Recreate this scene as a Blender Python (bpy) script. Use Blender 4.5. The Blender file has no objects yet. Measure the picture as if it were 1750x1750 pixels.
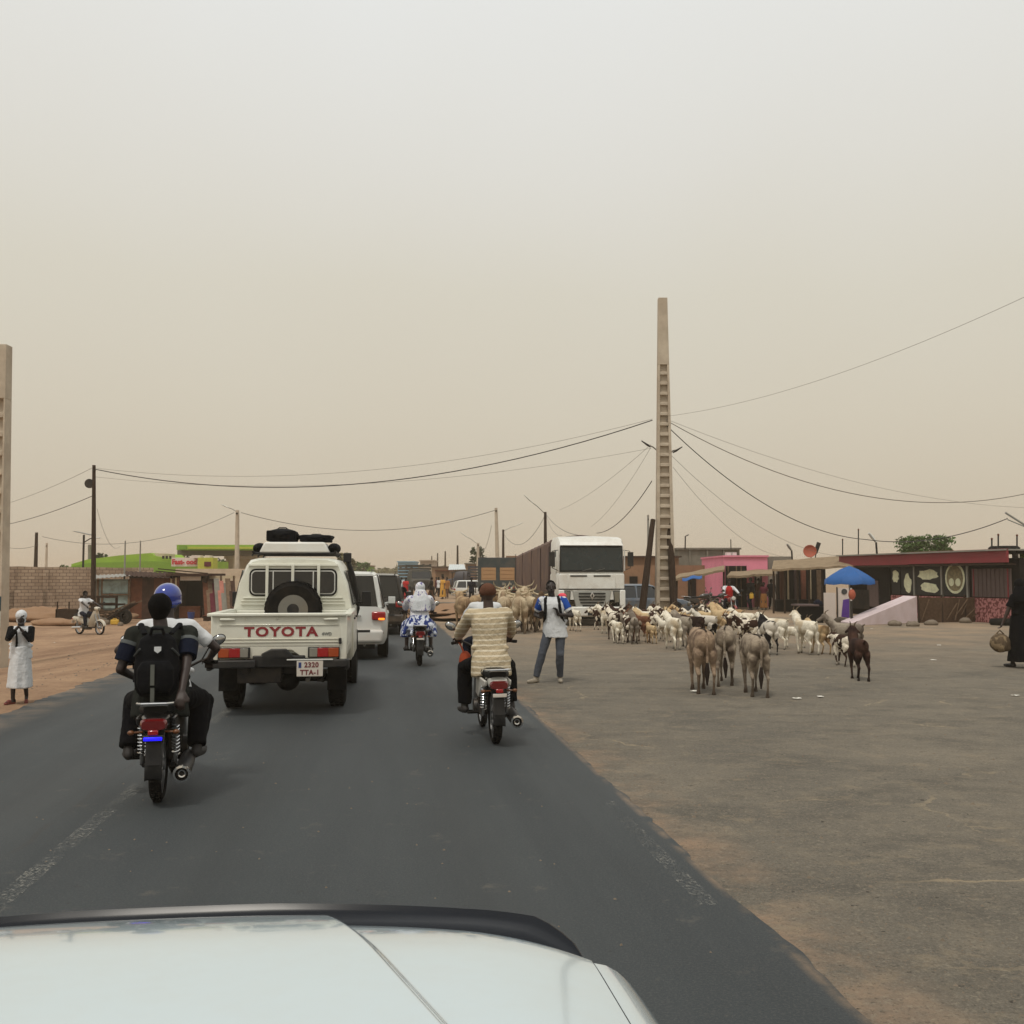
import bpy, bmesh, math, random
import numpy as np
from mathutils import Vector, Matrix, Euler, noise as mnoise

rnd = random.Random(7)
R = math.radians
SC = bpy.context.scene
COL = SC.collection

# ------------------------------------------------------------------ camera
CAM_H, F, HOR = 1.8, 1750.0, 985.0
PITCH = math.atan((HOR - 875.0) / F)
cam_d = bpy.data.cameras.new('camera')
cam_d.sensor_width = 36.0
cam_d.lens = 36.0
cam_d.clip_start = 0.05
cam_d.clip_end = 3000.0
cam = bpy.data.objects.new('camera', cam_d)
cam.location = (0, 0, CAM_H)
cam.rotation_euler = (math.pi / 2 + PITCH, 0, 0)
COL.objects.link(cam)
SC.camera = cam

# ------------------------------------------------------------------ sky, sun, exposure
SUN_EL, SUN_AZ = R(64), R(205)          # azimuth clockwise from +Y: high, behind the camera
world = bpy.data.worlds.new('World')
SC.world = world
world.use_nodes = True
wn, wl = world.node_tree.nodes, world.node_tree.links
wn.clear()


def srgb(r, g, b):
    def f(c):
        c /= 255.0
        return c / 12.92 if c <= 0.04045 else ((c + 0.055) / 1.055) ** 2.4
    return (f(r), f(g), f(b), 1.0)


wo = wn.new('ShaderNodeOutputWorld')
sky = wn.new('ShaderNodeTexSky')
sky.sky_type = 'NISHITA'
sky.sun_disc = False
sky.sun_elevation = SUN_EL
sky.sun_rotation = SUN_AZ
sky.dust_density = 8.0
bg_sky = wn.new('ShaderNodeBackground')
bg_sky.inputs['Strength'].default_value = 0.05
wl.new(sky.outputs['Color'], bg_sky.inputs['Color'])
# the dust veil hanging in the air: an even, azimuth-free gradient with height
tc = wn.new('ShaderNodeTexCoord')
sep = wn.new('ShaderNodeSeparateXYZ')
wl.new(tc.outputs['Generated'], sep.inputs[0])
nz = wn.new('ShaderNodeTexNoise')
nz.inputs['Scale'].default_value = 1.6
nz.inputs['Detail'].default_value = 3.0
wl.new(tc.outputs['Generated'], nz.inputs['Vector'])
madd = wn.new('ShaderNodeMath')
madd.operation = 'MULTIPLY_ADD'
madd.inputs[1].default_value = 0.16
wl.new(nz.outputs['Fac'], madd.inputs[0])
zoff = wn.new('ShaderNodeMath')
zoff.operation = 'ADD'
zoff.inputs[1].default_value = -0.08
wl.new(sep.outputs['Z'], zoff.inputs[0])
wl.new(zoff.outputs[0], madd.inputs[2])
ramp = wn.new('ShaderNodeValToRGB')
wl.new(madd.outputs[0], ramp.inputs[0])
el = ramp.color_ramp.elements
el[0].position, el[0].color = 0.0, srgb(206, 193, 173)
el[1].position, el[1].color = 1.0, srgb(246, 246, 242)
for p_, c_ in ((0.06, (209, 198, 178)), (0.16, (216, 208, 190)), (0.28, (221, 216, 201)), (0.40, (229, 227, 219)), (0.54, (237, 238, 235))):
    e_ = el.new(p_)
    e_.color = srgb(*c_)
bg_dust = wn.new('ShaderNodeBackground')
bg_dust.inputs['Strength'].default_value = 1.0
wl.new(ramp.outputs['Color'], bg_dust.inputs['Color'])
wmix = wn.new('ShaderNodeMixShader')
wmix.inputs[0].default_value = 0.93
wl.new(bg_sky.outputs[0], wmix.inputs[1])
wl.new(bg_dust.outputs[0], wmix.inputs[2])
wl.new(wmix.outputs[0], wo.inputs['Surface'])

sun_d = bpy.data.lights.new('sun', 'SUN')
sun_d.energy = 1.5
sun_d.angle = R(10)
sun_d.color = (1.0, 0.94, 0.84)
sun = bpy.data.objects.new('sun', sun_d)
sdir = Vector((math.sin(SUN_AZ) * math.cos(SUN_EL), math.cos(SUN_AZ) * math.cos(SUN_EL), math.sin(SUN_EL)))
sun.rotation_euler = sdir.to_track_quat('Z', 'Y').to_euler()
sun.location = (0, 0, 60)
COL.objects.link(sun)

SC.view_settings.view_transform = 'Standard'
SC.view_settings.look = 'None'
SC.view_settings.exposure = 0.0
SC.view_settings.gamma = 1.0
SC.render.engine = 'CYCLES'
SC.cycles.use_denoising = True
SC.cycles.max_bounces = 6
SC.cycles.diffuse_bounces = 3
SC.cycles.glossy_bounces = 3
SC.cycles.transmission_bounces = 4
SC.cycles.volume_bounces = 1
SC.cycles.transparent_max_bounces = 8

# ------------------------------------------------------------------ placing by sight lines
CP, SP = math.cos(PITCH), math.sin(PITCH)
ROAD_K = 0.1235                      # the road bears this much to the left per metre
ROAD_ROT = math.atan(ROAD_K)


def hz(x, y):
    """height of the ground"""
    s = x + ROAD_K * y
    t = min(1.0, max(0.0, (-5.6 - s) / 5.0))
    t = t * t * (3 - 2 * t)
    z = -0.42 * t
    if s < -5.2:
        w = min(1.0, (-5.2 - s) / 1.5)
        z += w * 0.10 * mnoise.noise((x * 0.35, y * 0.22, 3.1)) + w * 0.03 * mnoise.noise((x * 1.3, y * 0.9, 8.1))
    return z


def P(u, v, Y):
    a, b = (u - 875.0) / F, (875.0 - v) / F
    d = Vector((a, CP - b * SP, SP + b * CP))
    return Vector((0, 0, CAM_H)) + d * (Y / d.y)


def G(u, v):
    Y = 3150.0 / (v - HOR)
    for _ in range(12):
        p = P(u, v, Y)
        h = hz(p.x, p.y)
        Y = (CAM_H - h) * F / (v - HOR)
    p = P(u, v, Y)
    p.z = hz(p.x, p.y)
    return p


def at(u, Y, z=None):
    x = (u - 875.0) / F * Y * 1.0
    p = Vector((x, Y, 0))
    p.z = hz(x, Y) if z is None else z
    return p


# ------------------------------------------------------------------ materials
MATS = {}


def mk(name, col, rough=0.75, metal=0.0, var=0.12, scale=6.0, bump=0.0, bscale=80.0, dirt=None, damt=0.4, dscale=3.0,
       coat=0.0, spec=0.5, emit=None, estr=0.0, alpha=None, trans=0.0, lowdirt=None):
    m = bpy.data.materials.new(name)
    m.use_nodes = True
    nt = m.node_tree
    n, l = nt.nodes, nt.links
    b = n['Principled BSDF']
    b.inputs['Roughness'].default_value = rough
    b.inputs['Metallic'].default_value = metal
    b.inputs['Coat Weight'].default_value = coat
    b.inputs['Coat Roughness'].default_value = 0.06
    b.inputs['Specular IOR Level'].default_value = .12 if (spec == 0.5 and rough >= .8) else spec
    if trans:
        b.inputs['Transmission Weight'].default_value = trans
    c = col if len(col) == 4 else srgb(*col)
    t = n.new('ShaderNodeTexCoord')
    oi = n.new('ShaderNodeObjectInfo')
    mp = n.new('ShaderNodeVectorMath')
    mp.operation = 'ADD'
    sc_ = n.new('ShaderNodeMath')
    sc_.operation = 'MULTIPLY'
    sc_.inputs[1].default_value = 37.0
    l.new(oi.outputs['Random'], sc_.inputs[0])
    l.new(t.outputs['Object'], mp.inputs[0])
    l.new(sc_.outputs[0], mp.inputs[1])
    nz = n.new('ShaderNodeTexNoise')
    nz.inputs['Scale'].default_value = scale
    nz.inputs['Detail'].default_value = 5.0
    l.new(mp.outputs[0], nz.inputs['Vector'])
    mr = n.new('ShaderNodeMapRange')
    mr.inputs[1].default_value = 0.25
    mr.inputs[2].default_value = 0.75
    mr.inputs[3].default_value = 1.0 - var
    mr.inputs[4].default_value = 1.0 + var
    l.new(nz.outputs['Fac'], mr.inputs[0])
    mul = n.new('ShaderNodeVectorMath')
    mul.operation = 'SCALE'
    mul.inputs[0].default_value = c[:3]
    l.new(mr.outputs[0], mul.inputs['Scale'])
    out = mul.outputs[0]
    if dirt is not None:
        nd = n.new('ShaderNodeTexNoise')
        nd.inputs['Scale'].default_value = dscale
        nd.inputs['Detail'].default_value = 8.0
        nd.inputs['Roughness'].default_value = 0.65
        l.new(mp.outputs[0], nd.inputs['Vector'])
        rm = n.new('ShaderNodeMapRange')
        rm.inputs[1].default_value = 0.42
        rm.inputs[2].default_value = 0.68
        rm.inputs[3].default_value = 0.0
        rm.inputs[4].default_value = damt
        l.new(nd.outputs['Fac'], rm.inputs[0])
        mx = n.new('ShaderNodeMixRGB')
        mx.inputs[2].default_value = srgb(*dirt)
        l.new(rm.outputs[0], mx.inputs[0])
        l.new(out, mx.inputs[1])
        out = mx.outputs[0]
    if lowdirt is not None:                         # road dust thrown up on the lower body
        sx = n.new('ShaderNodeSeparateXYZ')
        l.new(t.outputs['Object'], sx.inputs[0])
        rm = n.new('ShaderNodeMapRange')
        rm.inputs[1].default_value = lowdirt[1]
        rm.inputs[2].default_value = 0.2
        rm.inputs[3].default_value = 0.0
        rm.inputs[4].default_value = lowdirt[2]
        l.new(sx.outputs['Z'], rm.inputs[0])
        mm = n.new('ShaderNodeMath')
        mm.operation = 'MULTIPLY'
        l.new(rm.outputs[0], mm.inputs[0])
        l.new(nz.outputs['Fac'], mm.inputs[1])
        mx = n.new('ShaderNodeMixRGB')
        mx.inputs[2].default_value = srgb(*lowdirt[0])
        l.new(mm.outputs[0], mx.inputs[0])
        l.new(out, mx.inputs[1])
        out = mx.outputs[0]
    l.new(out, b.inputs['Base Color'])
    if bump:
        nb = n.new('ShaderNodeTexNoise')
        nb.inputs['Scale'].default_value = bscale
        nb.inputs['Detail'].default_value = 4.0
        l.new(mp.outputs[0], nb.inputs['Vector'])
        bp = n.new('ShaderNodeBump')
        bp.inputs['Strength'].default_value = bump
        bp.inputs['Distance'].default_value = 0.02
        l.new(nb.outputs['Fac'], bp.inputs['Height'])
        l.new(bp.outputs[0], b.inputs['Normal'])
    if emit is not None:
        b.inputs['Emission Color'].default_value = srgb(*emit)
        b.inputs['Emission Strength'].default_value = estr
    MATS[name] = m
    return m


def nodes_of(m):
    return m.node_tree.nodes, m.node_tree.links, m.node_tree.nodes['Principled BSDF']


def stripes(name, base, c2, period, width, axis='Z', rough=0.9, bump=0.3):
    """cloth with regular bands woven across it"""
    m = mk(name, base, rough, bump=bump, bscale=30)
    n, l, b = nodes_of(m)
    old = b.inputs['Base Color'].links[0].from_socket
    t = n.new('ShaderNodeTexCoord')
    sx = n.new('ShaderNodeSeparateXYZ')
    nzz = n.new('ShaderNodeTexNoise')
    nzz.inputs['Scale'].default_value = 3.0
    l.new(t.outputs['Object'], nzz.inputs['Vector'])
    l.new(t.outputs['Object'], sx.inputs[0])
    ad = n.new('ShaderNodeMath')
    ad.operation = 'MULTIPLY_ADD'
    ad.inputs[1].default_value = 0.03
    l.new(nzz.outputs['Fac'], ad.inputs[0])
    l.new(sx.outputs[axis], ad.inputs[2])
    fr = n.new('ShaderNodeMath')
    fr.operation = 'DIVIDE'
    fr.inputs[1].default_value = period
    l.new(ad.outputs[0], fr.inputs[0])
    f2 = n.new('ShaderNodeMath')
    f2.operation = 'FRACT'
    l.new(fr.outputs[0], f2.inputs[0])
    lt = n.new('ShaderNodeMath')
    lt.operation = 'LESS_THAN'
    lt.inputs[1].default_value = width
    l.new(f2.outputs[0], lt.inputs[0])
    mx = n.new('ShaderNodeMixRGB')
    mx.inputs[2].default_value = srgb(*c2)
    l.new(lt.outputs[0], mx.inputs[0])
    l.new(old, mx.inputs[1])
    l.new(mx.outputs[0], b.inputs['Base Color'])
    return m


def patches(name, base, c2, scale=2.4, thr=0.52, soft=0.02, rough=0.95, legs=None, c3=None, thr3=0.6, scale3=9.0, var=0.12):
    """hide or printed cloth with irregular patches of a second colour"""
    m = mk(name, base, rough, var=var * 1.7, scale=22, bump=0.8, bscale=48)
    n, l, b = nodes_of(m)
    out = b.inputs['Base Color'].links[0].from_socket
    t = n.new('ShaderNodeTexCoord')
    oi = n.new('ShaderNodeObjectInfo')
    ml = n.new('ShaderNodeMath')
    ml.operation = 'MULTIPLY'
    ml.inputs[1].default_value = 91.0
    l.new(oi.outputs['Random'], ml.inputs[0])
    ad = n.new('ShaderNodeVectorMath')
    l.new(t.outputs['Object'], ad.inputs[0])
    l.new(ml.outputs[0], ad.inputs[1])
    layers = [(c2, scale, thr)]
    if c3 is not None:
        layers.append((c3, scale3, thr3))
    for cc, s_, th in layers:
        nz = n.new('ShaderNodeTexNoise')
        nz.inputs['Scale'].default_value = s_
        nz.inputs['Detail'].default_value = 2.0
        l.new(ad.outputs[0], nz.inputs['Vector'])
        mr = n.new('ShaderNodeMapRange')
        mr.inputs[1].default_value = th - soft
        mr.inputs[2].default_value = th + soft
        l.new(nz.outputs['Fac'], mr.inputs[0])
        mx = n.new('ShaderNodeMixRGB')
        mx.inputs[2].default_value = srgb(*cc)
        l.new(mr.outputs[0], mx.inputs[0])
        l.new(out, mx.inputs[1])
        out = mx.outputs[0]
    if legs is not None:
        sx = n.new('ShaderNodeSeparateXYZ')
        l.new(t.outputs['Object'], sx.inputs[0])
        mr = n.new('ShaderNodeMapRange')
        mr.inputs[1].default_value = legs[1]
        mr.inputs[2].default_value = legs[2]
        mr.inputs[3].default_value = 0.85
        mr.inputs[4].default_value = 0.0
        l.new(sx.outputs['Z'], mr.inputs[0])
        mx = n.new('ShaderNodeMixRGB')
        mx.inputs[2].default_value = srgb(*legs[0])
        l.new(mr.outputs[0], mx.inputs[0])
        l.new(out, mx.inputs[1])
        out = mx.outputs[0]
    l.new(out, b.inputs['Base Color'])
    return m


# ------------------------------------------------------------------ mesh building
def link(o, parent=None):
    COL.objects.link(o)
    if parent is not None:
        o.parent = parent
    return o


def tag(o, label=None, cat=None, group=None, kind=None):
    if label:
        o['label'] = label
    if cat:
        o['category'] = cat
        o['kind'] = 'thing'
    if group:
        o['group'] = group
    if kind:
        o['kind'] = kind
    return o


def empty(name, loc=(0, 0, 0), rz=0.0, label=None, cat=None, group=None):
    o = bpy.data.objects.new(name, None)
    o.empty_display_size = 0.1
    link(o)
    o.location = loc
    o.rotation_euler = (0, 0, rz)
    tag(o, label, cat, group)
    return o


def mobj(name, me, mats, parent=None):
    o = bpy.data.objects.new(name, me)
    if not isinstance(mats, (list, tuple)):
        mats = [mats]
    me.materials.clear()
    for m in mats:
        me.materials.append(MATS[m] if isinstance(m, str) else m)
    return link(o, parent)


def copy_tree(o, parent=None):
    c = o.copy()
    COL.objects.link(c)
    if parent is not None:
        c.parent = parent
    for ch in o.children:
        copy_tree(ch, c)
    return c


def basis(axis):
    a = Vector(axis).normalized()
    h = Vector((0, 0, 1)) if abs(a.z) < 0.95 else Vector((1, 0, 0))
    u = h.cross(a).normalized()
    v = a.cross(u).normalized()
    return u, v, a


class MB:
    def __init__(s):
        s.v, s.f, s.mi = [], [], []
        s.cur = 0

    def mat(s, i):
        s.cur = i
        return s

    def add(s, vs, fs):
        o = len(s.v)
        s.v += [tuple(q) for q in vs]
        for f in fs:
            s.f.append(tuple(i + o for i in f))
            s.mi.append(s.cur)
        return s

    def box(s, c, d, rot=None, taper=None):
        """c centre, d full size; taper = (sx, sy) scale of the top"""
        tx, ty = taper or (1, 1)
        vs = []
        for z in (-.5, .5):
            kx, ky = (tx, ty) if z > 0 else (1, 1)
            for x, y in ((-.5, -.5), (.5, -.5), (.5, .5), (-.5, .5)):
                vs.append(Vector((x * d[0] * kx, y * d[1] * ky, z * d[2])))
        if rot is not None:
            m = Euler(rot).to_matrix()
            vs = [m @ q for q in vs]
        vs = [q + Vector(c) for q in vs]
        return s.add(vs, [(0, 3, 2, 1), (4, 5, 6, 7), (0, 1, 5, 4), (1, 2, 6, 5), (2, 3, 7, 6), (3, 0, 4, 7)])

    def bar(s, a, b, w, h=None):
        """rectangular bar from a to b"""
        a, b = Vector(a), Vector(b)
        h = h or w
        u, v, _ = basis(b - a)
        vs = []
        for q in (a, b):
            for x, y in ((-1, -1), (1, -1), (1, 1), (-1, 1)):
                vs.append(q + u * x * w / 2 + v * y * h / 2)
        return s.add(vs, [(0, 3, 2, 1), (4, 5, 6, 7), (0, 1, 5, 4), (1, 2, 6, 5), (2, 3, 7, 6), (3, 0, 4, 7)])

    def loft(s, rings, cap=True, close=False):
        n = len(rings[0])
        vs = [q for r in rings for q in r]
        fs = []
        m = len(rings)
        for i in range(m if close else m - 1):
            a, b = i * n, ((i + 1) % m) * n
            for j in range(n):
                k = (j + 1) % n
                fs.append((a + j, a + k, b + k, b + j))
        if cap and not close:
            fs.append(tuple(range(n - 1, -1, -1)))
            fs.append(tuple(range((m - 1) * n, m * n)))
        return s.add(vs, fs)

    def tube(s, pts, r, n=8, cap=True, flat=1.0):
        pts = [Vector(p) for p in pts]
        rs = r if isinstance(r, (list, tuple)) else [r] * len(pts)
        rings = []
        pu = None
        for i, p in enumerate(pts):
            d = (pts[min(i + 1, len(pts) - 1)] - pts[max(i - 1, 0)])
            u, v, a = basis(d)
            if pu is not None:
                u = (pu - a * pu.dot(a))
                if u.length < 1e-6:
                    u, v, a = basis(d)
                u.normalize()
                v = a.cross(u)
            pu = u
            rings.append([p + u * math.cos(t) * rs[i] + v * math.sin(t) * rs[i] * flat for t in [2 * math.pi * k / n for k in range(n)]])
        return s.loft(rings, cap)

    def lathe(s, prof, c, axis=(1, 0, 0), n=24, closed=False):
        """prof: list of (radius, along); closed profile makes a torus-like body"""
        u, v, a = basis(axis)
        c = Vector(c)
        rings = []
        for k in range(n):
            t = 2 * math.pi * k / n
            d = u * math.cos(t) + v * math.sin(t)
            rings.append([c + d * r + a * z for r, z in prof])
        m = len(prof)
        vs = [q for r in rings for q in r]
        fs = []
        for k in range(n):
            k2 = (k + 1) % n
            for j in range(m if closed else m - 1):
                j2 = (j + 1) % m
                fs.append((k * m + j, k * m + j2, k2 * m + j2, k2 * m + j))
        if not closed:
            if prof[0][0] > 1e-6:
                fs.append(tuple(k * m for k in range(n)))
            if prof[-1][0] > 1e-6:
                fs.append(tuple(k * m + m - 1 for k in range(n - 1, -1, -1)))
        return s.add(vs, fs)

    def ball(s, c, r, n=12, m=8, rot=None):
        r = (r, r, r) if isinstance(r, (int, float)) else r
        M = Euler(rot).to_matrix() if rot is not None else Matrix.Identity(3)
        c = Vector(c)
        vs = [c + M @ Vector((0, 0, r[2]))]
        for i in range(1, m):
            th = math.pi * i / m
            for j in range(n):
                ph = 2 * math.pi * j / n
                vs.append(c + M @ Vector((r[0] * math.sin(th) * math.cos(ph), r[1] * math.sin(th) * math.sin(ph), r[2] * math.cos(th))))
        vs.append(c + M @ Vector((0, 0, -r[2])))
        fs = []
        for j in range(n):
            fs.append((0, 1 + j, 1 + (j + 1) % n))
        for i in range(m - 2):
            for j in range(n):
                a, b = 1 + i * n + j, 1 + i * n + (j + 1) % n
                fs.append((a, a + n, b + n, b))
        e = len(vs) - 1
        for j in range(n):
            fs.append((e, 1 + (m - 2) * n + (j + 1) % n, 1 + (m - 2) * n + j))
        return s.add(vs, fs)

    def capsule(s, a, b, ra, rb, n=10):
        a, b = Vector(a), Vector(b)
        d = b - a
        L = d.length
        if L < 1e-5:
            return s.ball(a, ra, n, 6)
        u, v, w = basis(d)
        rings = []
        for k in range(3):
            t = math.pi / 2 * (1 - (k + .35) / 3)
            rings.append((a - w * math.sin(t) * ra, math.cos(t) * ra))
        rings.append((a, ra))
        rings.append((b, rb))
        for k in range(2, -1, -1):
            t = math.pi / 2 * (1 - (k + .35) / 3)
            rings.append((b + w * math.sin(t) * rb, math.cos(t) * rb))
        rr = [[c + u * math.cos(q) * r + v * math.sin(q) * r for q in [2 * math.pi * k / n for k in range(n)]] for c, r in rings]
        return s.loft(rr)

    def prism(s, poly, vec):
        """extrude a planar polygon (3D points) along vec"""
        p = [Vector(q) for q in poly]
        vec = Vector(vec)
        n = len(p)
        vs = p + [q + vec for q in p]
        fs = [tuple(range(n - 1, -1, -1)), tuple(range(n, 2 * n))]
        for i in range(n):
            j = (i + 1) % n
            fs.append((i, j, n + j, n + i))
        return s.add(vs, fs)

    def grid(s, fn, nu, nv):
        vs = [fn(i / nu, j / nv) for i in range(nu + 1) for j in range(nv + 1)]
        fs = []
        for i in range(nu):
            for j in range(nv):
                a = i * (nv + 1) + j
                fs.append((a, a + nv + 1, a + nv + 2, a + 1))
        return s.add(vs, fs)

    def mesh(s, name='m', smooth=None):
        me = bpy.data.meshes.new(name)
        me.from_pydata(s.v, [], s.f)
        me.polygons.foreach_set('material_index', s.mi)
        bm = bmesh.new()
        bm.from_mesh(me)
        bmesh.ops.recalc_face_normals(bm, faces=bm.faces)
        bm.to_mesh(me)
        bm.free()
        if smooth is not None:
            me.shade_smooth()
            me.set_sharp_from_angle(angle=R(smooth))
        me.update()
        return me

    def build(s, name, mats, parent=None, smooth=35, bevel=0.0, seg=2):
        o = mobj(name, s.mesh(name, smooth), mats, parent)
        if bevel:
            b = o.modifiers.new('edge', 'BEVEL')
            b.width = bevel
            b.segments = seg
            b.limit_method = 'ANGLE'
            b.angle_limit = R(40)
            b.harden_normals = False
        return o


def ring(c, u, v, ru, rv, n=12, p=2.0):
    c, u, v = Vector(c), Vector(u), Vector(v)
    out = []
    for k in range(n):
        t = 2 * math.pi * k / n
        cx, sx = math.cos(t), math.sin(t)
        out.append(c + u * ru * math.copysign(abs(cx) ** (2 / p), cx) + v * rv * math.copysign(abs(sx) ** (2 / p), sx))
    return out


def smooth_solid(mb, name, voxel, it=4, fac=0.5):
    """fuse the overlapping volumes of mb into one continuous skin"""
    me = mb.mesh(name)
    o = bpy.data.objects.new('tmp', me)
    COL.objects.link(o)
    m = o.modifiers.new('r', 'REMESH')
    m.mode = 'VOXEL'
    m.voxel_size = voxel
    m.use_smooth_shade = True
    if it:
        q = o.modifiers.new('s', 'SMOOTH')
        q.factor = fac
        q.iterations = it
    dg = bpy.context.evaluated_depsgraph_get()
    out = bpy.data.meshes.new_from_object(o.evaluated_get(dg))
    out.name = name
    bpy.data.objects.remove(o)
    bpy.data.meshes.remove(me)
    out.shade_smooth()
    return out


def ruffle(me, amp=.010, s=7.0, seed=0.0, stretch=.6):
    """push a skin in and out along its normals: folds, wrinkles, muscle"""
    off = Vector((seed, seed * .7, 0))
    ns = [v.normal.copy() for v in me.vertices]
    for v, nn in zip(me.vertices, ns):
        q = Vector((v.co.x, v.co.y, v.co.z * stretch)) * s + off
        w = mnoise.noise(q) * .9 + (.5 - abs(mnoise.noise(q * 2.1 + Vector((5, 1, 3))))) * .8
        v.co += nn * amp * w
    me.update()
    return me


def text_mesh(body, size, extrude=0.002, bold=0.0, name='lettering', spacing=1.0):
    cu = bpy.data.curves.new(name, 'FONT')
    cu.body = body
    cu.size = size
    cu.extrude = extrude
    cu.offset = bold
    cu.align_x = 'CENTER'
    cu.align_y = 'CENTER'
    cu.space_character = spacing
    cu.resolution_u = 3
    o = bpy.data.objects.new('t', cu)
    COL.objects.link(o)
    dg = bpy.context.evaluated_depsgraph_get()
    me = bpy.data.meshes.new_from_object(o.evaluated_get(dg))
    bpy.data.objects.remove(o)
    return me


def lettering(body, size, mat, parent, loc, rot, name='lettering', bold=0.0, sx=1.0, spacing=1.0):
    me = text_mesh(body, size, 0.002, bold, name, spacing)
    me.materials.clear()
    o = mobj(name, me, mat, parent)
    o.location = loc
    o.rotation_euler = rot
    o.scale = (sx, 1, 1)
    return o
# ------------------------------------------------------------------ materials shared by many things
DUST = (178, 148, 118)
mk('rubber', (15, 15, 16), 0.85, var=0.25, dirt=(72, 64, 54), damt=0.22, dscale=5)
mk('rubber_far', (24, 24, 25), 0.9)
mk('black_plastic', (13, 13, 15), 0.55, var=0.2, dirt=(80, 72, 62), damt=0.25, bump=0.1)
mk('steel', (150, 150, 150), 0.35, 0.9, var=0.15)
mk('dull_steel', (120, 118, 112), 0.55, 0.7, dirt=(110, 92, 70), damt=0.4)
mk('chrome', (215, 215, 215), 0.12, 1.0, var=0.05)
mk('dark_metal', (38, 38, 40), 0.5, 0.6, dirt=(96, 82, 66), damt=0.35)
mk('engine_metal', (70, 68, 66), 0.5, 0.7, dirt=(100, 84, 66), damt=0.5, dscale=12)
mk('car_glass', (16, 19, 20), 0.06, 0.0, var=0.1, spec=0.6, coat=0.3)
mk('truck_glass', (22, 36, 40), 0.08, 0.0, var=0.2, spec=0.6)
mk('white_paint', (214, 216, 212), 0.3, var=0.03, coat=0.5, lowdirt=(DUST, 1.1, 0.7))
mk('white_paint_far', (222, 222, 216), 0.4, var=0.05, dirt=DUST, damt=0.25)
mk('cream_paint', (222, 223, 210), 0.35, var=0.04, scale=3, coat=0.3, dirt=(176, 164, 140), damt=.28, dscale=2.5, lowdirt=(DUST, 1.35, 0.75))
mk('black_paint', (20, 21, 23), 0.22, var=0.1, coat=0.6, dirt=(110, 98, 84), damt=0.18, lowdirt=(DUST, 0.9, 0.4))
mk('silver_paint', (176, 178, 176), 0.35, 0.35, var=0.05, dirt=DUST, damt=0.15)
mk('greyblue_paint', (92, 106, 120), 0.3, 0.3, var=0.06, coat=0.4, dirt=DUST, damt=0.2)
mk('red_lens', (150, 20, 22), 0.18, coat=0.6, var=0.1)
mk('dark_red_lens', (96, 14, 16), 0.2, coat=0.6, var=0.1)
mk('amber_lens', (158, 66, 22), 0.2, coat=0.6, var=0.1)
mk('amber_lit', (240, 140, 40), 0.3, emit=(255, 130, 30), estr=1.6)
mk('clear_lens', (132, 128, 118), 0.15, coat=0.6)
mk('headlamp', (120, 116, 104), 0.12, 0.2, coat=0.8)
mk('plate_white', (206, 200, 190), 0.5, var=0.06, dirt=DUST, damt=0.3)
mk('plate_ink', (110, 40, 44), 0.6)
mk('toyota_red', (134, 40, 44), 0.45, var=0.06)
mk('badge_grey', (110, 112, 110), 0.35, 0.5)
mk('concrete', (190, 178, 160), 0.9, var=0.10, scale=4, bump=0.5, bscale=30, dirt=(146, 128, 110), damt=0.45, dscale=1.4)
mk('concrete_grey', (128, 124, 114), 0.95, var=0.14, scale=3, bump=0.4, bscale=20, dirt=(90, 84, 76), damt=0.5, dscale=1.2)
mk('dark_wood', (56, 44, 36), 0.9, var=0.3, scale=9, bump=0.5, bscale=30)
mk('weathered_wood', (112, 92, 74), 0.92, var=0.3, scale=7, bump=0.6, bscale=24, dirt=(70, 58, 48), damt=0.5)
mk('wire', (58, 54, 52), 0.7)
mk('wire_light', (124, 116, 106), 0.7)
mk('galvanised', (150, 150, 144), 0.5, 0.5, var=0.12, dirt=(126, 104, 82), damt=0.4)
mk('lamp_white', (206, 206, 200), 0.4)
mk('rust', (104, 62, 44), 0.92, var=0.25, scale=5, bump=0.3, dirt=(66, 46, 38), damt=0.6)
mk('rust_dark', (70, 50, 42), 0.92, var=0.3, scale=5, bump=0.3, dirt=(44, 36, 32), damt=0.6)
mk('paper_white', (226, 222, 212), 0.8, var=0.06)
mk('yellow_plastic', (212, 170, 60), 0.5)
mk('thatch', (148, 130, 106), 1.0, var=0.3, scale=18, bump=0.8, bscale=50, dirt=(108, 92, 74), damt=0.6)
mk('leaf', (74, 96, 52), 0.8, var=0.35, scale=2)
mk('leaf_dark', (52, 70, 44), 0.8, var=0.35, scale=2)
mk('leaf_dry', (104, 100, 66), 0.85, var=0.3, scale=2)
mk('bark', (92, 76, 60), 0.95, var=0.25, bump=0.6, bscale=25)


def surf(name):
    m = bpy.data.materials.new(name)
    m.use_nodes = True
    MATS[name] = m
    return nodes_of(m)


def N(n, typ, **kw):
    q = n.new(typ)
    for k, v in kw.items():
        if k.startswith('i_'):
            key = k[2:]
            q.inputs[int(key) if key.isdigit() else key.replace('_', ' ')].default_value = v
        else:
            setattr(q, k, v)
    return q


def noise_(n, l, vec, scale, detail=6, rough=0.6, lo=0.35, hi=0.65, a=0.0, b=1.0):
    q = N(n, 'ShaderNodeTexNoise', i_Scale=scale, i_Detail=detail, i_Roughness=rough)
    l.new(vec, q.inputs['Vector'])
    m = N(n, 'ShaderNodeMapRange', i_1=lo, i_2=hi, i_3=a, i_4=b)
    l.new(q.outputs['Fac'], m.inputs[0])
    return m.outputs[0]


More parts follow.
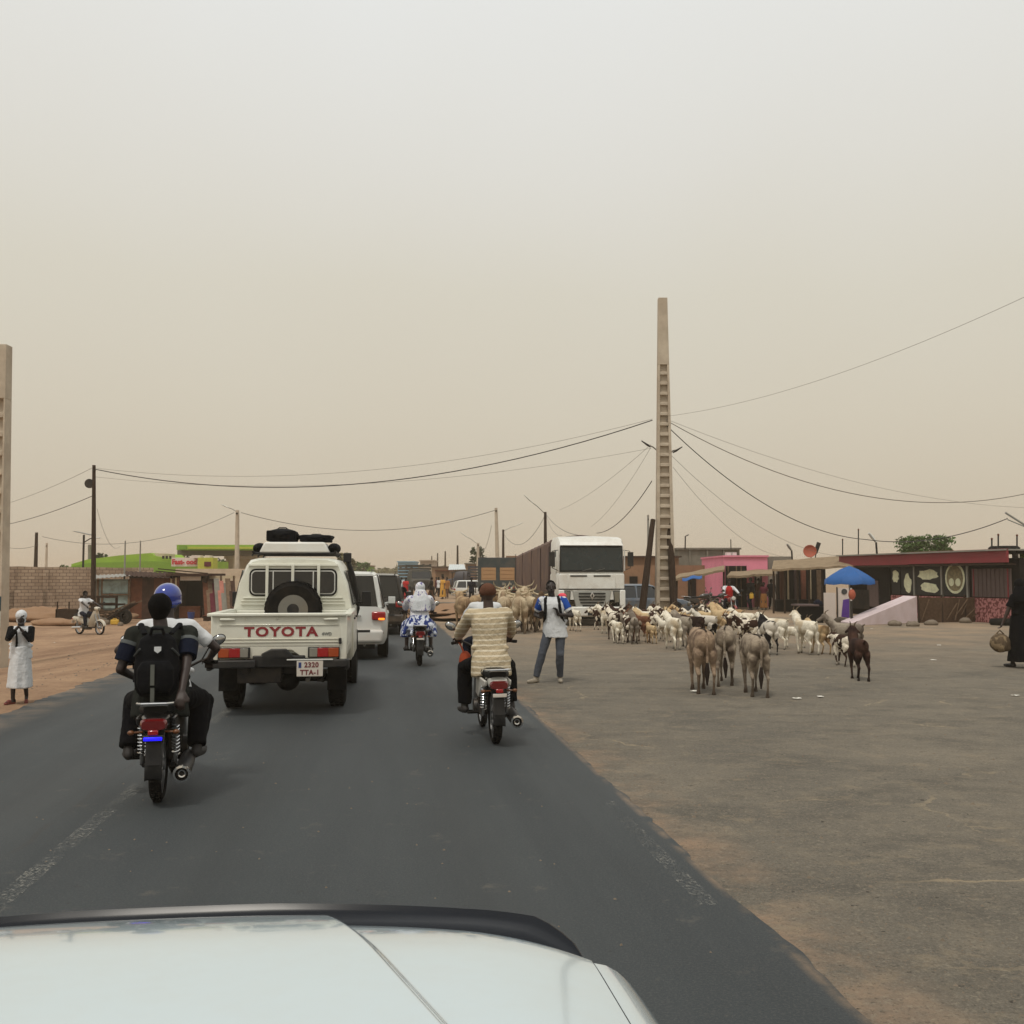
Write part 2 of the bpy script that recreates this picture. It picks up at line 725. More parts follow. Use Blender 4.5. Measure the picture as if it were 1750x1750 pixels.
def mixc(n, l, fac, a, b):
    q = n.new('ShaderNodeMixRGB')
    for i, x in ((0, fac), (1, a), (2, b)):
        if isinstance(x, (tuple, list)):
            q.inputs[i].default_value = srgb(*x) if len(x) == 3 else x
        elif isinstance(x, (int, float)):
            q.inputs[i].default_value = x
        else:
            l.new(x, q.inputs[i])
    return q.outputs[0]


def math_(n, l, op, a, b=None, clamp=False):
    q = n.new('ShaderNodeMath')
    q.operation = op
    q.use_clamp = clamp
    for i, x in ((0, a), (1, b)):
        if x is None:
            continue
        if isinstance(x, (int, float)):
            q.inputs[i].default_value = x
        else:
            l.new(x, q.inputs[i])
    return q.outputs[0]


def road_coords(n, l):
    """position; s = metres right of the camera across the road, y = metres ahead"""
    t = n.new('ShaderNodeTexCoord')
    sx = n.new('ShaderNodeSeparateXYZ')
    l.new(t.outputs['Object'], sx.inputs[0])
    s = math_(n, l, 'ADD', sx.outputs['X'], math_(n, l, 'MULTIPLY', sx.outputs['Y'], ROAD_K))
    cb = n.new('ShaderNodeCombineXYZ')
    l.new(s, cb.inputs[0])
    l.new(math_(n, l, 'MULTIPLY', sx.outputs['Y'], 0.08), cb.inputs[1])
    return t.outputs['Object'], s, sx.outputs['Y'], cb.outputs[0]


def bump_(n, l, b, h, strength, dist=0.02):
    q = N(n, 'ShaderNodeBump', i_Strength=strength, i_Distance=dist)
    l.new(h, q.inputs['Height'])
    l.new(q.outputs[0], b.inputs['Normal'])


# bare earth
n, l, b = surf('earth')
pos, s, y, lane = road_coords(n, l)
c = mixc(n, l, noise_(n, l, pos, 0.35, 7, 0.62), (140, 112, 90), (172, 142, 114))
c = mixc(n, l, noise_(n, l, pos, 1.7, 7, 0.7, 0.42, 0.66, 0, .55), c, (126, 100, 82))
c = mixc(n, l, noise_(n, l, lane, 1.1, 5, 0.6, 0.45, 0.7, 0, .45), c, (182, 152, 124))
c = mixc(n, l, noise_(n, l, pos, 9.0, 5, 0.7, 0.56, 0.66, 0, .5), c, (108, 88, 74))
right = math_(n, l, 'MULTIPLY', math_(n, l, 'SUBTRACT', s, 1.0), 0.2, True)
c = mixc(n, l, math_(n, l, 'MULTIPLY', right, 0.5), c, (150, 134, 114))
l.new(c, b.inputs['Base Color'])
b.inputs['Roughness'].default_value = 1.0
b.inputs['Specular IOR Level'].default_value = 0.1
bump_(n, l, b, noise_(n, l, pos, 5.0, 8, 0.75, 0.2, 0.8), 0.8, 0.06)

# the newer asphalt of the road
n, l, b = surf('asphalt')
pos, s, y, lane = road_coords(n, l)
c = mixc(n, l, noise_(n, l, lane, 1.3, 5, 0.6, 0.3, 0.7), (42, 47, 50), (54, 59, 61))
c = mixc(n, l, noise_(n, l, pos, 0.9, 6, 0.65, 0.45, 0.75, 0, .4), c, (43, 47, 49))
c = mixc(n, l, noise_(n, l, pos, 75, 4, 0.75, 0.48, 0.75, 0, .55), c, (92, 92, 88))
c = mixc(n, l, noise_(n, l, pos, 7, 4, 0.6, 0.69, 0.73, 0, .6), c, (48, 48, 48))
for edge, w_ in ((-5.0, 0.7), (1.95, 0.05)):           # dust blown in from the verges
    d = math_(n, l, 'ABSOLUTE', math_(n, l, 'SUBTRACT', s, edge))
    e = math_(n, l, 'SUBTRACT', 1.0, math_(n, l, 'DIVIDE', d, w_), True)
    e = math_(n, l, 'MULTIPLY', e, noise_(n, l, pos, 1.4, 6, 0.7, 0.4, 0.62))
    c = mixc(n, l, math_(n, l, 'MULTIPLY', e, 0.55), c, (150, 126, 100))
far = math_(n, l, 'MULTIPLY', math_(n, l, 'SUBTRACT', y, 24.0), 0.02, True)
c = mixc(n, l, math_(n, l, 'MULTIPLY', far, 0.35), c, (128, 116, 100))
# a tar-sealed seam left of the faded lane line
wob = math_(n, l, 'MULTIPLY', noise_(n, l, pos, 1.1, 3, 0.6, 0.2, 0.8), 0.10)
seam = math_(n, l, 'ABSOLUTE', math_(n, l, 'ADD', math_(n, l, 'ADD', s, 2.36), wob))
seam = math_(n, l, 'LESS_THAN', seam, 0.025)
seam = math_(n, l, 'MULTIPLY', seam, noise_(n, l, pos, 2.0, 4, 0.6, 0.35, 0.55))
c = mixc(n, l, math_(n, l, 'MULTIPLY', seam, 0.6), c, (50, 50, 50))
for ctr in (-4.3, -2.9, -1.1, .55):                # rubber laid down in the wheel tracks
    d = math_(n, l, 'ABSOLUTE', math_(n, l, 'SUBTRACT', s, ctr))
    e = math_(n, l, 'SUBTRACT', 1.0, math_(n, l, 'DIVIDE', d, .42), True)
    c = mixc(n, l, math_(n, l, 'MULTIPLY', e, .30), c, (46, 48, 48))
c = mixc(n, l, noise_(n, l, pos, 2.6, 7, 0.75, 0.60, 0.70, 0, .30), c, (112, 104, 92))
c = mixc(n, l, noise_(n, l, pos, 21, 3, 0.6, 0.70, 0.74, 0, .7), c, (34, 34, 34))
l.new(c, b.inputs['Base Color'])
l.new(noise_(n, l, lane, 1.0, 4, 0.6, 0.3, 0.7, 0.60, 0.78), b.inputs['Roughness'])
b.inputs['Specular IOR Level'].default_value = 0.35
bump_(n, l, b, noise_(n, l, pos, 110, 4, 0.7, 0.2, 0.8), 0.35, 0.006)

# the old, dusty asphalt of the forecourt, worn through to sand
n, l, b = surf('worn_asphalt')
pos, s, y, lane = road_coords(n, l)
c = mixc(n, l, noise_(n, l, pos, 0.30, 7, 0.6, 0.3, 0.7), (88, 84, 77), (118, 110, 97))
c = mixc(n, l, noise_(n, l, pos, 1.1, 7, 0.68, 0.45, 0.72, 0, .55), c, (70, 68, 64))
c = mixc(n, l, noise_(n, l, pos, 3.2, 7, 0.7, 0.5, 0.72, 0, .5), c, (138, 126, 107))
c = mixc(n, l, noise_(n, l, pos, 90, 3, 0.7, 0.45, 0.75, 0, .55), c, (150, 142, 128))
c = mixc(n, l, noise_(n, l, pos, 45, 3, 0.7, 0.60, 0.68, 0, .7), c, (62, 58, 54))
vo = N(n, 'ShaderNodeTexVoronoi', feature='DISTANCE_TO_EDGE', i_Scale=0.55)
wv = N(n, 'ShaderNodeTexNoise', i_Scale=2.2, i_Detail=5.0)
l.new(pos, wv.inputs['Vector'])
wa = N(n, 'ShaderNodeVectorMath', operation='MULTIPLY_ADD')
wa.inputs[1].default_value = (0.7, 0.7, 0)
l.new(wv.outputs['Color'], wa.inputs[0])
l.new(pos, wa.inputs[2])
l.new(wa.outputs[0], vo.inputs['Vector'])
cr = math_(n, l, 'LESS_THAN', vo.outputs['Distance'], 0.008)
cr = math_(n, l, 'MULTIPLY', cr, noise_(n, l, pos, 0.5, 4, 0.6, 0.52, 0.62))
c = mixc(n, l, math_(n, l, 'MULTIPLY', cr, 0.6), c, (158, 142, 116))
sand = noise_(n, l, pos, 0.8, 8, 0.72, 0.45, 0.62)
edge = math_(n, l, 'SUBTRACT', 1.0, math_(n, l, 'DIVIDE', math_(n, l, 'SUBTRACT', s, 1.9), 0.6), True)
near = math_(n, l, 'SUBTRACT', 1.0, math_(n, l, 'DIVIDE', y, 26.0), True)
edge = math_(n, l, 'MULTIPLY', math_(n, l, 'MULTIPLY', edge, sand), 1.0, True)
c = mixc(n, l, edge, c, (148, 123, 101))
st = N(n, 'ShaderNodeMapping')
st.inputs['Scale'].default_value = (.7, 1.1, 1)
l.new(pos, st.inputs[0])
c = mixc(n, l, noise_(n, l, st.outputs[0], 1.3, 8, 0.75, 0.50, 0.68, 0, .6), c, (72, 69, 64))
c = mixc(n, l, noise_(n, l, st.outputs[0], 2.4, 8, 0.75, 0.56, 0.70, 0, .55), c, (150, 134, 110))
c = mixc(n, l, noise_(n, l, pos, 12, 3, 0.6, 0.68, 0.72, 0, .8), c, (46, 41, 36))
c = mixc(n, l, noise_(n, l, pos, 26, 4, 0.7, 0.56, 0.66, 0, .5), c, (146, 136, 118))
c = mixc(n, l, noise_(n, l, pos, 30, 4, 0.7, 0.57, 0.66, 0, .5), c, (60, 57, 52))
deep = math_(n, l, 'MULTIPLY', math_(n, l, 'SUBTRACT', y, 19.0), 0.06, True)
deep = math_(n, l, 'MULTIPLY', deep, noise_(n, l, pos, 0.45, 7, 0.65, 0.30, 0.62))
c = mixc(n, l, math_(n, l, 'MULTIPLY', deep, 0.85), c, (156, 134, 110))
l.new(c, b.inputs['Base Color'])
b.inputs['Roughness'].default_value = 0.95
b.inputs['Specular IOR Level'].default_value = 0.2
bump_(n, l, b, noise_(n, l, pos, 40, 7, 0.75, 0.2, 0.8), 0.6, 0.015)

# worn paint, rubbed through to the asphalt
n, l, b = surf('worn_line_paint')
pos, s, y, lane = road_coords(n, l)
b.inputs['Base Color'].default_value = srgb(186, 182, 170)
b.inputs['Roughness'].default_value = 0.8
al = math_(n, l, 'MULTIPLY', noise_(n, l, pos, 45, 4, 0.7, 0.50, 0.66), noise_(n, l, pos, 2.0, 4, 0.7, 0.40, 0.66, 0.0, 0.60))
l.new(al, b.inputs['Alpha'])


# ------------------------------------------------------------------ ground, road, forecourt
def span(*segs):
    out = []
    for a, b_, st in segs:
        k = max(1, int(round((b_ - a) / st)))
        out += [a + (b_ - a) * i / k for i in range(k)]
    out.append(segs[-1][1])
    return out


def sheet(name, xs, ys, zf, mat, xf=None):
    vs = [((xf(x, y) if xf else x), y, zf((xf(x, y) if xf else x), y)) for y in ys for x in xs]
    k = len(xs)
    fs = [(j * k + i, j * k + i + 1, (j + 1) * k + i + 1, (j + 1) * k + i) for j in range(len(ys) - 1) for i in range(k - 1)]
    me = bpy.data.meshes.new(name)
    me.from_pydata(vs, [], fs)
    me.shade_smooth()
    return mobj(name, me, mat)


ground = sheet('ground', span((-700, -60, 40), (-60, -5, 0.6), (-5, 60, 5), (60, 700, 40)), span((-30, 0, 6), (0, 90, 0.8), (90, 1200, 40)), hz, 'earth')
tag(ground, 'bare orange-brown earth on both sides of the road', kind='structure')


def wob(y, sd, amp=0.10):
    return amp * mnoise.noise((y * 0.9, sd, 0)) + amp * 0.6 * mnoise.noise((y * 3.7, sd, 5)) + amp * 0.35 * mnoise.noise((y * 11, sd, 9))


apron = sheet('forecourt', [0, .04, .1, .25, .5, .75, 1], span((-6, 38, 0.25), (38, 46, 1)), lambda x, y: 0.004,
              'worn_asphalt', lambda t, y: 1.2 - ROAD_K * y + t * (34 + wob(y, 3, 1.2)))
tag(apron, 'old dusty asphalt forecourt to the right of the road', kind='structure')
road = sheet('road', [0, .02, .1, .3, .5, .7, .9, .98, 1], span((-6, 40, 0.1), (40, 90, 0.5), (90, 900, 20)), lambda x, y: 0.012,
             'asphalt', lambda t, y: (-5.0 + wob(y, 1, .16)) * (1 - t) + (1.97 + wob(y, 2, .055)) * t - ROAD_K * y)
tag(road, 'dark asphalt road running straight ahead', kind='structure')


def marking(s0, y0, y1, w=0.13):
    mb = MB()
    mb.add([(s0 - w / 2 - ROAD_K * y0, y0, .016), (s0 + w / 2 - ROAD_K * y0, y0, .016), (s0 + w / 2 - ROAD_K * y1, y1, .016), (s0 - w / 2 - ROAD_K * y1, y1, .016)], [(0, 1, 2, 3)])
    o = mb.build('lane_marking', 'worn_line_paint', None, None)
    o.parent = road
    return o


for y0, y1 in ((4.6, 9.0), (12.0, 15.0), (21, 24), (30, 33), (39, 42)):
    marking(-2.1, y0, y1)
for y0, y1 in ((5.7, 8.3), (12.2, 14.0), (25, 28)):
    marking(1.78, y0, y1, 0.11)

# loose stones along the broken edge of the asphalt
mb = MB()
r3 = random.Random(3)


def pebble(x, y, z, r):
    q = [Vector((r3.uniform(.6, 1.2), 0, 0)), Vector((0, r3.uniform(.6, 1.2), 0)), Vector((-r3.uniform(.6, 1.2), 0, 0)), Vector((0, -r3.uniform(.6, 1.2), 0))]
    a = r3.uniform(0, 6.3)
    M = Matrix.Rotation(a, 3, 'Z')
    vs = [M @ (k * r) + Vector((x, y, z)) for k in q] + [Vector((x, y, z + r * r3.uniform(.5, .9)))]
    mb.cur = r3.choice((0, 1, 1))
    mb.add(vs, [(0, 1, 4), (1, 2, 4), (2, 3, 4), (3, 0, 4)])


for _ in range(4200):
    y = 3.3 + 14 * r3.random() ** 2
    s_ = 1.95 + abs(r3.gauss(0, 0.8))
    pebble(s_ - ROAD_K * y, y, 0.004, r3.uniform(.003, .008) * (2.4 if r3.random() < .04 else 1))
for _ in range(700):                                # droppings, grit and crumbs on the forecourt
    y = r3.uniform(7, 34)
    x = r3.uniform(.6, 15) + (34 - y) * .02
    if x + ROAD_K * y > 2.2:
        pebble(x, y, 0.004, r3.uniform(.008, .022))
for _ in range(160):
    y = r3.uniform(4, 16)
    pebble(r3.uniform(-4.5, 1.6) - ROAD_K * y, y, 0.012, r3.uniform(.006, .013))
for _ in range(900):
    y = r3.uniform(8, 45)
    s_ = -5.6 - r3.random() ** 2 * 9
    x = s_ - ROAD_K * y
    pebble(x, y, hz(x, y) - .004, r3.uniform(.01, .035))
mk('stone_pale', (118, 107, 94), 0.95)
mk('stone_dark', (58, 53, 48), 0.95)
tag(mb.build('gravel', ['stone_pale', 'stone_dark'], None, None), 'loose gravel strewn along the broken asphalt edge', kind='stuff')
# ------------------------------------------------------------------ wheels
def wheel(parent, c, r, w, rim_r, rim_mat='dull_steel', side=1, spokes=6, name='wheel', n=28, tread=True):
    """car wheel, axle along x; the outer face looks towards side*x"""
    root = bpy.data.objects.new(name, None)
    link(root, parent)
    root.location = c
    h = w / 2
    mb = MB()
    mb.lathe([(rim_r, -h * .8), (r * .86, -h), (r * .97, -h * .8), (r, -h * .35), (r, h * .35), (r * .97, h * .8), (r * .86, h), (rim_r, h * .8)], (0, 0, 0), (1, 0, 0), n, True)
    if tread:
        for k in range(n):
            t = 2 * math.pi * (k + .5) / n
            for sx in (-.55, 0, .55):
                mb.box((sx * h, math.cos(t + sx * .1) * r, math.sin(t + sx * .1) * r), (h * .42, r * .13, .016), (t - math.pi / 2, 0, 0))
    mb.build('tyre', 'rubber', root)
    mb = MB()
    mb.lathe([(rim_r * 1.01, h * .82), (rim_r * .93, h * .75), (rim_r * .85, h * .3), (rim_r * .3, h * .15), (rim_r * .28, h * .5), (0.001, h * .55)], (0, 0, 0), (side, 0, 0), n)
    if spokes:
        for k in range(spokes):
            t = 2 * math.pi * k / spokes
            mb.box((side * h * .42, math.cos(t) * rim_r * .58, math.sin(t) * rim_r * .58), (h * .3, rim_r * .75, rim_r * .24), (t, 0, 0))
    mb.build('rim', rim_mat, root)
    return root


def half_section(pts, y):
    """mirror (x, z) points, bottom to top, into a closed ring at y"""
    return [Vector((x, y, z)) for x, z in pts] + [Vector((-x, y, z)) for x, z in reversed(pts)]


def resample(secs):
    return secs


def body_loft(secs, name, mat, parent, smooth=38, bevel=0.0):
    mb = MB()
    mb.loft([half_section(p, y) for y, p in secs])
    return mb.build(name, mat, parent, smooth, bevel)


def quad_panel(mb, a, b_, c, d, t):
    """thin slab on a planar quad"""
    a, b_, c, d = map(Vector, (a, b_, c, d))
    nrm = (b_ - a).cross(d - a).normalized() * t
    mb.prism([a, b_, c, d], nrm)


def rear_plate(parent, x, y, z, w, h, lines, facing=-1):
    pl = MB().box((x, y, z), (w, 0.012, h)).build('number_plate', 'plate_white', parent, bevel=0.004)
    return pl


# ------------------------------------------------------------------ the cream pickup
def make_pickup():
    t = empty('pickup_truck', (0, 0, 0), 0, 'cream double-cab pickup with TOYOTA on its tailgate and spare wheel in the bed', 'pickup')
    C_ = 'cream_paint'
    W = .86
    # load bed, an open tub
    mb = MB()
    mb.box((0, -.1, .82), (2 * W - .06, 1.84, .05))
    for sx in (-1, 1):
        mb.box((sx * (W - .03), -.1, 1.06), (.06, 1.86, .46))
        mb.box((sx * (W + .005), -.1, 1.292), (.10, 1.9, .045))
        mb.box((sx * (W - .012), -.1, .83), (.03, 1.86, .12))
        mb.box((sx * (W - .05), -1.03, .98), (.10, .07, .62))
    mb.box((0, .82, 1.06), (2 * W - .12, .04, .46))
    mb.build('load_bed', C_, t, bevel=.012)
    # tailgate
    tg = MB()
    tg.box((0, -1.045, 1.09), (1.56, .045, .40))
    g = tg.build('tailgate', C_, t, bevel=.01)
    mb = MB()
    mb.box((0, -1.065, 1.296), (1.70, .085, .042))
    mb.build('top_rail', C_, g, bevel=.012)
    mb = MB()
    mb.box((0, -1.073, 1.165), (1.50, .012, .010))
    mb.box((0, -1.073, .985), (1.50, .012, .012))
    mb.box((0, -1.073, .945), (1.50, .012, .010))
    for x in (-.42, -.03, .36):
        mb.box((x, -1.075, 1.255), (.012, .016, .045))
    mb.build('pressed_rib', C_, g, bevel=.003)
    for sx in (-1, 1):
        mb = MB()
        mb.tube([(sx * .56, -1.082, 1.236), (sx * .62, -1.092, 1.236), (sx * .74, -1.092, 1.238)], [.012, .017, .017], 8)
        mb.build('latch_handle', C_, g)
        MB().box((sx * .772, -1.086, .955), (.035, .02, .075)).build('hinge', 'black_plastic', g, bevel=.004)
    lettering('TOYOTA', .165, 'toyota_red', g, (.02, -1.071, 1.072), (math.pi / 2, 0, 0), 'tailgate_lettering', .0065, 1.22, 1.18)
    lettering('4WD', .055, 'badge_grey', g, (.60, -1.071, 1.045), (math.pi / 2, 0, 0), 'badge', .001, 1.0)
    # lower rear panel
    mb = MB()
    mb.prism([(-.80, -1.03, .885), (.80, -1.03, .885), (.80, -1.03, .76), (.72, -1.03, .725), (.30, -1.03, .735), (.16, -1.03, .84), (-.12, -1.03, .84), (-.24, -1.03, .735), (-.74, -1.03, .725), (-.80, -1.03, .76)], (0, -.03, 0))
    mb.build('rear_panel', C_, t, bevel=.008)
    for sx in (-1, 1):
        la = MB().box((sx * .565, -1.075, .812), (.40, .05, .135)).build('tail_light', 'black_plastic', t, bevel=.006)
        x0 = sx * .565
        MB().box((x0 + sx * .125, -1.102, .812), (.13, .02, .115)).build('indicator_lens', 'amber_lens', la, bevel=.005)
        MB().box((x0 - sx * .01, -1.102, .812), (.138, .02, .115)).build('brake_lens', 'red_lens', la, bevel=.005)
        MB().box((x0 - sx * .13, -1.102, .812), (.10, .02, .115)).build('reverse_lens', 'clear_lens', la, bevel=.005)
    # bumper and tow hook housing
    mb = MB()
    for sx in (-1, 1):
        mb.box((sx * .58, -1.12, .675), (.60, .16, .10))
        mb.box((sx * .86, -1.06, .66), (.06, .24, .13))
    mb.box((0, -1.07, .70), (.66, .10, .15))
    mb.prism([(-.22, -1.12, .80), (-.10, -1.12, .86), (.09, -1.12, .86), (.2, -1.12, .76), (.2, -1.12, .64), (-.22, -1.12, .64)], (0, .06, 0))
    mb.build('rear_bumper', 'black_plastic', t, bevel=.014)
    MB().box((.40, -1.2, .728), (.58, .03, .016)).build('bumper_step', 'lamp_white', t, bevel=.004)
    pl = MB().box((.40, -1.205, .615), (.33, .012, .20)).build('number_plate', 'plate_white', t, bevel=.005)
    lettering('2320', .088, 'plate_ink', pl, (.42, -1.213, .66), (math.pi / 2, 0, 0), 'plate_number', .003, .95, 1.1)
    lettering('TTA-1', .088, 'plate_ink', pl, (.40, -1.213, .565), (math.pi / 2, 0, 0), 'plate_number', .003, .95, 1.1)
    mk('plate_blue', (40, 60, 120), .5)
    MB().box((.275, -1.213, .66), (.035, .004, .07)).build('plate_band', 'plate_blue', pl, None)
    # chassis, axle, tank, mud flaps
    mb = MB()
    for sx in (-1, 1):
        mb.box((sx * .42, .9, .62), (.09, 4.0, .13))
    mb.box((0, -.6, .60), (1.0, .6, .16))
    mb.box((-.25, -.85, .52), (.55, .35, .2))
    mb.build('chassis', 'dark_metal', t, bevel=.01)
    mb = MB()
    mb.tube([(-.68, 0, .39), (.68, 0, .39)], .055, 12)
    mb.ball((.02, -.02, .38), (.17, .17, .17), 14, 9)
    for sx in (-1, 1):
        mb.box((sx * .5, -.1, .43), (.07, 1.3, .03), (.02, 0, 0))
        mb.tube([(sx * .42, -.2, .62), (sx * .5, -.05, .34)], .03, 8)
    mb.build('rear_axle', 'dark_metal', t)
    MB().tube([(.3, .4, .5), (.34, -.5, .47), (.36, -1.0, .45)], .03, 8).build('exhaust_pipe', 'dull_steel', t)
    for sx in (-1, 1):
        MB().box((sx * .71, -.52, .49), (.25, .012, .44), (-.04, 0, 0)).build('mud_flap', 'rubber', t, bevel=.004)
    # cab
    def cs(y, zb, wb, zs, ws, zr, wr):
        return (y, [(0, zb), (wb, zb), (ws, zs - .12), (ws, zs), ((ws + wr) / 2 + .015, (zs + zr) / 2), (wr, zr - .11), (wr - .06, zr - .03), (wr - .18, zr), (0, zr + .012)])
    secs = [cs(.86, .80, .84, 1.32, .85, 2.03, .66), cs(.95, .55, .85, 1.30, .87, 2.06, .69), cs(2.6, .52, .85, 1.28, .87, 2.07, .70), cs(2.75, .52, .85, 1.27, .87, 2.05, .69)]
    body_loft(secs, 'cab', C_, t, 40)
    secs = [(2.74, [(0, .55), (.84, .55), (.86, 1.14), (.84, 1.22), (.70, 1.27), (0, 1.30)]), (3.3, [(0, .55), (.83, .55), (.85, 1.10), (.82, 1.18), (.68, 1.24), (0, 1.27)]),
            (3.75, [(0, .55), (.80, .55), (.82, 1.05), (.78, 1.12), (.62, 1.18), (0, 1.21)]), (3.82, [(0, .6), (.76, .6), (.78, 1.0), (.74, 1.06), (.6, 1.1), (0, 1.12)])]
    body_loft(secs, 'bonnet', C_, t, 40)
    # windscreen + side windows
    mb = MB()
    quad_panel(mb, (-.72, 2.77, 1.33), (.72, 2.77, 1.33), (.60, 2.62, 1.95), (-.60, 2.62, 1.95), .02)
    mb.build('windscreen', 'car_glass', t)
    for sx in (-1, 1):
        for y0, y1 in ((1.0, 1.7), (1.8, 2.6)):
            mb = MB()
            quad_panel(mb, (sx * .874, y0, 1.36), (sx * .874, y1, 1.36), (sx * .75, y1 - .06, 1.88), (sx * .75, y0 + .02, 1.88), .012 * sx)
            mb.build('side_window', 'car_glass', t)
        for y0, y1 in ((.98, 1.72), (1.78, 2.66)):
            mb = MB()
            mb.box((sx * .868, (y0 + y1) / 2, .95), (.03, y1 - y0, .72))
            d = mb.build('door', C_, t, bevel=.01)
            MB().box((sx * .892, y0 + .15, 1.16), (.025, .14, .03)).build('handle', 'black_plastic', d, bevel=.006)
    # rear window set in a rubber gasket; the wall leans forward
    slope = math.atan((2.03 - 1.32) * 0 + .0)
    yb = .845

    def rrect(w, h, r, n=6, cx=0, cz=0, y=0):
        out = []
        for qx, qz, a0 in ((1, 1, 0), (-1, 1, 90), (-1, -1, 180), (1, -1, 270)):
            for k in range(n + 1):
                a = R(a0 + 90 * k / n)
                out.append(Vector((cx + qx * (w / 2 - r) + r * math.cos(a), y, cz + qz * (h / 2 - r) + r * math.sin(a))))
        return out
    fr = MB()
    fr.prism(rrect(1.27, .40, .09, cz=1.70, y=yb + .03), (0, -.03, 0))
    win = fr.build('rear_window', 'rubber', t)
    MB().prism(rrect(1.22, .35, .07, cz=1.70, y=yb + .01), (0, -.018, 0)).build('window_trim', 'lamp_white', win)
    MB().prism(rrect(1.19, .32, .06, cz=1.70, y=yb), (0, -.015, 0)).build('pane', 'car_glass', win)
    for x in (-.29, .29):
        MB().box((x, yb - .016, 1.70), (.016, .008, .32)).build('window_divider', 'lamp_white', win, None)
    mb = MB()
    for x in (-.375, -.005, .37):
        mb = MB()
        mb.box((x, yb - .05, 1.66), (.042, .025, .62))
        mb.build('window_guard_bar', C_, t, bevel=.006)
    mb = MB()
    for z in (1.38, 1.43):
        mb.box((0, yb + .005, z), (1.5, .02, .012))
    mb.box((0, yb + .0, 1.475), (1.44, .03, .014))
    mb.box((0, yb - .0, 1.955), (1.3, .035, .03))
    mb.build('cab_back_rib', C_, t, bevel=.004)
    # spare wheel standing in the bed
    sp = wheel(t, (.03, .60, 1.31), .40, .24, .21, 'dull_steel', 1, 0, 'spare_wheel', 32)
    sp.rotation_euler = (0, 0, -math.pi / 2)
    mb = MB()
    for k in range(12):
        a = 2 * math.pi * k / 12
        mb.tube([(.075, math.cos(a) * .155, math.sin(a) * .155), (.088, math.cos(a) * .155, math.sin(a) * .155)], .018, 8)
    mb.lathe([(.09, .05), (.085, .1), (.03, .105), (.001, .105)], (0, 0, 0), (1, 0, 0), 20)
    mb.build('hub_bolts', 'dark_metal', sp)
    # roof load: white deflector box, black bags, rack
    mb = MB()
    for y in (1.0, 1.7, 2.4):
        mb.tube([(-.62, y, 2.09), (-.60, y, 2.13), (.60, y, 2.13), (.62, y, 2.09)], .018, 8)
    for sx in (-1, 1):
        mb.tube([(sx * .6, .95, 2.15), (sx * .6, 2.5, 2.15)], .018, 8)
    mb.build('roof_rack', 'dark_metal', t)
    mb = MB()
    mb.prism([(-.52, .98, 2.14), (.52, .98, 2.14), (.44, .98, 2.30), (-.44, .98, 2.30)], (0, .9, 0))
    mb.build('roof_box', 'white_paint_far', t, bevel=.025)
    for sx in (-1, 1):
        mb = MB()
        mb.ball((sx * .56, 1.5, 2.215), (.10, .45, .085), 12, 8)
        mb.build('side_roll', 'bag_black', t)
    # right side: snorkel and door mirror
    mb = MB()
    mb.tube([(.84, 3.0, 1.1), (.89, 2.80, 1.25), (.83, 2.72, 1.75), (.72, 2.66, 2.06)], .042, 8)
    mb.box((.72, 2.64, 2.10), (.13, .13, .15))
    mb.build('snorkel', 'black_plastic', t, bevel=.01)
    for sx in (-1, 1):
        mb = MB()
        mb.tube([(sx * .87, 2.58, 1.35), (sx * 1.0, 2.56, 1.38)], .015, 6)
        mb.box((sx * 1.04, 2.55, 1.42), (.15, .07, .24))
        mb.build('door_mirror', 'black_plastic', t, bevel=.02)
    mb = MB()
    mb.box((0, 3.86, .62), (1.6, .14, .16))
    mb.build('front_bumper', 'black_plastic', t, bevel=.02)
    for sx in (-1, 1):
        MB().lathe([(.001, 0), (.09, 0), (.09, .03), (.001, .045)], (sx * .58, 3.82, .92), (0, 1, 0), 16).build('headlight', 'headlamp', t)
        wheel(t, (sx * .70, 0, .385), .385, .23, .21, 'dull_steel', sx, 0)
        wheel(t, (sx * .72, 3.18, .385), .385, .23, .21, 'dull_steel', sx, 0)
        mb = MB()
        mb.lathe([(.43, -.02), (.47, -.02), (.47, .06), (.43, .06)], (sx * .82, 3.18, .42), (sx, 0, 0), 28, True)
        mb.build('wheel_arch', 'black_plastic', t)
    return t


mk('alloy', (176, 176, 172), .4, .5, dirt=DUST, damt=.3)
mk('bag_black', (13, 14, 17), 0.85, var=0.3, scale=7, bump=0.6, bscale=18)
pk = make_pickup()
pk.location = (at(493, 14.3).x, 14.3, 0.012)
pk.rotation_euler = (0, 0, ROAD_ROT)


def pk_pt(x, y, z):
    return Matrix.Rotation(ROAD_ROT, 3, 'Z') @ Vector((x, y, z)) + pk.location


def soft_bag(name, label, c, dims, mat, lumps=4, seed=1):
    r_ = random.Random(seed)
    mb = MB()
    mb.ball((0, 0, dims[2] * .5), (dims[0] * .5, dims[1] * .5, dims[2] * .5), 14, 9)
    mb.box((0, 0, dims[2] * .42), (dims[0] * .86, dims[1] * .8, dims[2] * .78))
    for _ in range(lumps):
        mb.ball((r_.uniform(-.3, .3) * dims[0], r_.uniform(-.3, .3) * dims[1], dims[2] * r_.uniform(.4, .7)), (dims[0] * .25, dims[1] * .3, dims[2] * .3), 10, 7)
    me = smooth_solid(mb, name, min(dims) * .07, 4)
    o = mobj(name, me, mat)
    o.location = c
    o.rotation_euler = (0, 0, ROAD_ROT)
    tag(o, label, 'bag')
    h = MB().tube([(-dims[0] * .16, 0, dims[2] * .93), (-dims[0] * .1, 0, dims[2] * 1.05), (dims[0] * .1, 0, dims[2] * 1.05), (dims[0] * .16, 0, dims[2] * .93)], dims[2] * .045, 6)
    h.build('carry_handle', mat, o)
    return o


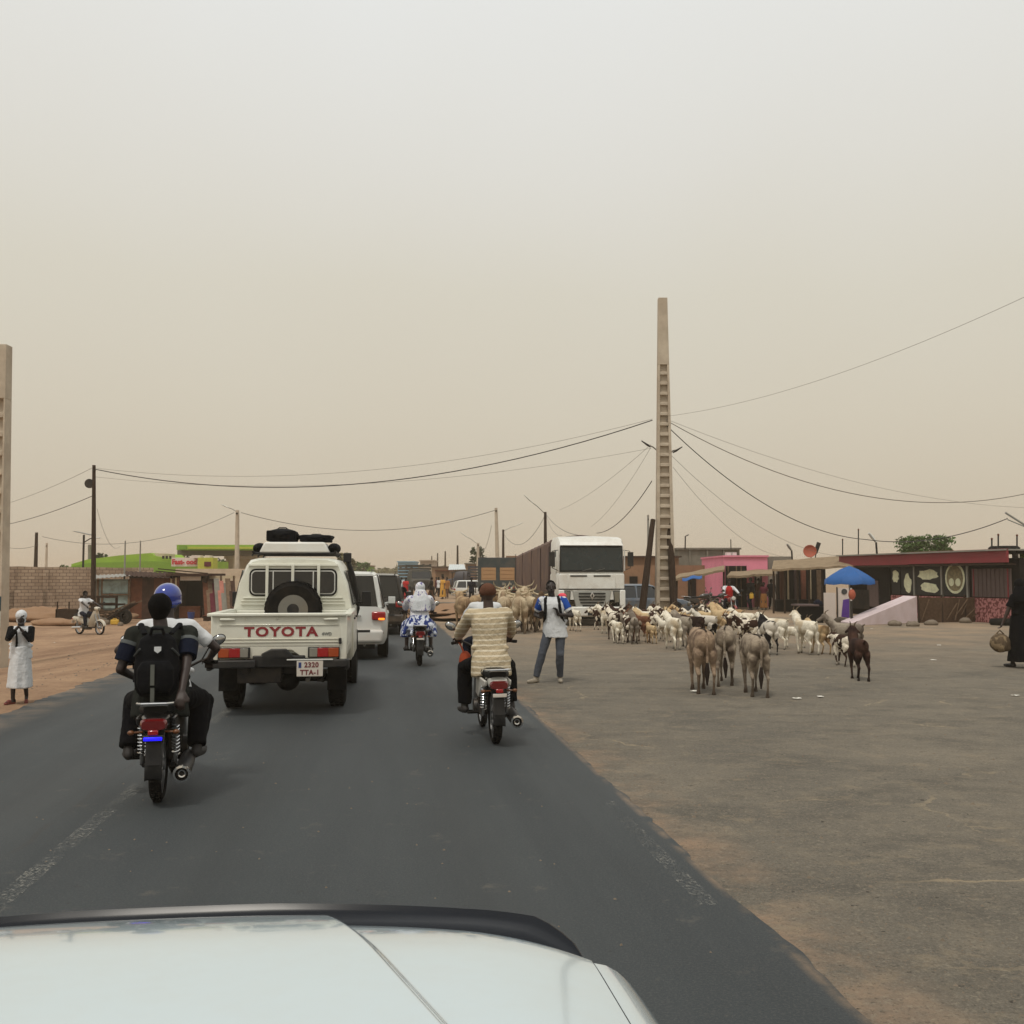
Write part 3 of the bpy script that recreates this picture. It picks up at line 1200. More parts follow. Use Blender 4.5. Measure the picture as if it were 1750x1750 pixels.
soft_bag('duffel_bag', 'bulging black duffel bag, taller of the two on the cream pickup roof', pk_pt(-.22, 1.4, 2.31), (.50, .7, .21), 'bag_black', 5, 2)
soft_bag('duffel_bag', 'flat black bag, lower of the two on the cream pickup roof', pk_pt(.29, 1.4, 2.31), (.54, .7, .12), 'bag_black', 3, 5)


# ------------------------------------------------------------------ estate / off-road cars
def make_car(name, label, cat, paint, L, W, H, wr, kind='suv', group=None, rear_detail=None):
    """car facing +y, origin on the ground under the rear axle"""
    t = empty(name, (0, 0, 0), 0, label, cat, group)
    hw = W / 2
    if kind == 'suv':
        oh_r, belt, bonnet, roof_y0, roof_y1 = .95, H * .58, H * .58, -.72, L - .95 - 2.05
        zb = wr * .85
    else:
        oh_r, belt, bonnet, roof_y0, roof_y1 = .62, H * .60, H * .60, -.30, L - .62 - 1.75
        zb = wr * .65
    y0, y1 = -oh_r, L - oh_r
    mid = [(y0 + .0, .86, .02), (y0 + .10, .96, 0), (y0 + .5, 1.0, 0), (y1 - 1.2, 1.0, 0), (y1 - .35, .96, -.06), (y1, .82, -.14)]
    secs = []
    for y, k, dz in mid:
        w = hw * k
        tb = belt + dz * H
        secs.append((y, [(0, zb), (w * .93, zb), (w * .985, zb + .12), (w, (zb + tb) * .52), (w * .985, tb - .10), (w * .95, tb - .02), (w * .86, tb), (0, tb + .015)]))
    body_loft(secs, 'body', paint, t, 42)
    # glasshouse
    gw0, gw1 = hw * .92, hw * .74
    wy = y1 - 1.15 if kind == 'suv' else y1 - .95         # foot of the windscreen

    def gsec(y, zt, wt, wb, zl=belt - .03):
        return (y, [(0, zl), (wb, zl), (wb * .6 + wt * .4, zl * .6 + zt * .4), (wt, zt - .05), (wt - .06, zt), (0, zt + .02)])
    ry = y0 + (.16 if kind == 'suv' else .12)
    gl = [gsec(ry, belt + .02, gw0 * .9, gw0 * .92, belt - .05), gsec(roof_y0 - .02, H - .09, gw1 * .94, gw0 * .97), gsec(roof_y0 + .2, H - .06, gw1, gw0), gsec(roof_y1, H - .06, gw1, gw0), gsec(wy, belt + .03, gw0 * .9, gw0 * .93, belt - .05)]
    body_loft(gl, 'glasshouse', 'car_glass', t, 40)
    rf = [(roof_y0 - .10, [(0, H - .10), (gw1 * .93, H - .10), (gw1 * .95, H - .085), (gw1 * .86, H - .06), (0, H - .05)]),
          (roof_y0 + .2, [(0, H - .08), (gw1 + .015, H - .09), (gw1 + .01, H - .06), (gw1 - .06, H - .01), (0, H + .005)]),
          (roof_y1 - .1, [(0, H - .08), (gw1 + .015, H - .09), (gw1 + .01, H - .06), (gw1 - .06, H - .01), (0, H + .005)]),
          (roof_y1 + .12, [(0, H - .11), (gw1 * .97, H - .12), (gw1 * .96, H - .10), (gw1 * .88, H - .075), (0, H - .06)])]
    roof = body_loft(rf, 'roof', paint, t, 40)
    for sx in (-1, 1):
        mb = MB()
        rb, rt = Vector((sx * gw0 * .90, ry - .01, belt)), Vector((sx * gw1 * .96, roof_y0 - .05, H - .10))
        mb.bar(rb, rt, .13, .09)
        mb.build('rear_pillar', paint, t, bevel=.02)
        mb = MB()
        mb.bar((sx * gw0 * .93, wy - .02, belt), (sx * gw1 * 1.0, roof_y1 + .05, H - .09), .07, .06)
        mb.build('front_pillar', paint, t, bevel=.015)
        for f_ in (.40, .68):
            yy = roof_y0 + (roof_y1 - roof_y0) * f_
            mb = MB()
            mb.bar((sx * gw0 * 1.0, yy, belt - .02), (sx * (gw1 + .005), yy, H - .08), .07, .04)
            mb.build('side_pillar', 'black_plastic' if kind == 'suv' else paint, t, bevel=.01)
        la = MB().box((sx * hw * .80, y0 - .012, belt - .16), (hw * .30, .10, .18)).build('tail_light', 'red_lens', t, bevel=.03)
        MB().box((sx * hw * .86, y0 - .062, belt - .225), (hw * .13, .02, .045)).build('indicator_lens', 'amber_lit' if (rear_detail == 'brake' and sx > 0) else 'amber_lens', la, bevel=.008)
        MB().box((sx * hw * .84, y0 - .03, zb + .24), (.13, .03, .05)).build('reflector', 'dark_red_lens', t, bevel=.008)
        MB().box((sx * hw * .78, y1 - .10, belt - .22 - .05 * H), (hw * .34, .14, .15)).build('headlight', 'headlamp', t, bevel=.03)
        mb = MB()
        mb.tube([(sx * gw0, wy - .22, belt + .02), (sx * (hw + .06), wy - .24, belt + .05)], .018, 6)
        mb.box((sx * (hw + .10), wy - .25, belt + .10), (.17, .09, .17))
        mb.build('door_mirror', paint, t, bevel=.03)
        if kind == 'suv':
            MB().tube([(sx * (gw1 - .1), roof_y0 + .1, H + .03), (sx * (gw1 - .1), roof_y1 - .1, H + .03)], .02, 8).build('roof_rail', 'dull_steel', t)
        wb_ = L - oh_r - (.88 if kind == 'suv' else .75)
        for yy in (0, wb_):
            wheel(t, (sx * (hw - .105), yy, wr), wr, .24, wr * .66, 'alloy', sx, 6, n=24, tread=False)
            mb = MB()
            mb.lathe([(.01, -.02), (wr * 1.14, -.02), (wr * 1.14, .006), (.01, .006)], (sx * hw * .993, yy, wr * 1.04), (sx, 0, 0), 24, True)
            mb.build('wheel_arch', 'black_plastic', t)
        for f0, f1 in ((.05, .42), (.44, .80)):
            ya, yb2 = .28 + (wy - .55 - .28) * f0, .28 + (wy - .55 - .28) * f1
            d = MB().box((sx * (hw - .004), (ya + yb2) / 2, (zb + belt) * .5 + .02), (.022, yb2 - ya, (belt - zb) * .62)).build('door', paint, t, bevel=.008)
            MB().box((sx * (hw + .012), ya + .15, belt - .14), (.02, .15, .03)).build('handle', paint, d, bevel=.006)
    mb = MB()
    mb.box((0, y0 + .03, zb + .17), (W * .90, .26, .28))
    mb.build('rear_bumper', paint, t, bevel=.06, seg=3)
    MB().box((0, y0 - .085, zb + .28), (W * .62, .03, .06)).build('bumper_trim', 'black_plastic', t, bevel=.008)
    MB().box((0, y1 - .05, zb + .18), (W * .88, .26, .30)).build('front_bumper', paint, t, bevel=.07, seg=3)
    MB().box((0, y1 + .02, belt - .30), (W * .40, .10, .20)).build('grille', 'black_plastic', t, bevel=.02)
    MB().box((0, y0 - .035, belt - .155), (W * .42, .03, .04)).build('chrome_strip', 'chrome', t, bevel=.006)
    pl = MB().box((0, y0 - .045, belt - .29), (.36, .012, .12)).build('number_plate', 'plate_white', t, bevel=.004)
    mb = MB()
    mb.box((0, (y0 + y1) / 2, wr * .8), (W * .72, L * .86, .2))
    mb.build('underbody', 'dark_metal', t)
    MB().tube([(hw * .5, y0 - .02, wr * .8), (hw * .5, y0 + .5, wr * .8)], .03, 8).build('exhaust_pipe', 'dull_steel', t)
    if kind == 'suv':
        MB().bar((-.30, ry - .02, belt + .06), (.25, ry + .03, belt + .12), .02, .015).build('rear_wiper', 'black_plastic', t)
    return t


def place(o, u, Y, rz, z=None):
    p = at(u, Y, z)
    o.location = p
    o.rotation_euler = (0, 0, rz)
    return o


s1 = make_car('off_road_car', 'white off-road estate car right in front of the cream pickup', 'car', 'white_paint', 4.95, 1.98, 1.90, .40, 'suv', None, 'brake')
s1.location = (-3.76, 22.9, .012)
s1.rotation_euler = (0, 0, ROAD_ROT)
s2 = make_car('off_road_car', 'black off-road estate car just ahead of the white one', 'car', 'black_paint', 4.8, 1.90, 1.88, .39, 'suv')
s2.location = (-4.28, 32.3, .012)
s2.rotation_euler = (0, 0, ROAD_ROT - .01)
s3 = make_car('hatchback', 'small white hatchback parked side-on beyond the cattle', 'car', 'white_paint', 3.7, 1.66, 1.48, .30, 'hatch')
place(s3, 788, 84, -R(78))
s4 = make_car('saloon_car', 'grey-blue car half hidden behind the white lorry', 'car', 'greyblue_paint', 4.3, 1.76, 1.46, .33, 'hatch')
place(s4, 1034, 45.5, -R(82))
s5 = make_car('off_road_car', 'distant white off-road car far up the road', 'car', 'white_paint_far', 4.8, 1.9, 1.85, .39, 'suv')
s5.location = (-17.4, 118, .012)
s5.rotation_euler = (0, 0, ROAD_ROT + math.pi)
s6 = make_car('off_road_car', 'distant dark off-road car following the convoy up the road', 'car', 'black_paint', 4.8, 1.9, 1.85, .39, 'suv')
s6.location = (-7.9, 62, .012)
s6.rotation_euler = (0, 0, ROAD_ROT)


# ------------------------------------------------------------------ the white lorry with its trailer
def make_lorry():
    """cab front at y = 0 facing -y; trailer stretches to +y"""
    t = empty('lorry', (0, 0, 0), 0, 'white cab-over lorry with tarpaulin trailer facing the camera', 'lorry')
    W = 2.5
    wp = 'lorry_white'
    mb = MB()
    secs = [(0.0, [(0, .95), (1.12, .95), (1.17, 1.05), (1.17, 1.85), (1.10, 1.90), (0, 1.90)]), (.25, [(0, .95), (1.22, .95), (1.25, 1.05), (1.25, 1.85), (1.22, 1.92), (0, 1.92)]), (2.1, [(0, .95), (1.22, .95), (1.25, 1.05), (1.25, 1.85), (1.22, 1.92), (0, 1.92)])]
    body_loft(secs, 'cab_lower', wp, t, 30)
    secs = [(.10, [(0, 1.88), (1.16, 1.88), (1.18, 2.0), (1.17, 2.85), (1.12, 2.93), (0, 2.96)]), (.3, [(0, 1.88), (1.22, 1.88), (1.24, 2.0), (1.22, 3.0), (1.16, 3.16), (0, 3.2)]), (.9, [(0, 1.88), (1.22, 1.88), (1.24, 2.0), (1.22, 3.08), (1.14, 3.26), (0, 3.30)]), (2.1, [(0, 1.88), (1.22, 1.88), (1.24, 2.0), (1.22, 3.08), (1.14, 3.26), (0, 3.30)])]
    body_loft(secs, 'cab_upper', wp, t, 30)
    ws = MB()
    ws.prism([(-1.13, .02, 2.0), (1.13, .02, 2.0), (1.11, .06, 2.86), (-1.11, .06, 2.86)], (0, .08, 0))
    w = ws.build('windscreen', 'truck_glass', t, bevel=.02)
    MB().prism([(-1.17, .05, 1.95), (1.17, .05, 1.95), (1.15, .09, 2.91), (-1.15, .09, 2.91)], (0, .04, 0)).build('windscreen_seal', 'black_plastic', w)
    for x0, x1 in ((-.35, -.02), (.15, .48)):
        MB().bar((x0, .0, 1.99), (x1, .0, 2.08), .025, .015).build('wiper', 'dull_steel', w)
    MB().prism([(-1.16, -.04, 2.92), (1.16, -.04, 2.92), (1.10, .3, 3.12), (-1.10, .3, 3.12)], (0, .05, .03)).build('sun_visor', wp, t, bevel=.015)
    # front panel with grab bar slots
    pn = MB().box((0, -.005, 1.60), (1.72, .03, .52)).build('front_panel', wp, t, bevel=.012)
    for x in (-.48, .38):
        MB().box((x, -.028, 1.81), (.62, .02, .05)).build('panel_slot', 'black_plastic', pn, bevel=.008)
    for sx in (-1, 1):
        MB().box((sx * 1.04, .0, 1.60), (.30, .03, .52)).build('corner_panel', wp, t, bevel=.012)
        MB().tube([(sx * 1.22, .05, 2.0), (sx * 1.22, .02, 2.75)], .02, 6).build('grab_handle', 'lamp_white', t)
        mb = MB()
        mb.tube([(sx * 1.2, .12, 2.75), (sx * 1.42, .05, 2.72), (sx * 1.44, .05, 2.1), (sx * 1.2, .12, 2.0)], .018, 6)
        mb.box((sx * 1.45, .08, 2.42), (.2, .1, .52))
        mb.build('door_mirror', 'black_plastic', t, bevel=.02)
        d = MB().box((sx * 1.255, 1.1, 1.75), (.025, 1.2, 1.5)).build('door', wp, t, bevel=.01)
        MB().box((sx * 1.262, 1.05, 2.45), (.025, .95, .62)).build('window', 'truck_glass', d, bevel=.02)
        hl = MB().prism([(sx * .78, -.05, 1.27), (sx * 1.06, -.03, 1.27), (sx * 1.03, -.03, .84), (sx * .82, -.05, .80)], (0, .1, 0)).build('headlight', 'black_plastic', t, bevel=.01)
        MB().prism([(sx * .81, -.06, 1.24), (sx * 1.03, -.04, 1.24), (sx * 1.0, -.04, .87), (sx * .84, -.06, .84)], (0, .05, 0)).build('lens', 'headlamp', hl, bevel=.01)
        MB().lathe([(.001, 0), (.055, 0), (.055, .03), (.001, .03)], (sx * .42, -.09, .60), (0, 1, 0), 14).build('fog_lamp', 'black_plastic', t)
        MB().box((sx * 1.12, -.02, .80), (.20, .16, 1.0)).build('bumper_corner', wp, t, bevel=.03)
        for k in range(4):
            MB().box((sx * .93, -.075, .58 + k * .06), (.16, .02, .022)).build('vent_slot', 'black_plastic', t, None)
    MB().box((0, .02, 1.33), (2.42, .1, .035)).build('seam', 'black_plastic', t, None)
    # grille and bumper
    gr = MB().prism([(-.72, -.02, 1.28), (.72, -.02, 1.28), (.60, -.06, .72), (.45, -.07, .66), (-.45, -.07, .66), (-.60, -.06, .72)], (0, .12, 0)).build('grille', 'grille_silver', t, bevel=.02)
    for k in range(5):
        w_ = (.98, .98, .94, .86, .70)[k]
        MB().box((0, -.075, 1.17 - k * .108), (w_, .03, .058)).build('grille_slat', 'black_plastic', gr, bevel=.008)
    em = MB().prism([(0, -.105, 1.24), (.085, -.105, 1.09), (0, -.105, .94), (-.085, -.105, 1.09)], (0, .025, 0))
    em = em.build('emblem', 'chrome', gr, bevel=.008)
    MB().prism([(0, -.110, 1.16), (.035, -.110, 1.09), (0, -.110, 1.02), (-.035, -.110, 1.09)], (0, .004, 0)).build('emblem_centre', 'black_plastic', em, None)
    MB().box((0, -.01, .52), (2.1, .22, .36)).build('bumper', wp, t, bevel=.05, seg=3)
    MB().box((0, -.13, .44), (.34, .02, .12)).build('number_plate', 'black_plastic', t, bevel=.01)
    mb = MB()
    mb.box((0, 1.2, .62), (1.0, 2.4, .5))
    mb.box((0, .25, .3), (1.7, .4, .12))
    mb.build('tractor_chassis', 'dark_metal', t)
    for sx in (-1, 1):
        for y in (1.05, 4.3):
            wheel(t, (sx * 1.05, y, .49), .49, .32, .28, 'dull_steel', sx, 0, n=24, tread=False)
    # trailer
    mb = MB()
    y0, y1 = 2.45, 16.5
    mb.box((0, (y0 + y1) / 2, 1.12), (2.42, y1 - y0, .16))
    for y in (13.2, 14.5):
        mb.box((0, y, .6), (1.6, .2, .2))
    mb.build('trailer_chassis', 'dark_metal', t)
    tr = MB()
    for i in range(8):
        pass
    rings = []
    k = 30
    for i in range(k + 1):
        f_ = i / k
        y = y0 + (y1 - y0) * f_
        zt = 3.20 - .32 * f_ + .02 * math.sin(i * 2.1)
        bul = 1.25 + .014 * abs(math.sin(i * math.pi / 3))
        rings.append(half_section([(0, 1.2), (1.22, 1.2), (bul, 1.7), (bul, 2.4), (1.24, zt - .12), (1.15, zt), (.6, zt + .14), (0, zt + .2)], y))
    tr.loft(rings)
    tp = tr.build('tarpaulin', 'tarp_maroon', t, 30)
    for f_ in (0, .2, .45, .75, 1.0):
        y = y0 + (y1 - y0) * f_
        for sx in (-1, 1):
            MB().bar((sx * 1.275, y, 1.15), (sx * 1.262, y, 2.95), .05, .03).build('side_strap', 'tarp_strap', t, None)
    MB().box((0, y0 - .03, 2.1), (2.4, .06, 1.9)).build('trailer_front', 'dark_blue_paint', t)
    for sx in (-1, 1):
        for y in (12.6, 13.9, 15.2):
            wheel(t, (sx * 1.0, y, .49), .49, .34, .28, 'dull_steel', sx, 0, n=20, tread=False)
        for y in (5.5, 7.5, 9.5):
            MB().box((sx * 1.2, y, .8), (.04, 1.7, .42)).build('side_guard', 'dull_steel', t, None)
    return t


mk('lorry_white', (226, 226, 220), .35, var=.04, coat=.2, dirt=(168, 146, 120), damt=.35, dscale=2.0)
mk('tarp_maroon', (100, 84, 80), .8, var=.2, scale=1.2, bump=.5, bscale=6, dirt=(134, 108, 88), damt=.55, dscale=.9)
mk('tarp_strap', (76, 62, 62), .8, var=.2)
mk('dark_blue_paint', (36, 42, 58), .5, var=.2, dirt=(96, 80, 68), damt=.4)
mk('grille_silver', (160, 160, 154), .4, .4)
lo = make_lorry()
lo.location = (at(1011, 37.3).x, 37.3, .006)
lo.rotation_euler = (0, 0, ROAD_ROT - .035)


# ------------------------------------------------------------------ other lorries seen from behind
def make_box_truck():
    t = empty('cargo_truck', (0, 0, 0), 0, 'dark teal cargo truck seen from behind with two tan panels', 'truck')
    W, H, L = 2.45, 2.95, 6.0
    mb = MB()
    mb.box((0, L / 2, .95), (W, L, .14))
    for sx in (-1, 1):
        mb.box((sx * (W / 2 - .04), L / 2, 1.95), (.07, L, 1.9))
    mb.box((0, L - .05, 1.95), (W - .2, .08, 1.9))
    mb.build('cargo_body', 'teal_paint', t, bevel=.01)
    mb = MB()
    mb.box((0, 0, 2.62), (W, .07, .58))
    mb.box((0, 0, 1.28), (W, .07, .56))
    for x in (-W / 2 + .09, 0, W / 2 - .09):
        mb.box((x, 0, 1.95), (.20 if x else .22, .07, .80))
    g = mb.build('tailboard', 'teal_paint', t, bevel=.008)
    for x in (-.57, .57):
        MB().box((x, -.01, 1.955), (.90, .05, .78)).build('tan_panel', 'tan_board', g, bevel=.01)
        for zz in (1.70, 1.95, 2.2):
            MB().box((x, -.045, zz), (.84, .02, .02)).build('board_rib', 'tan_board', g, None)
    MB().box((0, L / 2, 2.93), (W + .04, L + .04, .05)).build('roof', 'dark_blue_paint', t, bevel=.01)
    for x in (-.95, .35, .75):
        MB().box((x, -.05, 1.33), (.18, .03, .16)).build('lamp', 'clear_lens', t, bevel=.02)
    for k in range(8):
        MB().box((.05 + k * .13, -.045, 1.10), (.075, .02, .10), (0, .5, 0)).build('chevron', 'red_lens' if k % 2 else 'lamp_white', t, None)
    mb = MB()
    mb.box((0, .1, .75), (W * .9, .12, .16))
    mb.box((0, L / 2 + .8, .75), (.9, L + 1.5, .2))
    mb.build('chassis', 'dark_metal', t)
    mb = MB()
    mb.box((0, L + .95, 1.5), (2.2, 1.6, 1.7))
    mb.build('cab', 'teal_paint', t, bevel=.1)
    for sx in (-1, 1):
        for y in (1.5, 5.9 + .9):
            wheel(t, (sx * .95, y, .47), .47, .4, .26, 'dull_steel', sx, 0, n=20, tread=False)
        MB().box((sx * 1.02, .03, .92), (.28, .06, .12)).build('tail_light', 'dark_red_lens', t, bevel=.01)
    return t


mk('teal_paint', (44, 58, 62), .55, var=.2, scale=2, dirt=(96, 80, 66), damt=.45, dscale=2)
mk('tan_board', (176, 140, 104), .8, var=.12, scale=3, dirt=(132, 104, 78), damt=.4)
bt = make_box_truck()
bt.location = (at(851, 63).x, 63, 0)
bt.rotation_euler = (0, 0, -.02)


def make_old_truck(label, paint, rack=True):
    t = empty('old_lorry', (0, 0, 0), 0, label, 'lorry')
    mb = MB()
    mb.box((0, -2.6, 1.15), (2.3, 4.8, .15))
    mb.build('flatbed', 'dark_wood', t)
    if rack:
        for sx in (-1, 1):
            for z in np.linspace(1.35, 2.75, 6):
                MB().box((sx * 1.13, -2.6, z), (.05, 4.8, .19)).build('side_board', paint, t, None)
        for z in np.linspace(1.35, 2.75, 6):
            MB().box((0, -5.0, z), (2.3, .05, .19)).build('side_board', paint, t, None)
            MB().box((0, -.2, z), (2.3, .05, .19)).build('side_board', paint, t, None)
    secs = [(-.1, [(0, .7), (1.0, .7), (1.05, 1.5), (.95, 2.25), (.8, 2.4), (0, 2.45)]), (1.1, [(0, .7), (1.0, .7), (1.05, 1.5), (.95, 2.2), (.8, 2.35), (0, 2.4)]), (1.3, [(0, .7), (1.0, .7), (1.03, 1.5), (.9, 1.6), (.8, 1.62), (0, 1.64)]), (2.3, [(0, .7), (.9, .7), (.92, 1.3), (.8, 1.42), (.7, 1.45), (0, 1.48)])]
    body_loft(secs, 'cab', paint, t, 40)
    MB().prism([(-.85, 1.32, 1.62), (.85, 1.32, 1.62), (.78, 1.14, 2.22), (-.78, 1.14, 2.22)], (0, .03, 0)).build('windscreen', 'car_glass', t)
    MB().box((0, 2.36, .75), (2.1, .14, .24)).build('bumper', 'dark_metal', t, bevel=.02)
    MB().box((0, 2.31, 1.1), (.9, .05, .5)).build('grille', 'black_plastic', t)
    mb = MB()
    mb.box((0, -1.2, .85), (.9, 6.5, .2))
    mb.build('chassis', 'dark_metal', t)
    for sx in (-1, 1):
        MB().lathe([(.001, 0), (.1, 0), (.1, .03), (.001, .04)], (sx * .7, 2.32, 1.1), (0, 1, 0), 12).build('headlight', 'headlamp', t)
        for y in (1.5, -3.6):
            wheel(t, (sx * .95, y, .47), .47, .34, .26, 'dull_steel', sx, 0, n=20, tread=False)
    return t


mk('olive_dark', (48, 52, 48), .7, var=.25, dirt=(104, 86, 68), damt=.5)
ot = make_old_truck('dark old lorry with slatted sides parked on the right verge in the distance', 'olive_dark')
ot.location = (at(716, 92).x, 92, 0)
ot.rotation_euler = (0, 0, math.pi + .25)
ot2 = make_old_truck('blue-black lorry parked behind the white hatchback', 'dark_blue_paint', True)
place(ot2, 800, 105, R(82))


# ------------------------------------------------------------------ our own white car
def make_own_car():
    t = empty('white_car', (0, 0, 0), ROAD_ROT, 'glossy white car bonnet with black guard at the bottom of the picture', 'car')
    cx = -.40
    hw = .86
    z0 = 1.055

    def top(x, y, crease=1.0):
        """bonnet skin: crowned across, dropping towards the nose; x about the centre line"""
        z = 1.222 + .035 * (2.0 - y) - .35 * max(0, y - 1.62) ** 2
        a = abs(x) / hw
        z -= .030 * a ** 2.2
        # raised centre field with a crease on either side
        e = min(1, max(0, (abs(x) - min(.64, .27 + .30 * (2.0 - y))) / .030))
        z -= crease * .018 * e * e * (3 - 2 * e)
        if a > .62:
            z -= .34 * (a - .62) ** 2
        return z
    NX, NY = 150, 60
    yn = 2.04

    def nose(x):
        return yn - .36 * (abs(x) / hw) ** 2.3

    def bon(i, j):
        x = 0.0
        y = -.1 + (nose(.4) + .1) * j
        for _ in range(3):                       # keep a mesh line on each crease
            cr = min(.64, .27 + .30 * (2.0 - y))
            x = float(np.interp(i, (0, .18, .30, .70, .82, 1), (-.74, -cr - .034, -cr + .004, cr - .004, cr + .034, .74)))
            y = -.1 + (nose(x) + .1) * j
        z = top(x, y)
        if j > .95:
            z -= .05 * ((j - .95) / .05) ** 2
        return Vector((cx + x, y, z))
    mb = MB()
    mb.grid(bon, NX, NY)
    b_ = mb.build('bonnet', 'own_white', t, 60)
    for sx in (-1, 1):
        mb = MB()

        def fen(i, j, sx=sx):
            y = -.1 + (nose(.80) + .06) * j
            a = i
            x = .745 + .17 * math.sin(a * math.pi / 2)
            z = top(.745, y) - .004 - .42 * (1 - math.cos(a * math.pi / 2)) * 1.25
            y2 = y - (.05 * a * j)
            return Vector((cx + sx * x, y2, z))
        mb.grid(fen, 14, 30)
        mb.build('fender', 'own_white', t, 60)
        mb = MB()
        mb.box((cx + sx * .905, .9, .60), (.04, 1.9, .35))
        mb.build('lower_fender', 'own_white', t, bevel=.02)
        wheel(t, (cx + sx * .80, 1.15, .385), .385, .24, .22, 'dull_steel', sx, 6)
    # smoked bonnet guard wrapped round the leading edge
    rings = []
    for k in range(61):
        x = -.74 + 1.48 * k / 60
        yy = nose(x)
        d = Vector((0.36 * 2.3 / hw * (abs(x) / hw) ** 1.3 * (1 if x > 0 else -1), 1, 0)).normalized()
        z = top(x, yy, 0.0) - .035
        c0 = Vector((cx + x, yy, z))
        q = min(1, max(0, (abs(x) - .18) / .35))
        hh = .030 - .010 * q
        prof = [(-.03, -.045), (.055, -.03), (.075, .0), (.080, hh * .7), (.074, hh), (.064, hh + .004), (.056, hh - .004), (.048, hh * .55), (.02, .012), (-.008, .0)]
        ke = min(1, (.74 - abs(x)) / .10 + .05) ** .5
        rings.append([c0 + d * (a * ke) + Vector((0, 0, bz * ke - .02 * (1 - ke))) for a, bz in prof])
    MB().loft(rings).build('bonnet_guard', 'smoked_plastic', t, 50)
    MB().box((cx, 1.86, .66), (1.6, .2, .55)).build('front_panel', 'own_white', t, bevel=.06, seg=3)
    MB().box((cx, 1.965, .80), (.9, .03, .22)).build('grille', 'black_plastic', t, bevel=.02)
    for sx in (-1, 1):
        MB().box((cx + sx * .62, 1.92, .82), (.3, .1, .18)).build('headlight', 'headlamp', t, bevel=.03)
    return t


mk('own_white', (186, 201, 207), .12, var=.015, scale=2, coat=.9, dirt=(180, 174, 160), damt=.10, dscale=14)
mk('smoked_plastic', (14, 18, 25), .25, var=.1, spec=.25)
make_own_car()
# ------------------------------------------------------------------ people
def ik(a, b, l1, l2, hint):
    a, b = Vector(a), Vector(b)
    d = b - a
    L = min(d.length, (l1 + l2) * .999)
    b = a + d.normalized() * L
    x = (l1 * l1 - l2 * l2 + L * L) / (2 * L)
    h = math.sqrt(max(0.0, l1 * l1 - x * x))
    w = d.normalized()
    k = Vector(hint)
    k = k - w * k.dot(w)
    k.normalize()
    return a + w * x + k * h, b


for nm, c_ in (('skin_a', (46, 33, 28)), ('skin_b', (58, 41, 34)), ('skin_c', (38, 28, 25))):
    mk(nm, c_, .55, var=.10, scale=14)
mk('hair_black', (10, 9, 9), .9, var=.3, bump=.8, bscale=120)
mk('eye_white', (120, 108, 98), .3, var=.02)
mk('shoe_dark', (34, 30, 28), .7, var=.2)
mk('shoe_pale', (150, 140, 124), .7, var=.15)
mk('sandal_red', (112, 52, 46), .7)


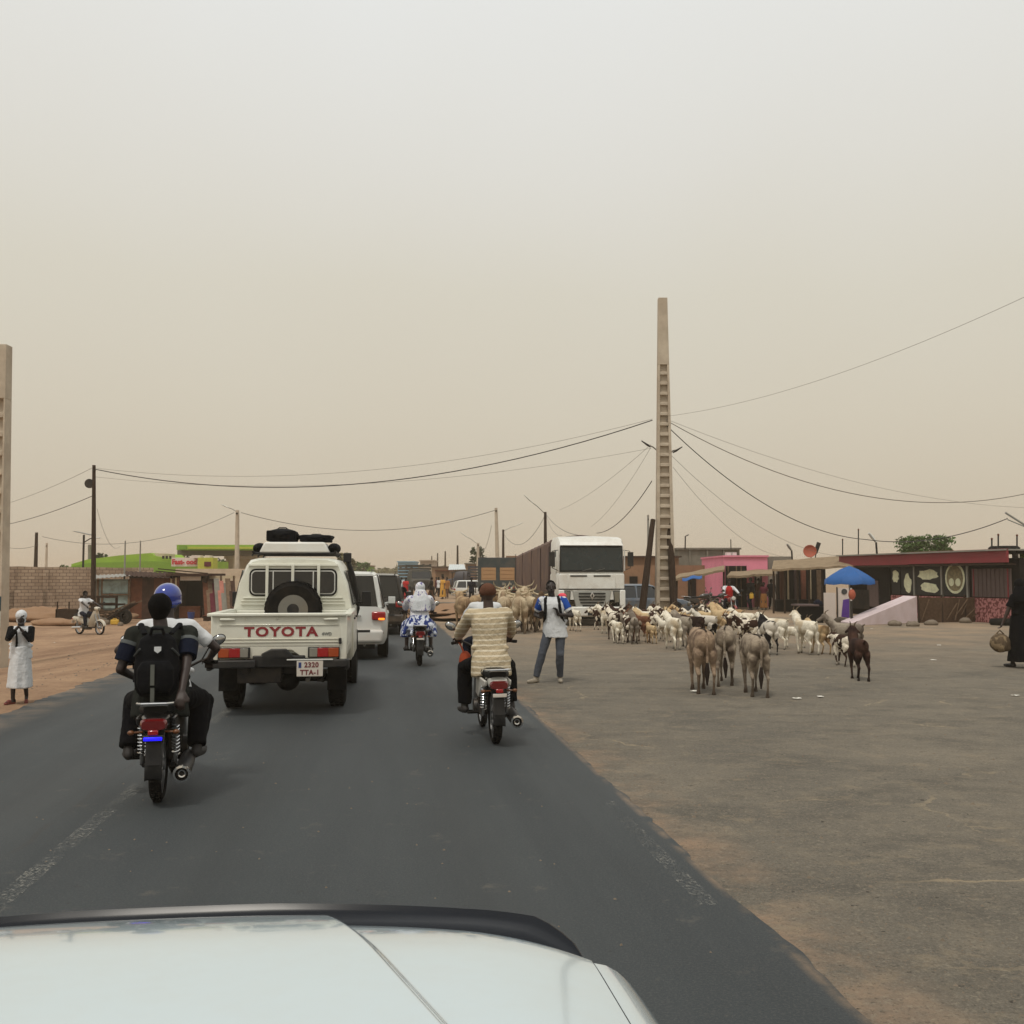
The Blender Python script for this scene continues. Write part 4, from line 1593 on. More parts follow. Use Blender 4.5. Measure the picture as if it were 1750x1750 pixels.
class Person:
    """joints in local metres, facing +y, feet on z = 0"""

    def __init__(s, label, skin='skin_a', scale=1.0, voxel=.011, cat='person', group=None, fem=False):
        s.label, s.skin, s.k, s.vx, s.group, s.fem = label, skin, scale, voxel, group, fem
        s.pelvis = Vector((0, 0, .92))
        s.neck = Vector((0, .0, 1.44))
        s.head = Vector((0, .02, 1.61))
        s.turn, s.tilt = 0.0, 0.0
        s.lat = Vector((1, 0, 0))
        s.shw, s.hpw = (.165 if fem else .185), .09
        s.hand = {-1: Vector((-.27, .05, .80)), 1: Vector((.27, .05, .80))}
        s.elb = {-1: Vector((-.3, -.6, 0)), 1: Vector((.3, -.6, 0))}
        s.foot = {-1: Vector((-.10, 0, .085)), 1: Vector((.10, 0, .085))}
        s.knee = {-1: Vector((0, 1, 0)), 1: Vector((0, 1, 0))}
        s.toe = {-1: Vector((-.15, 1, 0)), 1: Vector((.15, 1, 0))}
        s.grip = {-1: None, 1: None}
        s.girth = 1.0

    def solve(s):
        s.sh, s.el, s.hd, s.hp, s.kn, s.an = {}, {}, {}, {}, {}, {}
        up = (s.neck - s.pelvis).normalized()
        s.up = up
        for q in (-1, 1):
            s.sh[q] = s.neck - up * .055 + s.lat * s.shw * q
            s.el[q], s.hd[q] = ik(s.sh[q], s.hand[q], .29, .255, s.elb[q])
            s.hp[q] = s.pelvis + s.lat * s.hpw * q - up * .02
            s.kn[q], s.an[q] = ik(s.hp[q], s.foot[q], .435, .425, s.knee[q])

    def torso(s, mb, inf=0.0, hem=0.0, g=1.0):
        """rings from below the pelvis to the neck"""
        up, lat = s.up, s.lat
        fw = up.cross(lat) * -1
        L = (s.neck - s.pelvis).length
        fem = s.fem
        spec = [(-.09 - hem, .185 * g, .142 * g), (-.02, .176 * g, .132 * g), (.08, .152 * g, .112 * g), (.22, (.135 if fem else .15) * g, .105 * g), (.34, .165 * g, .118 * g), (.42, .172 * g, .112 * g), (.475, .145 * g, .09 * g), (.51, .085, .07), (.53, .055, .055)]
        k = L / .52
        bend = .02
        rings = []
        for z, rx, ry in spec:
            f_ = max(0, min(1, z / .52))
            c = s.pelvis + up * z * k - fw * bend * math.sin(f_ * math.pi)
            rings.append(ring(c, lat, fw, rx + inf, ry + inf, 16, 2.3))
        mb.loft(rings)

    def build(s, outfit, root_loc=(0, 0, 0), rz=0.0):
        s.solve()
        g = s.girth
        body = MB()
        s.torso(body, -.012, 0, g)
        H = s.head
        # head, jaw, nose, ears, turned with the face
        Mh = Euler((s.tilt, 0, s.turn)).to_matrix()

        def hp_(x, y, z):
            return H + Mh @ Vector((x, y, z))
        nb = s.neck - s.up * .05
        body.capsule(nb, hp_(0, -.015, -.06), .062, .055, 12)
        eul = (s.tilt, 0, s.turn)
        body.ball(hp_(0, -.012, .025), (.078, .098, .095), 16, 12, eul)
        body.ball(hp_(0, .022, -.045), (.060, .070, .075), 14, 10, eul)
        body.ball(hp_(0, .048, -.092), (.030, .026, .024), 10, 7, eul)
        body.capsule(hp_(0, .088, .018), hp_(0, .108, -.018), .010, .017, 8)
        body.capsule(hp_(-.022, .083, -.055), hp_(.022, .083, -.055), .012, .012, 8)
        body.capsule(hp_(-.045, .070, .034), hp_(.045, .070, .034), .016, .016, 8)
        for q in (-1, 1):
            body.ball(hp_(q * .080, -.008, .0), (.012, .022, .033), 8, 7, eul)
        for q in (-1, 1):
            body.capsule(s.sh[q] - s.lat * q * .05, s.sh[q], .06, .056, 10)
            body.capsule(s.sh[q], s.el[q], .050 * g, .039, 10)
            body.capsule(s.el[q], s.hd[q], .040, .027, 10)
            # hand
            d = (s.hd[q] - s.el[q]).normalized()
            hd = Vector(s.grip[q]) if s.grip[q] is not None else d
            hd.normalize()
            side = hd.cross(Vector((0, 0, 1)))
            if side.length < .2:
                side = hd.cross(Vector((0, 1, 0)))
            side.normalize()
            pal = side.cross(hd).normalized()
            w0 = s.hd[q]
            for o_ in (-.020, .0, .020):
                body.capsule(w0 + side * o_ * .7, w0 + hd * .075 + side * o_ * 1.15, .019, .017, 8)
            curl = -pal * q if s.grip[q] is None else -pal
            for i, (o_, fl) in enumerate(((-.033, .062), (-.011, .074), (.012, .070), (.034, .054))):
                k0 = w0 + hd * .085 + side * o_
                k1 = k0 + hd * fl * .5 + curl * .018
                k2 = k1 + hd * fl * .22 + curl * .035
                body.capsule(k0, k1, .0105, .0095, 7)
                body.capsule(k1, k2, .0095, .008, 7)
            tb = w0 + hd * .025 - side * .030
            tm = tb + hd * .035 - side * .030 + curl * .012
            body.capsule(tb, tm, .014, .011, 7)
            body.capsule(tm, tm + hd * .028 + curl * .012, .011, .009, 7)
            # leg
            body.capsule(s.hp[q], s.kn[q], .083 * g, .055, 12)
            body.capsule(s.kn[q], s.an[q], .054, .036, 12)
            mid = s.kn[q] * .7 + s.an[q] * .3 - Vector(s.toe[q]).normalized() * .012
            body.ball(mid, (.055, .055, .10), 10, 8)
            t = Vector(s.toe[q]).normalized()
            heel = s.an[q] - t * .035 - Vector((0, 0, .045))
            ball = s.an[q] + t * .125 - Vector((0, 0, .058))
            body.capsule(s.an[q], heel, .036, .034, 8)
            body.capsule(heel, ball, .034, .030, 8)
            body.capsule(ball, ball + t * .045, .030, .022, 8)
        me = smooth_solid(body, 'person', s.vx, 2, .4)
        root = mobj('person', me, s.skin)
        tag(root, s.label, 'person', s.group)
        for q in (-1, 1):
            MB().ball(hp_(q * .031, .079, .014), (.010, .006, .0055), 8, 6, eul).build('eye', 'eye_white', root, 180)
        # clothes, each a closed shell round the limbs it covers
        for kind, mat, opt in outfit:
            mb = MB()
            vx = s.vx * opt.get('vx', 1.15)
            nm = kind
            if kind == 'shirt':
                inf = opt.get('inf', .018)
                s.torso(mb, inf, opt.get('hem', .06), g)
                sl = opt.get('sleeve', 'short')
                for q in (-1, 1):
                    mb.capsule(s.sh[q] - s.lat * q * .08, s.sh[q], .075, .068 * g, 12)
                    if sl == 'none':
                        continue
                    f_ = {'short': .72, 'long': 1.0}[sl]
                    e = s.sh[q].lerp(s.el[q], f_)
                    r1 = .060 if sl == 'short' else .055
                    mb.tube([s.sh[q], s.sh[q].lerp(e, .5), e], [.066 * g, .061 * g, r1 + opt.get('loose', 0)], 12)
                    if sl == 'long':
                        w = s.el[q].lerp(s.hd[q], .93)
                        mb.ball(s.el[q], r1 + .002 + opt.get('loose', 0), 12, 8)
                        mb.tube([s.el[q], s.el[q].lerp(w, .5), w], [r1 + opt.get('loose', 0), .050 + opt.get('loose', 0), .040 + opt.get('loose', 0)], 12)
                nm = opt.get('name', 'shirt')
                # soft folds
                r_ = random.Random(len(s.label))
                for _ in range(opt.get('folds', 10)):
                    z = r_.uniform(-.05, .3)
                    a = r_.uniform(0, 6.28)
                    c = s.pelvis + s.up * z + s.lat * math.cos(a) * .135 * g + s.up.cross(s.lat) * math.sin(a) * .10 * g
                    dv = (s.lat * r_.uniform(-1, 1) + s.up * r_.uniform(-.6, .6)).normalized() * .06
                    mb.capsule(c - dv, c + dv, .030, .030, 6)
            elif kind == 'trousers':
                mb.loft([ring(s.pelvis + s.up * z, s.lat, s.up.cross(s.lat), rx, ry, 16, 2.3) for z, rx, ry in ((-.13, .12 * g, .10 * g), (-.06, .158 * g, .118 * g), (.02, .158 * g, .118 * g), (.07, .145 * g, .105 * g))])
                f_ = opt.get('len', .96)
                lo = opt.get('loose', .0)
                for q in (-1, 1):
                    e = s.kn[q].lerp(s.an[q], f_)
                    mb.capsule(s.hp[q], s.kn[q], .090 * g + lo * .6, .068 + lo, 12)
                    mb.ball(s.kn[q], .072 + lo, 12, 8)
                    mb.tube([s.kn[q], s.kn[q].lerp(e, .35), e], [.069 + lo, .070 + lo, .058 + lo * 1.4], 12)
                    r_ = random.Random(3 + q)
                    for _ in range(6):
                        m_ = s.kn[q].lerp(s.an[q], r_.uniform(-.15, .95))
                        dv = Vector((r_.uniform(-1, 1), r_.uniform(-1, 1), r_.uniform(-.4, .4))).normalized() * .05
                        mb.capsule(m_ - dv, m_ + dv, .013, .013, 6)
            elif kind == 'skirt':
                rings = []
                hemz, w1 = opt['hem'], opt.get('flare', .22)
                for i in range(10):
                    f_ = i / 9
                    z = s.pelvis.z + .10 - (s.pelvis.z + .10 - hemz) * f_
                    rr = .185 + (w1 - .185) * f_
                    c = Vector((s.pelvis.x + opt.get('dx', 0) * f_, s.pelvis.y + opt.get('dy', 0) * f_, z))
                    rg = []
                    for k in range(28):
                        a = 2 * math.pi * k / 28
                        rad = rr * (1 + .09 * f_ * math.sin(a * 5 + 1.1) + .04 * f_ * math.sin(a * 9))
                        rg.append(c + Vector((math.cos(a) * rad * opt.get('kx', 1.0), math.sin(a) * rad * opt.get('ky', .95), 0)))
                    rings.append(rg)
                mb.loft(rings)
                nm = opt.get('name', 'skirt')
            elif kind == 'shoes':
                for q in (-1, 1):
                    m2 = MB()
                    t = Vector(s.toe[q]).normalized()
                    heel = s.an[q] - t * .035 - Vector((0, 0, .045))
                    ball = s.an[q] + t * .125 - Vector((0, 0, .055))
                    if opt.get('sandal'):
                        m2.capsule(heel - Vector((0, 0, .03)), ball + t * .05 - Vector((0, 0, .018)), .03, .032, 8)
                        m2.capsule(ball - t * .05 + Vector((0, 0, .012)), ball - t * .01 + Vector((0, 0, .012)), .036, .036, 8)
                    else:
                        m2.capsule(s.an[q], heel, .044, .043, 8)
                        m2.capsule(heel, ball, .042, .038, 8)
                        m2.capsule(ball, ball + t * .055, .038, .028, 8)
                    mobj(opt.get('name', 'shoe'), smooth_solid(m2, 'shoe', s.vx, 2, .4), mat, root)
                continue
            elif kind == 'hair':
                mb.ball(hp_(0, -.022, .034), (.094, .110, .104), 16, 12, eul)
                mb.ball(hp_(0, -.045, -.03), (.074, .06, .06), 12, 8, eul)
                if opt.get('short'):
                    mb = MB()
                    mb.ball(hp_(0, -.024, .036), (.082, .098, .094), 16, 12, eul)
                    mb.ball(hp_(0, -.048, -.015), (.070, .052, .06), 12, 8, eul)
            elif kind == 'cap':
                mb.ball(hp_(0, -.015, .045), (.092, .112, .088), 16, 10, eul)
                mb.lathe([(.094, -.02), (.102, -.012), (.10, .012), (.094, .02)], hp_(0, -.012, .03), Mh @ Vector((0, -.10, 1)), 20, True)
                nm = 'cap'
            elif kind == 'helmet':
                mb.ball(hp_(0, -.012, .045), (.114, .138, .118), 20, 14, eul)
                mb.lathe([(.100, -.01), (.122, -.008), (.122, .012), (.100, .012)], hp_(0, -.01, -.015), Mh @ Vector((0, -.12, 1)), 24, True)
                nm = 'helmet'
            elif kind == 'scarf':
                mb.ball(hp_(0, -.02, .035), (.095, .112, .105), 16, 12, eul)
                mb.ball(hp_(0, -.05, -.05), (.085, .07, .09), 14, 10, eul)
                if opt.get('drape'):
                    rings = []
                    for i in range(9):
                        f_ = i / 8
                        z = -.03 - opt['drape'] * f_
                        c = H + Vector((0, -.045 - .05 * f_, z))
                        w_ = .10 + (opt.get('width', .24) - .10) * min(1, f_ * 1.6) ** .8
                        rings.append(ring(c, (1, 0, 0), (0, 1, 0), w_, .10 + .06 * min(1, f_ * 2), 18, 2.2))
                    mb.loft(rings)
                nm = 'headscarf'
            elif kind == 'custom':
                opt['fn'](mb, s, hp_)
                nm = opt['name']
            me2 = smooth_solid(mb, nm, vx, opt.get('it', 4), .5)
            if nm not in ('cap', 'helmet'):
                ruffle(me2, .011 if nm != 'hair' else .006, 8.0 if nm != 'hair' else 30.0, len(s.label))
            o = mobj(nm, me2, mat, root)
        root.location = root_loc
        root.rotation_euler = (0, 0, rz)
        root.scale = (s.k,) * 3
        return root


def rider(label, skin, pel, lean, head, hands, feet, grip=True, knee_out=.35, voxel=.011, shw=.19, fem=False, pas=False):
    p = Person(label, skin, 1.0, voxel, fem=fem)
    p.shw = shw
    p.pelvis = Vector(pel)
    p.neck = Vector(pel) + Vector(lean)
    p.head = p.neck + Vector(head)
    for q in (-1, 1):
        p.hand[q] = Vector(hands[q])
        p.elb[q] = Vector((q * .9, -.5, -.3))
        p.foot[q] = Vector(feet[q])
        p.knee[q] = Vector((q * knee_out, 1, .6))
        p.toe[q] = Vector((q * .25, 1, 0))
        if grip:
            p.grip[q] = (-.1 * q, .9, -.35)
    return p


# ------------------------------------------------------------------ motorcycles
mk('amber_dull', (104, 62, 30), .4)
mk('seat_vinyl', (15, 15, 15), .6, var=.15, spec=.3)
mk('bike_black', (24, 25, 28), .35, coat=.4, dirt=(110, 94, 76), damt=.35)
mk('bike_red', (138, 30, 34), .35, coat=.4, dirt=(140, 112, 90), damt=.3)
mk('bike_white', (206, 204, 196), .35, coat=.3, dirt=(150, 124, 98), damt=.3)
mk('scooter_cream', (200, 194, 178), .35, coat=.3, dirt=(150, 124, 98), damt=.3)
mk('blue_glow', (20, 20, 255), .4, emit=(22, 14, 255), estr=2.2)
mk('mirror_glass', (170, 170, 168), .05, .9)


def bike_wheel(parent, c, r, w, n=28):
    root = bpy.data.objects.new('wheel', None)
    link(root, parent)
    root.location = c
    h = w / 2
    mb = MB()
    mb.lathe([(r * .80, -h * .7), (r * .90, -h), (r * .97, -h * .62), (r, 0), (r * .97, h * .62), (r * .90, h), (r * .80, h * .7)], (0, 0, 0), (1, 0, 0), n, True)
    for k in range(n * 2):
        t = 2 * math.pi * k / n / 2
        mb.box(((-1) ** k * h * .35, math.cos(t) * r * .99, math.sin(t) * r * .99), (h * .5, .02, .012), (t - math.pi / 2, 0, 0))
    mb.build('tyre', 'rubber', root)
    mb = MB()
    mb.lathe([(r * .82, -h * .65), (r * .77, -h * .6), (r * .75, 0), (r * .77, h * .6), (r * .82, h * .65)], (0, 0, 0), (1, 0, 0), n, True)
    mb.lathe([(.001, -.05), (.05, -.05), (.05, .05), (.001, .05)], (0, 0, 0), (1, 0, 0), 12)
    for k in range(14):
        t = 2 * math.pi * k / 14
        a = Vector((.035 * (-1) ** k, math.cos(t) * .045, math.sin(t) * .045))
        b_ = Vector((0, math.cos(t + .25) * r * .77, math.sin(t + .25) * r * .77))
        mb.tube([a, b_], .0035, 4)
    mb.build('rim', 'steel', root)
    return root


def make_bike(label, paint='bike_black', plate='blue', tail='dark_red_lens', group=None, rail='chrome', panel=None):
    """light motorcycle facing +y, origin under the rear axle"""
    t = empty('motorcycle', (0, 0, 0), 0, label, 'motorcycle', group)
    panel = panel or paint
    bike_wheel(t, (0, 0, .295), .295, .095)
    bike_wheel(t, (0, 1.26, .29), .29, .075)
    mb = MB()
    for q in (-1, 1):
        mb.tube([(q * .11, -.02, .29), (q * .11, .45, .36), (q * .10, .55, .40)], .02, 8)
        mb.tube([(q * .10, -.22, .70), (q * .10, .15, .66), (q * .09, .5, .60), (q * .07, .95, .82)], .016, 8)
    mb.tube([(0, .95, .85), (0, .85, .45), (0, .55, .32), (0, .45, .4)], .022, 8)
    mb.build('frame', 'dark_metal', t)
    mb = MB()
    mb.box((0, .62, .36), (.26, .34, .22))
    mb.tube([(0, .72, .42), (0, .80, .62)], .075, 12)
    for k in range(5):
        mb.box((0, .74 + .016 * k, .47 + .035 * k), (.19, .17, .012))
    mb.lathe([(.001, 0), (.10, 0), (.09, .05), (.001, .05)], (.13, .55, .34), (1, 0, 0), 16)
    mb.lathe([(.001, 0), (.09, 0), (.08, .05), (.001, .05)], (-.13, .55, .34), (-1, 0, 0), 16)
    mb.build('engine', 'engine_metal', t, bevel=.008)
    # exhaust with a two-ring end cap on the right
    ex = MB()
    ex.tube([(.06, .84, .56), (.10, .95, .38), (.14, .80, .24), (.16, .5, .23), (.185, .25, .27)], .02, 8)
    ex.lathe([(.03, .34), (.058, .28), (.064, .1), (.064, -.30), (.058, -.33), (.050, -.33), (.046, -.29), (.001, -.28)], (.20, .06, .275), (0, 1, .06), 18)
    e = ex.build('exhaust', 'dark_metal', t)
    MB().lathe([(.050, -.338), (.067, -.335), (.067, -.31), (.050, -.31)], (.20, .06, .275), (0, 1, .06), 20, True).build('end_ring', 'chrome', e)
    MB().lathe([(.02, -.315), (.03, -.318), (.03, -.29), (.02, -.29)], (.20, .06, .275), (0, 1, .06), 16, True).build('outlet', 'chrome', e)
    # tank, seat, side panels
    def rg(y, z, w, h, p=2.6):
        return ring((0, y, z), (1, 0, 0), (0, 0, 1), w, h, 16, p)
    MB().loft([rg(.50, .78, .08, .06), rg(.58, .80, .13, .10), rg(.75, .83, .155, .125), rg(.92, .84, .13, .11), rg(1.0, .83, .07, .06)]).build('fuel_tank', paint, t, 60)
    MB().loft([rg(-.30, .755, .09, .035, 3), rg(-.22, .76, .13, .048, 3), rg(.05, .755, .14, .05, 3), rg(.35, .755, .13, .05, 3), rg(.55, .78, .10, .04, 3)]).build('seat', 'seat_vinyl', t, 60)
    for q in (-1, 1):
        mb = MB()
        mb.prism([(q * .115, -.30, .70), (q * .125, .42, .70), (q * .13, .46, .50), (q * .125, .25, .47), (q * .12, -.05, .60), (q * .11, -.28, .64)], (q * .03, 0, 0))
        mb.build('side_panel', panel, t, bevel=.012)
    # tail
    mb = MB()
    mb.loft([rg(-.40, .66, .075, .05, 3), rg(-.30, .675, .105, .06, 3), rg(-.05, .68, .11, .05, 3)])
    tl = mb.build('tail_cowl', panel, t, 50)
    lm = MB()
    lm.loft([rg(-.425, .655, .085, .035, 4), rg(-.40, .66, .10, .045, 4), rg(-.36, .66, .095, .04, 4)])
    la = lm.build('tail_light', tail, t, 50)
    MB().box((0, -.425, .60), (.075, .03, .04)).build('lower_lens', 'red_lens', la, bevel=.008)
    # mudguard and number plate
    mb = MB()
    arc = []
    for k in range(12):
        a = R(60 + 128 * k / 11)
        yy, zz = math.cos(a) * .36, .295 + math.sin(a) * .36
        arc.append([Vector((-.065, yy, zz - .02)), Vector((-.06, yy, zz)), Vector((0, yy * 1.02, zz + .012)), Vector((.06, yy, zz)), Vector((.065, yy, zz - .02)), Vector((.05, yy * .98, zz - .015)), Vector((0, yy * .98, zz - .005)), Vector((-.05, yy * .98, zz - .015))])
    mb.loft(arc)
    mb.box((0, -.375, .46), (.115, .014, .22), (-.12, 0, 0))
    mb.build('rear_mudguard', 'black_plastic', t, 50)
    pl = MB().box((0, -.425, .555), (.15, .02, .05)).build('number_plate', 'black_plastic', t, bevel=.006)
    if plate == 'blue':
        MB().box((0, -.44, .556), (.135, .012, .026)).build('light_strip', 'blue_glow', pl, bevel=.008)
    else:
        MB().box((0, -.44, .556), (.145, .01, .036)).build('plate_face', 'plate_white', pl, bevel=.004)
    # grab rail
    mb = MB()
    mb.tube([(-.12, .10, .74), (-.135, -.15, .80), (-.125, -.37, .815), (-.09, -.42, .818), (.09, -.42, .818), (.125, -.37, .815), (.135, -.15, .80), (.12, .10, .74)], .012, 8)
    mb.box((0, -.34, .805), (.20, .12, .012))
    mb.build('grab_rail', rail, t)
    # shock absorbers: damper plus coil
    for q in (-1, 1):
        sh = MB()
        a, b_ = Vector((q * .13, .0, .30)), Vector((q * .125, -.08, .66))
        sh.tube([a, a.lerp(b_, .45)], .014, 8)
        sh.tube([a.lerp(b_, .4), b_], .022, 8)
        so = sh.build('shock_absorber', 'steel', t)
        u, v, w = basis(b_ - a)
        L = (b_ - a).length
        pts = []
        for k in range(8 * 9 + 1):
            th = 2 * math.pi * k / 8
            pts.append(a + w * L * (.2 + .7 * k / 72) + u * math.cos(th) * .030 + v * math.sin(th) * .030)
        MB().tube(pts, .005, 5).build('spring', 'chrome', so)
        mb = MB()
        mb.tube([(q * .08, -.36, .60), (q * .15, -.38, .60)], .008, 6)
        mb.ball((q * .165, -.39, .60), (.026, .022, .019), 10, 7)
        mb.build('indicator', 'amber_dull', t)
        MB().tube([(q * .10, .30, .30), (q * .27, .30, .30)], .016, 8).build('footpeg', 'rubber', t)
        MB().tube([(q * .10, .62, .27), (q * .30, .62, .27)], .016, 8).build('footpeg', 'rubber', t)
        MB().tube([(q * .085, 1.26, .29), (q * .085, 1.08, .62), (q * .08, .98, .90)], [.026, .024, .018], 8).build('fork_leg', 'steel', t)
        mr = MB()
        mr.tube([(q * .24, 1.0, 1.03), (q * .30, .98, 1.14), (q * .36, .96, 1.19)], .007, 6)
        mi = mr.build('mirror', 'black_plastic', t)
        m2 = MB()
        m2.ball((0, 0, 0), (.072, .018, .048), 14, 8)
        mo = m2.build('mirror_housing', 'black_plastic', mi)
        mo.location = (q * .385, .965, 1.215)
        mo.rotation_euler = (0, -q * .5, q * .1)
        m3 = MB()
        m3.ball((0, -.012, 0), (.062, .010, .040), 14, 8)
        m3 = m3.build('mirror_face', 'mirror_glass', mi)
        m3.location = mo.location
        m3.rotation_euler = mo.rotation_euler
    mb = MB()
    mb.tube([(-.36, .92, 1.02), (-.24, 1.0, 1.03), (-.08, .98, .95), (.08, .98, .95), (.24, 1.0, 1.03), (.36, .92, 1.02)], .012, 8)
    hb = mb.build('handlebar', 'dark_metal', t)
    for q in (-1, 1):
        MB().tube([(q * .26, .985, 1.03), (q * .38, .905, 1.02)], .018, 8).build('grip', 'rubber', hb)
        MB().tube([(q * .24, 1.02, 1.03), (q * .37, .985, 1.0)], .006, 5).build('lever', 'steel', hb)
    MB().lathe([(.001, .09), (.075, .07), (.085, 0), (.06, -.08), (.001, -.10)], (0, 1.08, .90), (0, 1, 0), 16).build('headlight', panel, t)
    mb = MB()
    arc = []
    for k in range(10):
        a = R(40 + 110 * k / 9)
        yy, zz = 1.26 + math.cos(a) * .33, .29 + math.sin(a) * .33
        arc.append([Vector((-.05, yy, zz - .015)), Vector((0, yy, zz + .01)), Vector((.05, yy, zz - .015)), Vector((0, yy, zz - .004))])
    mb.loft(arc)
    mb.build('front_mudguard', paint, t, 50)
    MB().box((-.13, .28, .33), (.03, .56, .09)).build('chain_case', 'dark_metal', t, bevel=.01)
    return t


def make_scooter(label, paint, group=None):
    """step-through moped facing +y, origin under the rear axle"""
    t = empty('motor_scooter', (0, 0, 0), 0, label, 'scooter', group)
    bike_wheel(t, (0, 0, .27), .27, .09, 22)
    bike_wheel(t, (0, 1.22, .27), .27, .08, 22)

    def rg(y, z, w, h, p=2.6):
        return ring((0, y, z), (1, 0, 0), (0, 0, 1), w, h, 14, p)
    MB().loft([rg(-.38, .62, .06, .05), rg(-.25, .60, .12, .11), rg(.1, .58, .13, .14), rg(.4, .5, .11, .14), rg(.62, .36, .08, .08)]).build('rear_body', paint, t, 60)
    MB().loft([rg(-.25, .735, .10, .03, 3), rg(-.1, .745, .14, .045, 3), rg(.35, .73, .13, .045, 3), rg(.5, .70, .09, .035, 3)]).build('seat', 'seat_vinyl', t, 60)
    sh = MB()
    secs = []
    for z, y, w in ((.30, .78, .16), (.45, .86, .22), (.62, .92, .22), (.80, .97, .16), (.92, .99, .11)):
        secs.append([Vector((-w, y - .03, z)), Vector((-w * .5, y + .05, z)), Vector((w * .5, y + .05, z)), Vector((w, y - .03, z)), Vector((w * .5, y + .01, z)), Vector((-w * .5, y + .01, z))])
    sh.loft(secs)
    sh.build('leg_shield', paint, t, 50)
    MB().loft([rg(.92, 1.0, .05, .03), rg(1.0, 1.0, .12, .07), rg(1.08, .99, .11, .07), rg(1.14, .97, .06, .05)]).build('handlebar_cowl', paint, t, 60)
    MB().lathe([(.001, .03), (.055, .02), (.06, 0), (.06, -.03), (.001, -.03)], (0, 1.13, .97), (0, 1, 0), 14).build('headlight', 'headlamp', t)
    mb = MB()
    mb.tube([(-.34, .92, 1.02), (-.1, 1.0, 1.02), (.1, 1.0, 1.02), (.34, .92, 1.02)], .014, 8)
    mb.build('handlebar', 'dark_metal', t)
    mb = MB()
    mb.tube([(.07, .5, .3), (.05, .9, .28)], .03, 8)
    mb.box((0, .45, .28), (.2, .35, .18))
    mb.build('engine', 'engine_metal', t, bevel=.01)
    ex = MB()
    ex.lathe([(.02, .3), (.045, .25), (.05, -.2), (.04, -.25), (.001, -.25)], (.16, .0, .26), (0, 1, .05), 14)
    ex.build('exhaust', 'chrome', t)
    MB().box((0, -.40, .60), (.13, .04, .07)).build('tail_light', 'red_lens', t, bevel=.01)
    MB().box((0, -.40, .48), (.14, .012, .11), (-.2, 0, 0)).build('number_plate', 'plate_white', t)
    for q in (-1, 1):
        MB().tube([(q * .07, 1.22, .27), (q * .07, 1.0, .80)], .022, 8).build('fork_leg', 'steel', t)
        MB().tube([(q * .1, .0, .27), (q * .11, -.05, .60)], .022, 8).build('shock_absorber', 'steel', t)
        MB().tube([(q * .08, .62, .26), (q * .28, .62, .26)], .018, 8).build('footpeg', 'rubber', t)
        mi = MB().tube([(q * .22, 1.0, 1.03), (q * .3, .98, 1.18)], .007, 6)
        mi.ball((q * .33, .98, 1.21), (.06, .016, .042), 12, 7)
        mi.build('mirror', 'black_plastic', t)
    arc = []
    for k in range(10):
        a = R(20 + 130 * k / 9)
        yy, zz = 1.22 + math.cos(a) * .32, .27 + math.sin(a) * .32
        arc.append([Vector((-.06, yy, zz - .05)), Vector((-.05, yy, zz)), Vector((0, yy, zz + .012)), Vector((.05, yy, zz)), Vector((.06, yy, zz - .05)), Vector((0, yy, zz - .01))])
    MB().loft(arc).build('front_mudguard', paint, t, 50)
    return t


def mount(o, loc, rz, lean=0.0):
    o.location = loc
    o.rotation_euler = Euler((0, lean, rz), 'XYZ')
    return o


HANDS = {-1: (-.32, .86, 1.06), 1: (.32, .86, 1.06)}
FEET = {-1: (-.25, .60, .345), 1: (.25, .60, .345)}

# --- the pair on the left, rider with blue helmet and passenger with backpack
L1, rz1 = (G(270, 1365).x, G(270, 1365).y, .012), .22
b1 = make_bike('black motorcycle with blue lit plate carrying two people with a backpack', 'bike_black', 'blue')
mount(b1, L1, rz1)
stripes('polo_navy', (56, 60, 52), (120, 120, 116), 10, .001, rough=.95)
mk('cloth_white', (206, 208, 210), .9, var=.06, scale=9, bump=.4, bscale=25)
mk('cloth_black', (11, 11, 14), .92, var=.2, scale=9, bump=.4, bscale=25)
mk('cloth_navy', (20, 25, 40), .92, var=.2, scale=9, bump=.4, bscale=25)
mk('cloth_olive', (38, 40, 37), .92, var=.15, scale=9, bump=.4, bscale=25)
mk('cloth_grey', (126, 130, 134), .92, var=.1)
mk('band_grey', (92, 96, 96), .92, var=.15)
mk('jeans_grey', (78, 82, 90), .92, var=.2, scale=8, bump=.5, bscale=30)
mk('cloth_orange', (146, 66, 42), .9, var=.15)
mk('cloth_red', (176, 44, 44), .9, var=.15)
mk('cloth_brown', (92, 62, 48), .92, var=.15, bump=.4, bscale=40)
mk('cloth_yellow', (200, 150, 70), .92, var=.15)
mk('cloth_blue', (38, 74, 150), .9, var=.12, scale=9)
mk('cloth_pink', (228, 90, 104), .8, var=.1)
mk('helmet_blue', (24, 48, 140), .12, var=.05, coat=.9)
stripes('sweater_stripe', (182, 166, 138), (212, 202, 180), .058, .30, rough=.98, bump=.8)
patches('veil_print', (214, 214, 218), (120, 116, 160), 16, .60, .02, c3=(206, 210, 214), scale3=5, thr3=.55, rough=.9)
patches('dress_print', (206, 212, 224), (44, 60, 120), 11, .50, .02, rough=.9)

